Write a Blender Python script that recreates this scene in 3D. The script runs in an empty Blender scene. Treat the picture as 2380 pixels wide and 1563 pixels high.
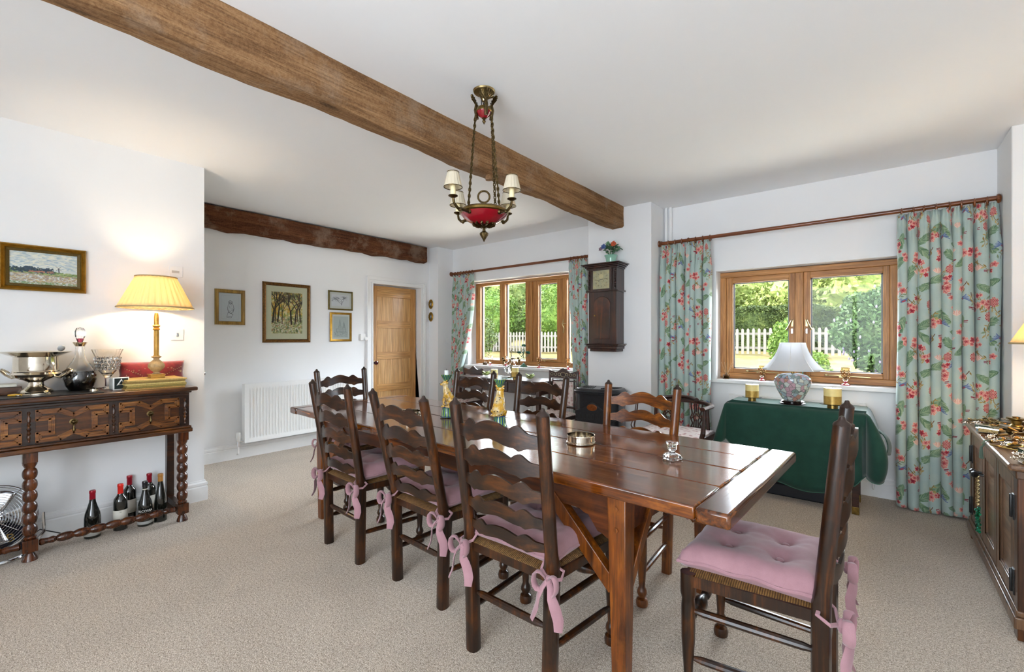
import bpy, bmesh, math, random
import numpy as np
from mathutils import Matrix, Vector
random.seed(7)
S = bpy.context.scene
COL = S.collection
# ---------------- camera ----------------
F, TH, CX, CY, HC = 1045.0, math.atan(855 / 1045.0), 1190.0, 785.0, 1.27
cam = bpy.data.cameras.new('camera'); camo = bpy.data.objects.new('camera', cam); COL.objects.link(camo)
camo.location = (0, 0, HC); camo.rotation_euler = (math.pi / 2, 0, TH)
cam.sensor_width = 36; cam.lens = F / 2380 * 36; cam.shift_y = 3.5 / 2380; cam.clip_start = 0.02; cam.clip_end = 400
S.camera = camo
# ---------------- world, sun, exposure ----------------
W = bpy.data.worlds.new('world'); S.world = W; W.use_nodes = True
wn = W.node_tree; wn.nodes.clear()
wo = wn.nodes.new('ShaderNodeOutputWorld'); bg = wn.nodes.new('ShaderNodeBackground')
tc = wn.nodes.new('ShaderNodeTexCoord'); sx = wn.nodes.new('ShaderNodeSeparateXYZ'); cr = wn.nodes.new('ShaderNodeValToRGB')
wn.links.new(tc.outputs['Generated'], sx.inputs[0]); wn.links.new(sx.outputs['Z'], cr.inputs[0]); wn.links.new(cr.outputs[0], bg.inputs[0]);
mr = wn.nodes.new('ShaderNodeMapRange'); mr.inputs[1].default_value = -0.5; mr.inputs[2].default_value = 0.5; mr.inputs[3].default_value = 2.5; mr.inputs[4].default_value = 11.0; wn.links.new(sx.outputs['Y'], mr.inputs[0]); wn.links.new(mr.outputs[0], bg.inputs[1]); wn.links.new(bg.outputs[0], wo.inputs[0])
cr.color_ramp.elements[0].position = 0.35; cr.color_ramp.elements[0].color = (0.86, 0.955, 1.05, 1)
cr.color_ramp.elements[1].position = 0.75; cr.color_ramp.elements[1].color = (0.20, 0.24, 0.30, 1)
bg.inputs[1].default_value = 8.0
sun = bpy.data.lights.new('sun', 'SUN'); sun.energy = 3.0; sun.angle = math.radians(1.0); sun.color = (1.0, 0.93, 0.80)
suno = bpy.data.objects.new('sun', sun); COL.objects.link(suno)
suno.rotation_euler = Vector((0.85, 0.22, -0.80)).to_track_quat('-Z', 'Y').to_euler()
S.view_settings.view_transform = 'Standard'; S.view_settings.look = 'None'; S.view_settings.gamma = 1.0
S.view_settings.use_curve_mapping = False; S.view_settings.exposure = 2.2
S.cycles.max_bounces = 9; S.cycles.diffuse_bounces = 6; S.cycles.glossy_bounces = 4; S.cycles.transmission_bounces = 6
S.cycles.transparent_max_bounces = 12; S.cycles.sample_clamp_indirect = 6.0; S.cycles.caustics_reflective = False; S.cycles.caustics_refractive = False
def portal(x, y, z, w, h, into):
    l = bpy.data.lights.new('portal', 'AREA'); l.shape = 'RECTANGLE'; l.size = w; l.size_y = h; l.cycles.is_portal = True
    o = bpy.data.objects.new('portal', l); COL.objects.link(o); o.location = (x, y, z)
    o.rotation_euler = Vector(into).to_track_quat('-Z', 'Z').to_euler()
portal(-0.56, 4.82, 1.40, 1.4, 1.05, (0, -1, 0)); portal(-3.72, 4.97, 1.48, 2.0, 1.2, (0, -1, 0)); portal(-0.40, -1.72, 1.35, 2.3, 2.1, (0, 1, 0))
# ---------------- helpers ----------------
def ray(u, v):
    r = (u - CX) / F; c, s = math.cos(TH), math.sin(TH)
    return (r * c - s, r * s + c, (CY - v) / F)
def pz(u, v, z=0.0):
    d = ray(u, v); t = (z - HC) / d[2]; return Vector((d[0] * t, d[1] * t, z))
def T(x=0, y=0, z=0): return Matrix.Translation((x, y, z))
def R(a, ax='Z'): return Matrix.Rotation(a, 4, ax)
def SC(x, y, z): return Matrix.Diagonal((x, y, z, 1))
def look(p, q):   # matrix taking +Z to the direction q-p, origin at p
    p, q = Vector(p), Vector(q); return Matrix.Translation(p) @ (q - p).to_track_quat('Z', 'Y').to_matrix().to_4x4()
class MB:
    def __init__(s, M=None): s.v = []; s.f = []; s.uv = {}; s.M = M or Matrix.Identity(4)
    def add(s, vs, fs, M=None, uvs=None):
        m = s.M @ M if M is not None else s.M; n = len(s.v)
        s.v += [tuple(m @ Vector(p)) for p in vs]
        for i, f in enumerate(fs):
            if uvs is not None: s.uv[len(s.f)] = [uvs[k] for k in f]
            s.f.append(tuple(k + n for k in f))
        return s
    def box(s, x0, x1, y0, y1, z0, z1, M=None):
        vs = [(x, y, z) for x in (x0, x1) for y in (y0, y1) for z in (z0, z1)]
        return s.add(vs, [(0, 1, 3, 2), (4, 6, 7, 5), (0, 4, 5, 1), (2, 3, 7, 6), (0, 2, 6, 4), (1, 5, 7, 3)], M)
    def bar(s, p, q, w, h=None):
        h = h or w; p, q = Vector(p), Vector(q); L = (q - p).length
        return s.box(-w / 2, w / 2, -h / 2, h / 2, 0, L, look(p, q))
    def lathe(s, prof, n=20, M=None, a0=0, flute=None):
        vs = []; fs = []; m = len(prof)
        for i in range(n):
            a = a0 + 2 * math.pi * i / n
            for j, (r, z) in enumerate(prof):
                k = r * (flute(a, j) if flute else 1); vs.append((k * math.cos(a), k * math.sin(a), z))
        for i in range(n):
            i2 = (i + 1) % n
            for j in range(m - 1): fs.append((i * m + j, i2 * m + j, i2 * m + j + 1, i * m + j + 1))
        if prof[0][0] > 1e-5: fs.append(tuple(i * m for i in reversed(range(n))))
        if prof[-1][0] > 1e-5: fs.append(tuple(i * m + m - 1 for i in range(n)))
        return s.add(vs, fs, M)
    def turn(s, p, q, prof, n=14):   # lathe between two points, prof z in 0..1
        L = (Vector(q) - Vector(p)).length
        return s.lathe([(r, z * L) for r, z in prof], n, look(p, q))
    def tube(s, pts, r, n=8, closed=False, flat=1.0):
        pts = [Vector(p) for p in pts]; N = len(pts); rr = r if isinstance(r, (list, tuple)) else [r] * N
        vs = []; fs = []; up = None
        for i, p in enumerate(pts):
            a = pts[(i - 1) % N] if (closed or i > 0) else p; b = pts[(i + 1) % N] if (closed or i < N - 1) else p
            t = (b - a).normalized()
            if up is None: up = Vector((0, 0, 1)) if abs(t.z) < 0.9 else Vector((1, 0, 0))
            x = up - t * up.dot(t)
            if x.length < 1e-6: x = t.orthogonal()
            x.normalize(); y = t.cross(x); up = x
            for k in range(n):
                c = 2 * math.pi * k / n; vs.append(tuple(p + x * (math.cos(c) * rr[i] * flat) + y * (math.sin(c) * rr[i])))
        for i in range(N if closed else N - 1):
            i2 = (i + 1) % N
            for k in range(n): fs.append((i * n + k, i * n + (k + 1) % n, i2 * n + (k + 1) % n, i2 * n + k))
        if not closed: fs.append(tuple(reversed(range(n)))); fs.append(tuple((N - 1) * n + k for k in range(n)))
        return s.add(vs, fs)
    def prism(s, out, t0, t1, M=None):   # outline in XZ, thickness along Y
        n = len(out); vs = [(x, t0, z) for x, z in out] + [(x, t1, z) for x, z in out]
        return s.add(vs, [tuple(range(n)), tuple(reversed(range(n, 2 * n)))] + [(i, i + n, (i + 1) % n + n, (i + 1) % n) for i in range(n)], M)
    def sheet(s, fn, nu, nv, M=None, uvf=None):
        vs = []; uvs = []
        for j in range(nv + 1):
            for i in range(nu + 1): vs.append(fn(i / nu, j / nv)); uvs.append(uvf(i / nu, j / nv) if uvf else (i / nu, j / nv))
        fs = [(j * (nu + 1) + i, j * (nu + 1) + i + 1, (j + 1) * (nu + 1) + i + 1, (j + 1) * (nu + 1) + i) for j in range(nv) for i in range(nu)]
        return s.add(vs, fs, M, uvs)
    def ball(s, c, r, n=12, sc=(1, 1, 1), M=None):
        m = max(6, n // 2 + 1); prof = [(math.sin(math.pi * k / m), -math.cos(math.pi * k / m)) for k in range(m + 1)]; prof[0] = (0, -1); prof[-1] = (0, 1)
        return s.lathe([(a * r, b * r) for a, b in prof], n, (M or Matrix.Identity(4)) @ T(*c) @ SC(*sc))
    def ring(s, c, R_, r, n=20, m=6, M=None):
        MM = (M or Matrix.Identity(4)) @ T(*c)
        return s.tube([MM @ Vector((R_ * math.cos(2 * math.pi * i / n), R_ * math.sin(2 * math.pi * i / n), 0)) for i in range(n)], r, m, True)
def obj(name, mb, mat, parent=None, smooth=35, bevel=0, solid=0, sub=0, loc=None):
    me = bpy.data.meshes.new(name); me.from_pydata(mb.v, [], mb.f)
    if mb.uv:
        uvl = me.uv_layers.new(name='UVMap'); buf = np.zeros(len(me.loops) * 2, dtype=np.float32)
        for p in me.polygons:
            u = mb.uv.get(p.index)
            if u:
                for k, li in enumerate(p.loop_indices): buf[2 * li] = u[k][0]; buf[2 * li + 1] = u[k][1]
        uvl.data.foreach_set('uv', buf)
    bm = bmesh.new(); bm.from_mesh(me)
    if not mb.uv or solid == 0: bmesh.ops.remove_doubles(bm, verts=bm.verts, dist=1e-6)
    if not solid and not mb.uv: bmesh.ops.recalc_face_normals(bm, faces=bm.faces)
    bm.to_mesh(me); bm.free()
    if smooth:
        me.shade_smooth(); me.set_sharp_from_angle(angle=math.radians(smooth))
    me.materials.append(mat)
    o = bpy.data.objects.new(name, me); COL.objects.link(o)
    if parent is not None: o.parent = parent
    if loc is not None: o.location = loc
    if solid:
        m = o.modifiers.new('solid', 'SOLIDIFY'); m.thickness = solid; m.offset = 0
    if bevel:
        m = o.modifiers.new('bevel', 'BEVEL'); m.width = bevel; m.segments = 2; m.limit_method = 'ANGLE'; m.angle_limit = math.radians(40); m.harden_normals = False
    if sub:
        m = o.modifiers.new('sub', 'SUBSURF'); m.levels = sub; m.render_levels = sub
    return o
def tag(o, label, cat, group=None, kind=None):
    o['label'] = label; o['category'] = cat
    if group: o['group'] = group
    if kind: o['kind'] = kind
    return o
def thing(name, label, cat, loc=(0, 0, 0), rz=0.0, group=None):
    o = bpy.data.objects.new(name, None); COL.objects.link(o); o.empty_display_size = 0.05
    o.location = loc; o.rotation_euler = (0, 0, rz); return tag(o, label, cat, group)
def struct(name, mb, mat, parent=None, **k):
    o = obj(name, mb, mat, parent, **k)
    if parent is None: o['kind'] = 'structure'
    return o
def dup(root, loc=None, rz=None, label=None, group=None):
    r = root.copy(); COL.objects.link(r)
    if loc is not None: r.location = loc
    if rz is not None: r.rotation_euler = (0, 0, rz)
    if label: r['label'] = label
    if group: r['group'] = group
    for ch in list(root.children):
        c = ch.copy(); COL.objects.link(c); c.parent = r
        for g in ch.children:
            d = g.copy(); COL.objects.link(d); d.parent = c
    return r
# ---------------- node materials ----------------
class N:
    def __init__(s, name):
        s.m = bpy.data.materials.new(name); s.m.use_nodes = True; s.t = s.m.node_tree
        s.b = s.t.nodes['Principled BSDF']; s.out = s.t.nodes['Material Output']
    def n(s, typ, **k):
        x = s.t.nodes.new('ShaderNode' + typ)
        for a, v in k.items(): setattr(x, a, v)
        return x
    def l(s, a, b): s.t.links.new(a, b)
    def coord(s, scale=(1, 1, 1), kind='Object', rot=(0, 0, 0)):
        c = s.n('TexCoord'); m = s.n('Mapping'); m.inputs['Scale'].default_value = scale; m.inputs['Rotation'].default_value = rot
        s.l(c.outputs[kind], m.inputs[0]); return m.outputs[0]
    def noise(s, vec, scale, detail=4, rough=0.6, dist=0):
        x = s.n('TexNoise'); x.inputs['Scale'].default_value = scale; x.inputs['Detail'].default_value = detail
        x.inputs['Roughness'].default_value = rough; x.inputs['Distortion'].default_value = dist
        if vec is not None: s.l(vec, x.inputs['Vector'])
        return x.outputs['Fac']
    def vor(s, vec, scale, out='Distance'):
        x = s.n('TexVoronoi'); x.inputs['Scale'].default_value = scale; s.l(vec, x.inputs['Vector']); return x.outputs[out]
    def ramp(s, fac, stops, interp='LINEAR'):
        x = s.n('ValToRGB'); x.color_ramp.interpolation = interp; e = x.color_ramp.elements
        while len(e) < len(stops): e.new(0.5)
        for k, (p, c) in enumerate(stops): e[k].position = p; e[k].color = (*c[:3], 1)
        s.l(fac, x.inputs[0]); return x.outputs[0]
    def math(s, op, a, b=None):
        x = s.n('Math'); x.operation = op
        for i, v in enumerate((a, b)):
            if v is None: continue
            if isinstance(v, (int, float)): x.inputs[i].default_value = v
            else: s.l(v, x.inputs[i])
        return x.outputs[0]
    def mix(s, fac, a, b, typ='MIX'):
        x = s.n('MixRGB'); x.blend_type = typ
        for i, v in enumerate((fac, a, b)):
            if isinstance(v, (int, float)): x.inputs[i].default_value = v
            elif isinstance(v, tuple): x.inputs[i].default_value = (*v[:3], 1)
            else: s.l(v, x.inputs[i])
        return x.outputs[0]
    def bump(s, h, strength=0.3, dist=0.002):
        x = s.n('Bump'); x.inputs['Strength'].default_value = strength; x.inputs['Distance'].default_value = dist
        s.l(h, x.inputs['Height']); s.l(x.outputs[0], s.b.inputs['Normal'])
    def col(s, c):
        if isinstance(c, tuple): s.b.inputs['Base Color'].default_value = (*c[:3], 1)
        else: s.l(c, s.b.inputs['Base Color'])
    def set(s, **k):
        nm = dict(rough='Roughness', metal='Metallic', coat='Coat Weight', coatr='Coat Roughness', trans='Transmission Weight', ior='IOR', spec='Specular IOR Level', sheen='Sheen Weight', emis='Emission Strength', alpha='Alpha', sss='Subsurface Weight')
        for a, v in k.items(): s.b.inputs[nm[a]].default_value = v
        return s
def lin(h):   # '#rrggbb' -> linear
    h = h.lstrip('#'); o = []
    for i in (0, 2, 4):
        c = int(h[i:i + 2], 16) / 255; o.append(c / 12.92 if c <= 0.04045 else ((c + 0.055) / 1.055) ** 2.4)
    return tuple(o)
def plain(name, c, rough=0.5, metal=0.0, var=0.06, scale=40, bump=0.0, bscale=80, **k):
    if isinstance(c, str): c = lin(c)
    n = N(name); v = n.noise(n.coord(), scale, 3)
    n.col(n.ramp(v, [(0.3, tuple(max(0, x * (1 - var)) for x in c)), (0.7, tuple(min(1, x * (1 + var)) for x in c))]))
    n.set(rough=rough, metal=metal, **k)
    if bump: n.bump(n.noise(n.coord(), bscale, 4), bump, 0.002)
    return n.m
def wood(name, dark, mid, light, axis=0, rough=0.3, scale=1.0, coat=0.3, wear=0.0, bump=0.12, spec=0.5):
    n = N(name); sc = [9.0 * scale] * 3; sc[axis] = 0.9 * scale
    v = n.coord(tuple(sc)); a = n.noise(v, 3.0, 6, 0.65, 0.8)
    sc2 = [60.0 * scale] * 3; sc2[axis] = 2.0 * scale
    b = n.noise(n.coord(tuple(sc2)), 2.2, 3, 0.6)
    base = n.ramp(a, [(0.30, lin(dark)), (0.52, lin(mid)), (0.75, lin(light))])
    base = n.mix(n.ramp(b, [(0.35, (0.55,) * 3), (0.6, (0, 0, 0))]), base, tuple(x * 0.45 for x in lin(dark)))
    if wear:
        w = n.noise(n.coord((1, 1, 1)), 5.0 * scale, 5, 0.7)
        base = n.mix(n.ramp(w, [(0.52, (0, 0, 0)), (0.72, (wear,) * 3)]), base, lin(light))
    n.col(base); n.set(rough=rough, coat=coat, coatr=0.12, spec=spec); n.bump(b, bump, 0.0015)
    return n.m
def image_mat(name, arr, rough=0.6, coat=0.0, ext='REPEAT', **k):
    h, w = arr.shape[:2]; im = bpy.data.images.new(name, w, h); px = np.ones((h, w, 4), dtype=np.float32)
    px[:, :, :3] = np.clip(arr[::-1], 0, 1); im.pixels.foreach_set(px.ravel()); im.update()
    n = N(name); t = n.n('TexImage'); t.image = im; t.extension = ext; c = n.n('TexCoord'); n.l(c.outputs['UV'], t.inputs[0])
    n.col(t.outputs[0]); n.set(rough=rough, coat=coat, **k); return n.m
def glass(name, tint=(1, 1, 1), rough=0.0, ior=1.45):
    n = N(name); n.col(tint); n.set(rough=rough, trans=1.0, ior=ior); return n.m
def thin_glass(name):
    n = N(name); t = n.n('BsdfTransparent'); g = n.n('BsdfGlossy'); g.inputs['Roughness'].default_value = 0.01; fr = n.n('Fresnel'); fr.inputs[0].default_value = 1.22
    mx = n.n('MixShader'); n.l(fr.outputs[0], mx.inputs[0]); n.l(t.outputs[0], mx.inputs[1]); n.l(g.outputs[0], mx.inputs[2]); n.l(mx.outputs[0], n.out.inputs[0]); return n.m
# materials
def wall_mat(name, c):
    n = N(name); n.col(n.ramp(n.noise(n.coord(), 1.3, 4), [(0.3, tuple(x * 0.985 for x in c)), (0.7, c)])); n.set(rough=0.85, spec=0.25)
    n.bump(n.noise(n.coord(), 60, 4), 0.05, 0.001); return n.m
M_wall = wall_mat('white_wall_paint', (0.86, 0.862, 0.865)); M_ceil = wall_mat('white_ceiling_paint', (0.90, 0.905, 0.915))
M_trim = plain('white_gloss_trim', (0.86, 0.86, 0.855), 0.35, var=0.01)
M_rad = plain('white_radiator_enamel', (0.86, 0.86, 0.85), 0.3, var=0.01)
def carpet_mat():
    n = N('beige_carpet'); v = n.coord(); a = n.noise(v, 210, 2, 0.8); b = n.noise(v, 75, 3, 0.75); d = n.noise(n.coord((1, 1, 1), rot=(0, 0, 0.6)), 2.1, 4, 0.55, 1.0)
    base = n.ramp(a, [(0.36, lin('#5c4b38')), (0.5, lin('#b8a58f')), (0.61, lin('#f4e8da'))])
    base = n.mix(0.38, base, n.ramp(b, [(0.38, lin('#8a7760')), (0.60, lin('#e0d2c0'))]))
    base = n.mix(0.5, base, n.ramp(d, [(0.35, (0.84,) * 3), (0.6, (1.0,) * 3)]), 'MULTIPLY')
    n.col(base); n.set(rough=1.0, spec=0.1, sheen=0.25)
    n.bump(n.math('ADD', n.math('MULTIPLY', a, 0.7), n.math('MULTIPLY', b, 0.6)), 1.0, 0.006); return n.m
M_carpet = carpet_mat()
M_chair = [wood('dark_oak_chair_wood', '#100702', '#2b1405', '#6f3a09', 2, 0.3, 1.0, 0.15, 0.4), wood('golden_oak_chair_wood', '#351807', '#743c0d', '#b06a14', 2, 0.3, 1.0, 0.15, 0.5), wood('brown_oak_chair_wood', '#190c04', '#3f2109', '#77440e', 2, 0.3, 1.0, 0.15, 0.3)]
M_slat = [wood('dark_oak_slat_wood', '#120803', '#301806', '#6a3a0b', 0, 0.32, 1.0, 0.15, 0.35), wood('golden_oak_slat_wood', '#3a1a07', '#7d420f', '#b56f1a', 0, 0.32, 1.0, 0.15, 0.4), wood('brown_oak_slat_wood', '#180b04', '#3a1e0b', '#6b4012', 0, 0.32, 1.0, 0.15, 0.35)]
def beam_mat(name, c0, c1, c2, c3):
    n = N(name); a = n.noise(n.coord((7, 0.55, 7)), 2.2, 6, 0.7, 0.6); g = n.noise(n.coord((70, 2.2, 70)), 1.6, 4, 0.7); k = n.vor(n.coord((5, 1.6, 5)), 1.1); s = n.noise(n.coord((1, 1, 1)), 3.5, 5, 0.7); f = n.noise(n.coord((1, 1, 1)), 90, 3, 0.8)
    base = n.ramp(a, [(0.30, lin(c0)), (0.48, lin(c1)), (0.62, lin(c2)), (0.78, lin(c3))]); base = n.mix(n.ramp(g, [(0.40, (0.6,) * 3), (0.52, (0,) * 3)]), base, lin(c0)); base = n.mix(n.ramp(k, [(0.05, (0.85,) * 3), (0.13, (0,) * 3)]), base, lin('#2c1b10'))
    base = n.mix(n.ramp(s, [(0.5, (0,) * 3), (0.66, (0.55,) * 3)]), base, lin('#a08b78')); base = n.mix(0.22, base, n.ramp(f, [(0.35, lin(c0)), (0.65, lin(c3))]))
    n.col(base); n.set(rough=0.95, spec=0.15); n.bump(n.math('ADD', g, n.math('MULTIPLY', k, 0.4)), 0.8, 0.006); return n.m
M_beam = beam_mat('weathered_oak_beam', '#53371f', '#8a6543', '#a27c57', '#bd9a74')
M_beam2 = beam_mat('dark_weathered_beam', '#2b170d', '#5a3522', '#74492f', '#94664a')
M_oakwin = wood('golden_oak_window_frame', '#96602e', '#bf8447', '#d39d60', 0, 0.5, 0.8, 0.05, 0, 0.1)
M_oakwinv = wood('golden_oak_window_upright', '#96602e', '#bf8447', '#d39d60', 2, 0.5, 0.8, 0.05, 0, 0.1)
M_doorv = wood('oak_door_upright', '#b27b40', '#cd9858', '#d6a468', 2, 0.45, 0.7, 0.1, 0, 0.06)
M_doorh = wood('oak_door_rail', '#bd8748', '#d6a263', '#e0b074', 1, 0.45, 0.7, 0.1, 0, 0.06)
M_doorp = wood('oak_door_panel', '#c4904f', '#deae72', '#e6bd86', 2, 0.45, 0.5, 0.1, 0, 0.05)
M_rod = wood('stained_wood_curtain_pole', '#5a2b0f', '#7c4019', '#955322', 0, 0.3, 1.0, 0.4)
M_sbd = wood('jacobean_oak_dark', '#120904', '#2c1609', '#5c2f10', 1, 0.3, 1.0, 0.25, 0.3)
M_sbp = wood('jacobean_oak_panel', '#1f0e04', '#4a260a', '#824a12', 1, 0.3, 0.8, 0.25, 0.4)
M_sbl = wood('jacobean_oak_leg', '#220f05', '#4e240b', '#824212', 2, 0.26, 1.0, 0.25, 0.35)
M_table = wood('polished_oak_table_plank', '#2b1204', '#6d3509', '#b06512', 0, 0.18, 0.8, 0.75, 0.5, 0.25)
M_tabley = wood('polished_oak_table_end', '#261004', '#602f0a', '#985615', 1, 0.2, 0.8, 0.6, 0.4, 0.25)
M_tleg = wood('table_leg_oak', '#321606', '#71390b', '#a55e16', 2, 0.34, 0.9, 0.15, 0.45)
M_tapr = wood('table_apron_oak', '#2a1206', '#592a0c', '#864612', 0, 0.34, 0.7, 0.15, 0.3)
M_mahog = wood('dark_mahogany', '#1c0c08', '#3c1c10', '#5f3119', 0, 0.3, 1.0, 0.4, 0.2)
M_cab = wood('weathered_cabinet_oak', '#3a2416', '#6b4a30', '#94704f', 2, 0.38, 0.8, 0.3, 0.4)
M_cabt = wood('weathered_cabinet_top', '#4a3020', '#7a583c', '#a8876a', 1, 0.3, 0.8, 0.4, 0.3)
M_black = plain('black_iron', (0.012, 0.012, 0.013), 0.35)
M_brass = plain('old_brass', lin('#8d7440'), 0.3, 1.0, 0.25, 60)
M_pbrass = plain('polished_brass', lin('#b39f72'), 0.28, 1.0, 0.1)
M_obronze = plain('antique_bronze', lin('#5e4e32'), 0.35, 1.0, 0.5, 90, 0.5, 150)
M_silver = plain('polished_silver', lin('#d9cfbd'), 0.1, 1.0, 0.05)
M_chrome = plain('chrome', (0.75, 0.77, 0.8), 0.12, 1.0, 0.03)
M_pink = None
def linen(name, c, c2):
    n = N(name); v = n.coord(); b = n.noise(n.coord((1, 1, 1)), 9, 4); w = n.noise(v, 700, 2)
    n.col(n.mix(0.25, n.ramp(b, [(0.3, lin(c2)), (0.7, lin(c))]), n.ramp(w, [(0.3, lin(c2)), (0.7, lin(c))]))); n.set(rough=0.9, sheen=0.3, spec=0.2); n.bump(w, 0.3, 0.001); return n.m
M_pink = linen('dusty_pink_linen', '#a98187', '#8e696f')
M_green = linen('dark_green_cotton', '#21483c', '#1a3b31')
def rush():
    n = N('woven_rush'); c = n.n('TexCoord'); s = n.n('SeparateXYZ'); n.l(c.outputs['Object'], s.inputs[0])
    ax = n.math('ABSOLUTE', s.outputs[0]); ay = n.math('ABSOLUTE', s.outputs[1]); f = n.math('GREATER_THAN', ax, ay)
    co = n.math('ADD', n.math('MULTIPLY', f, s.outputs[1]), n.math('MULTIPLY', n.math('SUBTRACT', 1.0, f), s.outputs[0]))
    st = n.math('SINE', n.math('MULTIPLY', co, 900)); nz = n.noise(n.coord(), 60, 3)
    n.col(n.mix(n.math('MULTIPLY', n.math('ADD', st, 1.0), 0.5), n.ramp(nz, [(0.3, lin('#3a240f')), (0.7, lin('#6b4721'))]), n.ramp(nz, [(0.3, lin('#7d5a2d')), (0.7, lin('#a67f45'))])))
    n.set(rough=0.6); n.bump(st, 0.8, 0.003); return n.m
M_rush = rush()
M_pane = thin_glass('window_pane_glass'); M_glass = glass('clear_glass'); M_cutglass = glass('cut_crystal', ior=1.5)
M_candle = plain('ivory_candle_wax', lin('#f1e3b4'), 0.5, var=0.03, sss=0.0)
M_white = plain('white_plastic', (0.8, 0.8, 0.78), 0.4, var=0.02)
# ================= room shell =================
ZC = 2.60
struct('floor', MB().box(-5.7, 1.3, -2.1, 5.1, -0.25, 0), M_carpet)
struct('ceiling', MB().box(-5.7, 1.3, -2.1, 5.1, ZC, ZC + 0.2), M_ceil)
struct('wall_left', MB().box(-5.7, -4.10, -2.1, 1.20, 0, ZC), M_wall)
b = MB(); b.box(-5.62, -5.22, 1.20, 3.45, 0, ZC); b.box(-5.62, -5.22, 4.25, 4.42, 0, ZC); b.box(-5.62, -5.22, 3.45, 4.25, 1.995, ZC); b.box(-5.62, -5.42, 3.45, 4.25, 0, 1.995)
struct('wall_door', b, M_wall)
struct('wall_corner', MB().box(-5.62, -5.02, 4.42, 5.1, 0, ZC), M_wall)
def holed(name, x0, x1, y0, y1, hx0, hx1, hz0, hz1, top=ZC):
    b = MB(); b.box(x0, hx0, y0, y1, 0, top); b.box(hx1, x1, y0, y1, 0, top); b.box(hx0, hx1, y0, y1, 0, hz0); b.box(hx0, hx1, y0, y1, hz1, top)
    return struct(name, b, M_wall)
holed('wall_window', -5.02, -2.43, 4.72, 5.06, -4.70, -2.70, 0.865, 2.09)
struct('wall_pier', MB().box(-2.43, -1.73, 4.26, 5.1, 0, ZC), M_wall, bevel=0.006)
holed('wall_window_right', -1.73, 0.64, 4.62, 4.92, -1.26, 0.15, 0.86, 1.91)
struct('wall_pier_right', MB().box(0.64, 1.3, 4.17, 5.1, 0, ZC), M_wall, bevel=0.006)
struct('wall_right', MB().box(0.97, 1.3, -2.1, 4.17, 0, ZC), M_wall)
holed('wall_rear', -4.10, 0.97, -2.0, -1.70, -1.55, 0.75, 0.3, 2.4)
w3 = thing('added_fill_window', 'x', 'window'); del w3['label']; del w3['category']; w3['kind'] = 'structure'  # unseen window added behind the camera, opening sized and placed for fill daylight
b = MB()
for x in (-1.55, -0.43, 0.68): b.box(x, x + 0.07, -1.86, -1.80, 0.3, 2.4)
b.box(-1.55, 0.75, -1.86, -1.80, 0.3, 0.37); b.box(-1.55, 0.75, -1.86, -1.80, 2.33, 2.4)
obj('window_frame', b, M_trim, w3)
# skirting boards
def base_prof(h=0.155, t=0.02): return [(0, 0), (t, 0), (t, h * 0.68), (t * 0.75, h * 0.72), (t * 0.95, h * 0.78), (t * 0.95, h * 0.88), (t * 0.4, h * 0.94), (t * 0.35, h), (0, h)]
def skirting(name, pts):   # polyline of wall feet, room on the left side of travel
    n = len(pts); pr = base_prof(); vs = []; fs = []
    for i in range(n):
        p = Vector(pts[i]); d0 = (p - Vector(pts[i - 1])).normalized() if i > 0 else None; d1 = (Vector(pts[i + 1]) - p).normalized() if i < n - 1 else None
        n0 = Vector((-d0.y, d0.x)) if d0 else None; n1 = Vector((-d1.y, d1.x)) if d1 else None
        if n0 is None: nn = n1
        elif n1 is None: nn = n0
        else: nn = (n0 + n1); nn = nn / max(0.3, nn.dot(n0))
        for o_, z in pr: vs.append((p.x + nn.x * o_, p.y + nn.y * o_, z))
    m = len(pr)
    for i in range(n - 1):
        for j in range(m): fs.append((i * m + j, (i + 1) * m + j, (i + 1) * m + (j + 1) % m, i * m + (j + 1) % m))
    fs.append(tuple(range(m))); fs.append(tuple((n - 1) * m + k for k in range(m)))
    b = MB().add(vs, fs); return struct(name, b, M_trim, smooth=20)
skirting('baseboard_left', [(-5.22, 1.20), (-4.10, 1.20), (-4.10, -1.70)])
skirting('baseboard_door', [(-5.22, 3.385), (-5.22, 1.20)])
skirting('baseboard_corner', [(-1.73, 4.62), (-1.73, 4.26), (-2.43, 4.26), (-2.43, 4.72), (-5.02, 4.72), (-5.02, 4.42), (-5.22, 4.42)])
skirting('baseboard_window', [(0.97, 4.17), (0.64, 4.17), (0.64, 4.62), (-1.73, 4.62)])
# ---------- beams ----------
def beam(name, x0, x1, y0, y1, z0, z1, mat, label, cham=0.02, wav=0.006, seed=1, ny=60):
    rs = random.Random(seed); b = MB(); nz = 5; ph = [rs.uniform(0, 6) for _ in range(8)]
    prof = [(x0, z1), (x0, z0 + cham), (x0 + cham * 0.7, z0), (x1 - cham * 0.5, z0), (x1, z0 + cham * 0.5), (x1, z0 + (z1 - z0) * 0.35), (x1, z0 + (z1 - z0) * 0.7), (x1, z1)]
    vs = []; fs = []; m = len(prof)
    for i in range(ny + 1):
        t = i / ny; y = y0 + (y1 - y0) * t
        for k, (x, z) in enumerate(prof):
            w = wav * (math.sin(t * 23 + ph[k]) + 0.7 * math.sin(t * 57 + ph[(k + 3) % 8]) + rs.uniform(-.35, .35))
            top = k in (0, m - 1)
            vs.append((x + (0 if k == 0 else w * 0.5), y, z if top else z + w))
    for i in range(ny):
        for k in range(m - 1): fs.append((i * m + k, i * m + k + 1, (i + 1) * m + k + 1, (i + 1) * m + k))
    fs.append(tuple(range(m))); fs.append(tuple(ny * m + k for k in range(m)))
    b.add(vs, fs); o = obj(name, b, mat, smooth=30); return tag(o, label, 'beam')
beam('ceiling_beam', -2.16, -2.015, -1.69, 4.255, 2.385, ZC, M_beam, 'long weathered oak beam running across the white ceiling', 0.03, 0.005, 3, 120)
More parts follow.
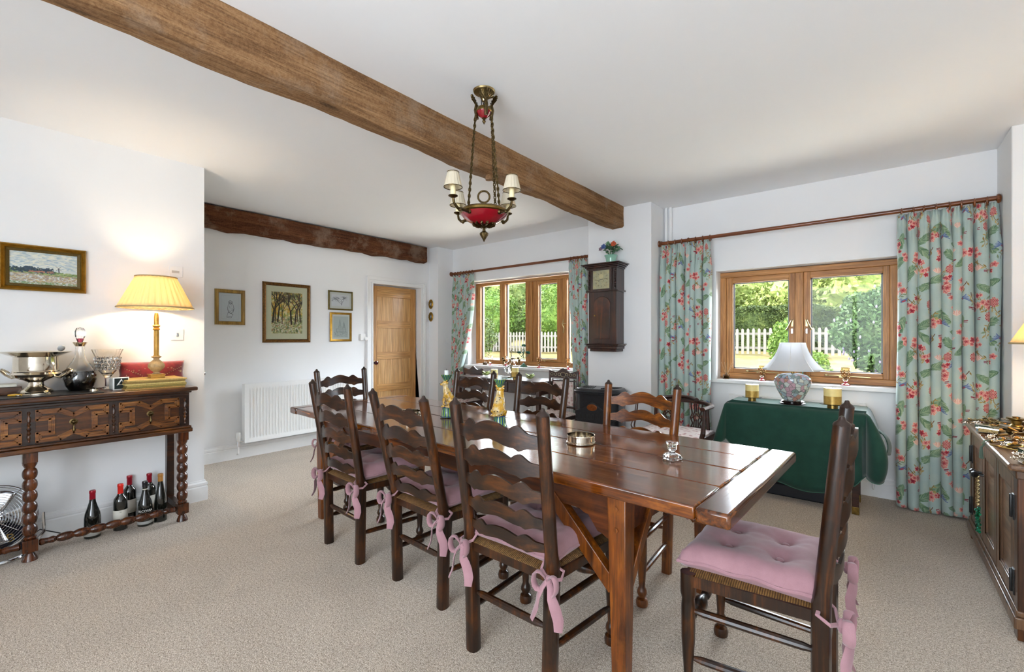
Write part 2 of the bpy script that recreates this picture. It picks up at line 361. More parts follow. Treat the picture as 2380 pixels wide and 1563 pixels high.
beam('wall_beam', -5.215, -5.12, 1.21, 4.30, 2.36, 2.585, M_beam2, 'dark rough beam set high on the wall above the oak door', 0.03, 0.008, 8, 60)
tag(obj('beam_peg', MB().lathe([(0.022, 0), (0.024, 0.02), (0.02, 0.035)], 10, T(-2.08, 2.29, 2.352)), M_beam), 'short wooden peg under the ceiling beam beside the chandelier', 'peg')
# ---------- door ----------
d = thing('door_1', 'x', 'door'); del d['label']; del d['category']; d['kind'] = 'structure'
def dbox(nm, y0, y1, z0, z1, mat, x0=-5.33, x1=-5.29, bev=0.002): return obj(nm, MB().box(x0, x1, y0, y1, z0, z1), mat, d, bevel=bev)
b = MB(); b.box(-5.33, -5.29, 3.475, 3.57, 0.01, 1.975); b.box(-5.33, -5.29, 4.13, 4.225, 0.01, 1.975); obj('stile', b, M_doorv, d, bevel=0.002)
zz = [0.01, 0.20, 0.53, 0.63, 0.97, 1.07, 1.40, 1.50, 1.83, 1.975]
for k in range(0, 10, 2): dbox('rail', 3.57, 4.13, zz[k], zz[k + 1], M_doorh)
for k in range(1, 9, 2): dbox('panel', 3.565, 4.135, zz[k] - 0.005, zz[k + 1] + 0.005, M_doorp, -5.325, -5.302, 0)
kn = obj('door_knob', MB(look((-5.29, 3.52, 0.93), (-5.2, 3.52, 0.93))).lathe([(0.012, 0.02), (0.012, 0.03), (0.026, 0.036), (0.030, 0.052), (0.024, 0.068), (0, 0.074)], 18), plain('dark_cherry_knob', lin('#3a0b12'), 0.12, coat=1.0), d)
obj('knob_rose', MB(look((-5.29, 3.52, 0.93), (-5.2, 3.52, 0.93))).lathe([(0.026, 0), (0.026, 0.006), (0.014, 0.010), (0.012, 0.022)], 18), M_pbrass, kn)
cas = MB()
def arch(y0, y1, z1, w, x0, x1):
    cas.box(x0, x1, y0 - w, y0, 0, z1); cas.box(x0, x1, y1, y1 + w, 0, z1); cas.box(x0, x1, y0 - w, y1 + w, z1, z1 + w)
arch(3.45, 4.25, 1.99, 0.018, -5.42, -5.195); arch(3.432, 4.268, 2.008, 0.03, -5.225, -5.203); arch(3.402, 4.298, 2.038, 0.022, -5.225, -5.196)
arch(3.38, 4.32, 2.06, 0.022, -5.225, -5.190)
cas.box(-5.42, -5.34, 3.45, 3.475, 0, 1.99); cas.box(-5.42, -5.34, 4.225, 4.25, 0, 1.99); cas.box(-5.42, -5.34, 3.45, 4.25, 1.975, 1.99)
struct('trim_1', cas, M_trim, bevel=0.003)
# ---------- windows ----------
M_spacer = plain('grey_glazing_spacer', lin('#8f9497'), 0.5)
def casement(root, x0, x1, z0, z1, gx0, gx1, gz0, gz1, y0, y1, part='casement'):
    b = MB(); b.box(x0, gx0, y0, y1, z0, z1); b.box(gx1, x1, y0, y1, z0, z1)
    c = obj(part, b, M_oakwinv, root, bevel=0.003)
    b = MB(); b.box(gx0, gx1, y0, y1, z0, gz0); b.box(gx0, gx1, y0, y1, gz1, z1); obj('rail', b, M_oakwin, c, bevel=0.003)
    obj('glass_pane', MB().box(gx0 - .005, gx1 + .005, y1 - 0.022, y1 - 0.018, gz0 - .005, gz1 + .005), M_pane, c)
    g = MB(); yy = y1 - 0.03
    for (a, bb, c0, c1) in ((gx0, gx0 + 0.012, gz0, gz1), (gx1 - 0.012, gx1, gz0, gz1), (gx0, gx1, gz0, gz0 + 0.008), (gx0, gx1, gz1 - 0.008, gz1)): g.box(a, bb, yy, yy + 0.006, c0, c1)
    obj('glazing_spacer', g, M_spacer, c)
    return c
def stay(root, x, y, z, L=0.24):
    b = MB(); b.tube([(x, y, z), (x + L * 0.25, y - 0.012, z + 0.006), (x + L * 0.6, y - 0.006, z), (x + L, y - 0.01, z - 0.002)], 0.005, 6); b.ball((x, y - 0.01, z + 0.004), 0.010, 8, (1.6, 1, 1)); b.box(x + L * 0.3, x + L * 0.36, y - 0.012, y + 0.004, z - 0.012, z + 0.012)
    return obj('window_stay', b, M_pbrass, root)
def wh(root, x, y, z, s=1):
    b = MB(); b.box(x - 0.008, x + 0.008, y - 0.006, y, z - 0.03, z + 0.03); b.tube([(x, y - 0.01, z + 0.03), (x - s * 0.012, y - 0.028, z), (x - s * 0.03, y - 0.03, z - 0.045), (x - s * 0.042, y - 0.03, z - 0.062)], [0.006, 0.006, 0.008, 0.009], 8)
    obj('window_handle', b, M_pbrass, root); obj('window_lock', MB().box(x - 0.008 - s * 0.002, x + 0.008, y - 0.014, y, z - 0.095, z - 0.05), M_chrome, root, bevel=0.002)
def win(name):
    w = thing(name, 'x', 'window'); del w['label']; del w['category']; w['kind'] = 'structure'; return w
w2 = win('window_2')
b = MB(); b.box(-1.223, 0.14, 4.75, 4.85, 1.855, 1.905); b.box(-1.223, 0.14, 4.75, 4.85, 0.875, 0.925); obj('window_frame', b, M_oakwin, w2, bevel=0.004)
b = MB(); b.box(-1.223, -1.170, 4.75, 4.85, 0.925, 1.855); b.box(0.062, 0.14, 4.75, 4.85, 0.925, 1.855); b.box(-0.593, -0.528, 4.75, 4.85, 0.925, 1.855); obj('window_upright', b, M_oakwinv, w2, bevel=0.004)
c = casement(w2, -1.170, -0.593, 0.925, 1.855, -1.113, -0.640, 0.970, 1.800, 4.765, 4.835); wh(c, -0.615, 4.765, 1.40, 1); stay(c, -0.98, 4.762, 0.945, 0.26)
c = casement(w2, -0.528, 0.062, 0.925, 1.855, -0.478, 0.020, 0.970, 1.800, 4.765, 4.835); wh(c, -0.505, 4.765, 1.40, -1); stay(c, -0.36, 4.762, 0.94, 0.30)
struct('trim_2', MB().box(-1.275, 0.16, 4.575, 4.86, 0.835, 0.872), M_trim, bevel=0.008)
b = MB(); b.box(-1.262, -1.222, 4.60, 4.86, 0.872, 1.912); b.box(0.14, 0.152, 4.63, 4.86, 0.872, 1.912); struct('trim_3', b, M_wall)
w1 = win('window_1')
b = MB(); b.box(-4.69, -2.70, 4.88, 4.98, 2.03, 2.075); b.box(-4.69, -2.70, 4.88, 4.98, 0.882, 0.945); obj('window_frame', b, M_oakwin, w1, bevel=0.004)
b = MB()
for x0, x1 in ((-4.69, -4.605), (-4.22, -4.125), (-3.755, -3.70), (-3.695, -3.64), (-3.15, -3.09), (-2.80, -2.70)): b.box(x0, x1, 4.88, 4.98, 0.945, 2.03)
obj('window_upright', b, M_oakwinv, w1, bevel=0.003)
for x0, x1 in ((-4.605, -4.22), (-4.125, -3.755), (-3.09, -2.80)):
    obj('glass_pane', MB().box(x0 - .004, x1 + .004, 4.945, 4.949, 0.94, 2.035), M_pane, w1)
    g = MB(); g.box(x0, x0 + 0.014, 4.93, 4.938, 0.945, 2.03); g.box(x1 - 0.014, x1, 4.93, 4.938, 0.945, 2.03); obj('glazing_spacer', g, M_spacer, w1)
c = casement(w1, -3.64, -3.15, 0.945, 2.03, -3.55, -3.25, 0.985, 1.985, 4.895, 4.965); stay(c, -3.52, 4.89, 0.962, 0.26)
b = MB(); b.ring((-3.13, 4.868, 1.45), 0.022, 0.005, 14, 6, R(0)); b.tube([(-3.13, 4.87, 1.50), (-3.14, 4.855, 1.44), (-3.12, 4.86, 1.39), (-3.135, 4.87, 1.33)], 0.008, 8); obj('window_handle', b, M_pbrass, w1)
struct('trim_4', MB().box(-4.72, -2.68, 4.66, 4.99, 0.836, 0.872), M_trim, bevel=0.008)
# ---------- curtain poles ----------
def pole(name, x0, x1, y, z, label, ringx, wallx):
    t = thing(name, label, 'curtain pole', (x0, y, z))
    obj('rod', MB().tube([(0, 0, 0), (x1 - x0, 0, 0.006)], 0.017, 14), M_rod, t)
    for s, xx in ((-1, 0), (1, x1 - x0)):
        obj('finial', MB(look((xx, 0, 0), (xx + s, 0, 0))).lathe([(0.018, -0.012), (0.030, -0.010), (0.034, 0.0), (0.026, 0.010), (0, 0.014)], 16), M_rod, t)
    b = MB()
    for x in ringx: b.ring((0, 0, 0), 0.027, 0.0055, 18, 7, T(x - x0, 0, -0.007) @ R(math.pi / 2 + random.uniform(-.25, .25), 'Y') @ R(random.uniform(-.2, .2), 'X'))
    for x in ringx:
        pass
    for x in ringx: obj('ring', MB().ring((0, 0, 0), 0.027, 0.0055, 18, 7, T(x - x0, 0, -0.007) @ R(math.pi / 2, 'Y') @ R(random.uniform(-.3, .3), 'X')), M_rod, t)
    for x in wallx: obj('bracket', MB().box(x - x0 - 0.012, x - x0 + 0.012, 0.0, (4.62 if z > 0 and x > -1.8 else 4.72) - y - 0.001, -0.02, 0.02), M_rod, t, bevel=0.003)
    return t
rr = [-1.70 + 0.066 * k for k in range(8)] + [0.125 + 0.064 * k for k in range(8)]
pole('curtain_pole', -1.725, 0.625, 4.46, 2.215, 'dark stained wooden curtain pole over the large right-hand window', rr, (-1.62, 0.55))
rr = [-4.90 + 0.058 * k for k in range(8)] + [-2.86 + 0.05 * k for k in range(5)]
pole('curtain_pole', -4.93, -2.47, 4.60, 2.21, 'dark stained wooden curtain pole over the left window with the oak casements', rr, (-4.85, -2.55))
# ---------- chintz print ----------
def painter(w, h, c): a = np.empty((h, w, 3), dtype=np.float32); a[:] = c; return a
def hx(s): s = s.lstrip('#'); return np.array([int(s[i:i + 2], 16) / 255 for i in (0, 2, 4)], dtype=np.float32)
def blend(a, y0, x0, mask, c, wrap):
    h, w = a.shape[:2]; mh, mw = mask.shape; m = mask[..., None]
    if wrap:
        ys = (np.arange(mh) + y0) % h; xs = (np.arange(mw) + x0) % w; ix = np.ix_(ys, xs); a[ix] = a[ix] * (1 - m) + c * m
    else:
        ya, yb, xa, xb = max(0, y0), min(h, y0 + mh), max(0, x0), min(w, x0 + mw)
        if ya < yb and xa < xb:
            mm = m[ya - y0:yb - y0, xa - x0:xb - x0]; a[ya:yb, xa:xb] = a[ya:yb, xa:xb] * (1 - mm) + c * mm
def ell(a, cx, cy, rx, ry, ang, c, al=1.0, wrap=True, point=0.0, soft=1.0):
    R_ = int(max(rx, ry) + 3); x0, y0 = int(cx) - R_, int(cy) - R_; yy, xx = np.mgrid[0:2 * R_, 0:2 * R_]; dx = xx + x0 - cx; dy = yy + y0 - cy
    u = (dx * math.cos(ang) + dy * math.sin(ang)) / rx; v = (-dx * math.sin(ang) + dy * math.cos(ang)) / ry
    if point: v = v / np.maximum(0.05, 1 - point * np.abs(u) ** 1.5)
    dd = (1 - np.sqrt(u * u + v * v)) * min(rx, ry); blend(a, y0, x0, (np.clip(dd / soft + 0.5, 0, 1) * al).astype(np.float32), c, wrap)
def stroke(a, pts, wd, c, al=1.0, wrap=True):
    for i in range(len(pts) - 1):
        (x1, y1), (x2, y2) = pts[i], pts[i + 1]; w = wd[i] if isinstance(wd, list) else wd; p = int(w + 3)
        x0, y0 = int(min(x1, x2)) - p, int(min(y1, y2)) - p; W_, H_ = int(abs(x2 - x1)) + 2 * p + 1, int(abs(y2 - y1)) + 2 * p + 1
        yy, xx = np.mgrid[0:H_, 0:W_]; xx = xx + x0; yy = yy + y0; L = (x2 - x1) ** 2 + (y2 - y1) ** 2 + 1e-6
        t = np.clip(((xx - x1) * (x2 - x1) + (yy - y1) * (y2 - y1)) / L, 0, 1); dd = np.hypot(xx - x1 - t * (x2 - x1), yy - y1 - t * (y2 - y1))
        blend(a, y0, x0, (np.clip(w / 2 - dd + 0.5, 0, 1) * al).astype(np.float32), c, wrap)
def chintz():
    w, h = 840, 620; a = painter(w, h, hx('#aebfb9')); rs = random.Random(11)
    for k in range(120): ell(a, rs.uniform(0, w), rs.uniform(0, h), rs.uniform(20, 60), rs.uniform(10, 40), rs.uniform(0, 3), hx(rs.choice(['#b7c7c0', '#a5b8b2', '#b9c4b4'])), .3, soft=14)
    P = [hx('#e2b9a8'), hx('#d2877f'), hx('#b7474f'), hx('#8a2437')]
    G = [hx('#7d977a'), hx('#5c7b5d'), hx('#9db08e'), hx('#48674c')]; OC = [hx('#b2955a'), hx('#c4ab74'), hx('#94763f')]; BR = hx('#74503a')
    def plume(x, y, L, an, wd):   # large feathery leaf
        for k in range(26):
            f = k / 25; cx_, cy_ = x + L * f * math.cos(an), y + L * f * math.sin(an); m = wd * 1.35 * math.sin(math.pi * (0.12 + .86 * f)) ** .7
            for s in (-1, 1):
                t = an + s * (0.75 - .3 * f) + rs.uniform(-.08, .08); q = m * rs.uniform(.8, 1.1); stroke(a, [(cx_, cy_), (cx_ + q * .6 * math.cos(t), cy_ + q * .6 * math.sin(t)), (cx_ + q * math.cos(t - s * .15), cy_ + q * math.sin(t - s * .15))], rs.uniform(4.5, 7.5), G[rs.choice([0, 0, 1, 2])], .85)
        stroke(a, [(x, y), (x + L * math.cos(an), y + L * math.sin(an))], 2.2, G[2]); 
        for k in range(7): f = k / 7 + .05; cx_, cy_ = x + L * f * math.cos(an), y + L * f * math.sin(an); s = rs.choice([-1, 1]); stroke(a, [(cx_, cy_), (cx_ + wd * .7 * math.cos(an + s * .7), cy_ + wd * .7 * math.sin(an + s * .7))], 1.6, G[3], .7)
    def sprig(x, y, L, an, c): ell(a, x, y, L, L * .38, an, c, .9, point=.7); stroke(a, [(x - L * math.cos(an), y - L * math.sin(an)), (x + L * math.cos(an), y + L * math.sin(an))], 1.3, OC[2], .8)
    def bloss(x, y, r):
        k0 = rs.uniform(0, 6); b1 = rs.choice([1, 1, 2]); n = rs.choice([5, 5, 6])
        for k in range(n): t = k0 + k * 6.283 / n; ell(a, x + r * .58 * math.cos(t), y + r * .52 * math.sin(t), r * .52, r * .42, t, P[0])
        for k in range(n): t = k0 + k * 6.283 / n; ell(a, x + r * .54 * math.cos(t), y + r * .48 * math.sin(t), r * .42, r * .31, t, P[b1] * rs.uniform(.92, 1.08))
        for k in range(n): t = k0 + k * 6.283 / n + .2; ell(a, x + r * .32 * math.cos(t), y + r * .3 * math.sin(t), r * .26, r * .11, t, P[2] if b1 == 1 else P[3], .9)
        ell(a, x, y, r * .13, r * .13, 0, P[3])
    def cone(x, y, r):
        for j in range(-3, 4):
            for i in range(-3, 4):
                xx, yy = (i + .5 * (j % 2)) * r * .26, j * r * .3
                if (xx / (r * .75)) ** 2 + (yy / r) ** 2 < 1: ell(a, x + xx, y + yy, r * .17, r * .22, 0, P[0]); ell(a, x + xx, y + yy + 1, r * .12, r * .17, 0, P[2] * (1 if (i + j) % 2 else .85))
    def lily(x, y, r):
        for k in (-2, 2, -1, 1, 0): t = -1.57 + k * .42; ell(a, x + r * .5 * math.cos(t), y + r * .5 * math.sin(t), r * .58, r * .2, t, P[0] if k % 2 else hx('#e9cdbd'), point=.3); stroke(a, [(x, y), (x + r * math.cos(t), y + r * math.sin(t))], 1.3, P[2], .8)
    for (x, y, L, an, wd) in ((90, 250, 150, -.5, 44), (120, 260, 120, .7, 38), (380, 90, 140, 2.4, 42), (400, 100, 120, 1.0, 38), (560, 420, 150, -2.4, 44), (590, 430, 130, -.7, 42), (700, 150, 120, 1.9, 40), (250, 520, 130, -.2, 42), (240, 530, 100, 2.8, 36), (790, 520, 120, -1.2, 40), (480, 260, 90, .3, 30), (20, 560, 110, .4, 36)): plume(x, y, L, an, wd)
    for q in range(15):
        x, y = rs.uniform(0, w), rs.uniform(0, h); p = [(x, y)]; t = rs.uniform(-1, 1)
        for k in range(9): t += rs.uniform(-.5, .5); p.append((p[-1][0] + 16 * math.sin(t), p[-1][1] + 13))
        stroke(a, p, [5 - .4 * k for k in range(9)], BR if q % 2 else OC[2])
        for k in range(1, 9): sprig(p[k][0] + rs.choice([-14, 14]), p[k][1] + rs.uniform(-5, 5), rs.uniform(11, 17), rs.uniform(0, 3), rs.choice(OC + [G[0]]))
    for (x, y, n, sp) in ((60, 60, 8, 55), (300, 190, 7, 46), (520, 60, 7, 48), (740, 330, 8, 55), (170, 420, 7, 50), (440, 540, 7, 48), (660, 560, 6, 44), (360, 350, 5, 36), (640, 240, 6, 42), (20, 340, 5, 36), (820, 90, 5, 36)):
        for k in range(n): bloss(x + rs.uniform(-sp, sp) * .8, y + rs.uniform(-sp, sp) * 1.1, rs.uniform(14, 25))
    for (x, y) in ((210, 60), (470, 440), (760, 440), (100, 160)): cone(x, y, 30)
    for (x, y) in ((330, 460), (600, 150), (30, 460), (560, 330)): lily(x, y, 38)
    for (x, y, s) in ((250, 300, 1), (700, 30, -1), (520, 500, 1), (420, 200, -1)):
        B1, B2 = hx('#6677a0'), hx('#8d9cbc'); ell(a, x, y, 28, 10, .5 * s, B1); ell(a, x + 22 * s, y - 8, 9, 8, 0, B2); stroke(a, [(x - 18 * s, y + 6), (x - 52 * s, y + 26)], 5, B1)
        for k in range(5): stroke(a, [(x - 4 * s, y), (x - (24 + 5 * k) * s, y - 26 + 9 * k)], 5, B2 if k % 2 else B1)
        ell(a, x + 5 * s, y + 6, 13, 5, .5 * s, P[2])
    for k in range(14): x, y = rs.uniform(0, w), rs.uniform(0, h); stroke(a, [(x, y), (x + 20, y + rs.uniform(-6, 6))], 5, P[3]); stroke(a, [(x, y + 8), (x + 18, y + 8 + rs.uniform(-4, 4))], 4, P[3])
    n = np.random.RandomState(3).rand(h, w, 1).astype(np.float32); return a * (0.96 + 0.05 * n)
M_chintz = image_mat('floral_chintz_print', chintz() ** 1.02, 0.9, sheen=0.2, spec=0.2)
TW, THH = 0.84, 0.62
def curtain(name, x0, x1, y, ztop, zbot, npl, label, fabric, xb0=None, xb1=None, amp=0.045, seed=0, side=1, shape=None):
    rs = random.Random(seed); ph = [rs.uniform(-0.5, 0.5) for _ in range(npl + 3)]; xb0 = x0 if xb0 is None else xb0; xb1 = x1 if xb1 is None else xb1
    H_ = ztop - zbot
    wp = [rs.uniform(-1, 1) for _ in range(4)]
    def fn(u, v):
        z = ztop - v * H_; dd = v * H_; k = min(1.0, max(0.0, (dd - 0.07) / 0.22)); pin = math.exp(-((dd - 0.085) / 0.030) ** 2)
        uu = u + (0.018 * math.sin(6.283 * u * 2 + wp[0] * 3) + 0.012 * math.sin(6.283 * u * 3 + wp[1] * 3 + 1.5 * v)) * math.sin(math.pi * u)
        a_ = uu * npl * math.pi; i = min(npl, max(0, int(uu * npl))); q = abs(math.sin(a_)) ** (0.55 + 0.35 * (1 - k))
        A = amp * (0.40 + 0.60 * k) * (1 + 0.35 * ph[i] * math.sin(math.pi * (uu * npl - i))) * (1 - 0.35 * pin)
        yy = y + A * (1.0 - 2.0 * q) + (1 - k) * 0.010 * math.sin(a_ * 6) * (1 - pin) * q
        sh = shape(v) if shape else v
        xa = x0 + (xb0 - x0) * sh; xz = x1 + (xb1 - x1) * sh
        xx = xa + (xz - xa) * u - 0.012 * k * math.sin(2 * a_) - 0.010 * pin * math.sin(2 * a_) + 0.006 * math.sin(v * 6 + i * 1.7) * k
        return (xx, yy, z + 0.008 * math.sin(u * 9 + seed) * v)
    b = MB().sheet(fn, npl * 18, 70, uvf=lambda u, v: (u * fabric / TW + seed * 0.37, -v * H_ / THH))
    t = thing(name, label, 'curtain'); 
    o = obj('fabric', b, M_chintz, t, smooth=180, solid=0.003)
    return t
curtain('curtain', 0.10, 0.63, 4.455, 2.192, 0.012, 9, 'wide floral chintz curtain at the far right, drawn right of the large window', 1.35, amp=0.060, seed=2)
curtain('curtain', -1.715, -1.24, 4.46, 2.192, 0.012, 8, 'floral chintz curtain hanging on the left of the large right-hand window', 1.25, amp=0.054, seed=5)
curtain('curtain', -4.91, -4.49, 4.615, 2.186, 0.012, 7, 'floral chintz curtain on the left of the left window, drawn in towards its hem', 1.1, xb0=-4.91, xb1=-4.74, amp=0.042, seed=3, shape=lambda v: min(1, (v / 0.62)) ** 2.2)
curtain('curtain', -2.89, -2.645, 4.60, 2.192, 0.012, 5, 'narrow floral chintz curtain between the left window and the wall clock', 0.85, xb0=-2.80, amp=0.044, seed=7, shape=lambda v: min(1, v * 1.6))
# ---------- radiators ----------
def radiator(name, x, y0, y1, z0, z1, label, axis='Y', valves=True, th=0.07, gap=0.04, end=False, wall_gap=0.0035):
    """front face panel facing +X (axis Y) or -Y (axis X) """
    t = thing(name, label, 'radiator', (x, y0, 0), 0 if axis == 'Y' else -math.pi / 2)
    L = y1 - y0; n = int(L / 0.033); vs = []; 
    prof = []
    for i in range(n):
        a = 0.03 + (L - 0.06) * i / n; w = (L - 0.06) / n
        prof += [(a, 0.0), (a + w * 0.28, 0.0), (a + w * 0.4, -0.009), (a + w * 0.88, -0.009)]
    prof = [(0, 0)] + prof + [(L - 0.03, 0), (L, 0)]
    b = MB(); m = len(prof); zs = [(z0, 0), (z0 + 0.045, 0), (z0 + 0.06, 1), (z1 - 0.06, 1), (z1 - 0.045, 0), (z1, 0)]
    for z, k in zs: vs += [(d_ * k, a, z) for a, d_ in prof]
    fs = [(j * m + i, j * m + i + 1, (j + 1) * m + i + 1, (j + 1) * m + i) for j in range(5) for i in range(m - 1)]
    b.add(vs, fs); b.box(-0.03, -0.0095, 0.0, L, z0, z1)
    obj('front_panel', b, M_rad, t, smooth=50)
    b = MB(); b.box(-th, -0.055, 0.01, L - 0.01, z0 + 0.01, z1 - 0.01); obj('rear_panel', b, M_rad, t)
    b = MB(); b.box(-th, 0.001, -0.004, 0.004, z0, z1); b.box(-th, 0.001, L - 0.004, L + 0.004, z0, z1); obj('side_panel', b, M_rad, t, bevel=0.001)
    b = MB()
    for i in range(int(L / 0.03)): b.box(-th + 0.012, -0.012, 0.01 + i * 0.03, 0.03 + i * 0.03, z1 - 0.012, z1 - 0.002)
    obj('top_grille', b, M_rad, t)
    for yb_k in (0.12, L - 0.12):
        for zb_k in (z0 + 0.08, z1 - 0.08): obj('wall_bracket', MB().box(-th - wall_gap, -th + 0.004, yb_k - .012, yb_k + .012, zb_k - .02, zb_k + .02), M_rad, t)
    if valves:
        yv = L + 0.05 if end else -0.05
        v = obj('valve', MB().lathe([(0.012, 0.02), (0.018, 0.03), (0.017, 0.045), (0.024, 0.06), (0.024, 0.10), (0.018, 0.115), (0, 0.118)], 16, T(-0.035, yv, z0)), M_white, t)
        obj('valve_body', MB().tube([(-0.035, yv, z0 + 0.03), (-0.035, yv, z0 - 0.03)], 0.011, 10).tube([(-0.035, yv, z0 + 0.02), (-0.035, L if end else 0.0, z0 + 0.02)], 0.010, 10), M_chrome, v)
        obj('pipe', MB().tube([(-0.035, yv, z0 - 0.03), (-0.035, yv, 0.075), (-0.045, yv, 0.065), (-0.060, yv, 0.062)], 0.008, 8), M_rad, t)
    return t
radiator('radiator', -5.08, 1.85, 3.05, 0.175, 0.785, 'white panel radiator below the framed pictures on the door wall', wall_gap=0.0695)
t = radiator('radiator', -1.02, 0.0, 1.00, 0.20, 0.74, 'white panel radiator behind the green-draped table', axis='X', end=True)
t.location = (-1.09, 4.545, 0); t.rotation_euler = (0, 0, -math.pi / 2)
t = radiator('radiator', -3.9, 0.0, 1.05, 0.16, 0.72, 'white panel radiator under the left window behind the writing table', axis='X', valves=False)
t.location = (-3.75, 4.645, 0); t.rotation_euler = (0, 0, -math.pi / 2)
# ================= garden outside the windows =================
def foliage_mat(name, c0, c1, c2, sc=2.0):
    lin = lambda h: tuple(0.62 * q for q in globals()['lin'](h))
    n = N(name); g = n.n('ObjectInfo'); v = n.coord((1, 1, 1)); a = n.noise(v, sc, 5, 0.75); b = n.noise(v, 22, 2, 0.8)
    n.col(n.mix(0.5, n.ramp(a, [(0.32, lin(c0)), (0.5, lin(c1)), (0.68, lin(c2))]), n.ramp(b, [(0.35, lin(c0)), (0.55, lin(c1)), (0.7, lin(c2))]))); n.set(rough=0.7, spec=0.2); return n.m
M_hedge = foliage_mat('clipped_hedge_leaves', '#1e2c14', '#4c5c26', '#7d8440')
M_bush = foliage_mat('bright_shrub_leaves', '#2c4218', '#5f7d2c', '#98a84a')
M_budd = foliage_mat('grey_green_shrub_leaves', '#1c2f16', '#43602f', '#788c5c')
M_tree = foliage_mat('hillside_tree_leaves', '#33461f', '#66793a', '#a0a458')
M_scrub = foliage_mat('dry_yellow_scrub_leaves', '#5a6a2c', '#8d9c4c', '#bcc278')
M_lav = plain('dull_lilac_blossom', lin('#75688a'), 0.8)
def ground():
    lin = lambda h: tuple(0.5 * q for q in globals()['lin'](h))
    n = N('dry_lawn'); v = n.coord(); a = n.noise(v, 1.2, 5, 0.7); b = n.noise(v, 30, 3, 0.8)
    n.col(n.mix(0.45, n.ramp(a, [(0.35, lin('#6f6638')), (0.5, lin('#8f7f4c')), (0.65, lin('#a09168'))]), n.ramp(b, [(0.35, lin('#655a30')), (0.65, lin('#a99a6c'))]))); n.set(rough=1.0, spec=0.1); n.bump(b, 0.6, 0.02); return n.m
def gz(x, y):   # ground height outside
    if y < 6.5: return -0.15 + max(0, (y - 5.1)) * 0.2
    if y < 16.6: return 0.13 + (y - 6.5) * 0.062
    hill = (y - 16.6) * 0.085 + max(0, (y - 24)) * 0.16
    return 0.756 + hill
b = MB(); NX, NY = 60, 60
b.sheet(lambda u, v: ((x := -70 + 110 * u), (y := 5.06 + 75 * v * v), gz(x, y) + 0.05 * math.sin(x * 1.3) * math.sin(y * 0.9) * min(1, max(0, y - 6) / 3)), NX, NY)
tag(obj('garden_ground', b, ground(), smooth=180), 'dry yellowed grass rising away outside the windows', 'grass', kind='stuff')
n_ = N('pale_gravel'); v_ = n_.coord(); n_.col(n_.ramp(n_.vor(v_, 28), [(0.0, lin('#e9e1d2')), (0.5, lin('#cfc5b2')), (0.9, lin('#a0957f'))])); n_.set(rough=1.0)
b = MB(); b.sheet(lambda u, v: (-16 + 20 * u, 5.07 + (7.6 - 2.4 * u) * v, gz(0, 5.07 + (7.6 - 2.4 * u) * v) + 0.07), 14, 16)
tag(obj('gravel_path', b, n_.m, smooth=180), 'pale gravel drive between the house and the dry lawn', 'gravel', kind='stuff')
def leaves(cnt, fn, size, seed, jit=1.0, droop=0.5):
    rs = np.random.RandomState(seed); P = np.array([fn(rs) for _ in range(cnt)]); b = MB(); vs = []; fs = []
    A = rs.normal(size=(cnt, 3)); A /= np.linalg.norm(A, axis=1)[:, None]; B_ = rs.normal(size=(cnt, 3)); B_ -= A * (A * B_).sum(1)[:, None]; B_ /= np.linalg.norm(B_, axis=1)[:, None]
    s = size * rs.uniform(0.6, 1.4, (cnt, 1)); L = A * s; Wd = B_ * s * 0.42
    V = np.stack([P - L, P - L * 0.1 + Wd, P + L, P - L * 0.1 - Wd], 1).reshape(-1, 3); b.v = [tuple(x) for x in V]; b.f = [(4 * k, 4 * k + 1, 4 * k + 2, 4 * k + 3) for k in range(cnt)]
    return b
def blob(c, r, seed, n=26):
    rs = random.Random(seed); ph = [rs.uniform(0, 6) for _ in range(6)]; b = MB(); prof = []
    vs = []; fs = []; m = n // 2
    for i in range(n):
        a = 2 * math.pi * i / n
        for j in range(m + 1):
            t = math.pi * j / m; d = Vector((math.sin(t) * math.cos(a), math.sin(t) * math.sin(a), math.cos(t)))
            k = 1 + 0.10 * math.sin(3 * a + ph[0]) * math.sin(t) + 0.09 * math.sin(5 * t + ph[1]) + 0.07 * math.sin(7 * a + 4 * t + ph[2]) * math.sin(t)
            vs.append((c[0] + d.x * r[0] * k, c[1] + d.y * r[1] * k, c[2] + d.z * r[2] * k))
    for i in range(n):
        for j in range(m): fs.append((i * (m + 1) + j, i * (m + 1) + j + 1, ((i + 1) % n) * (m + 1) + j + 1, ((i + 1) % n) * (m + 1) + j))
    return b.add(vs, fs)
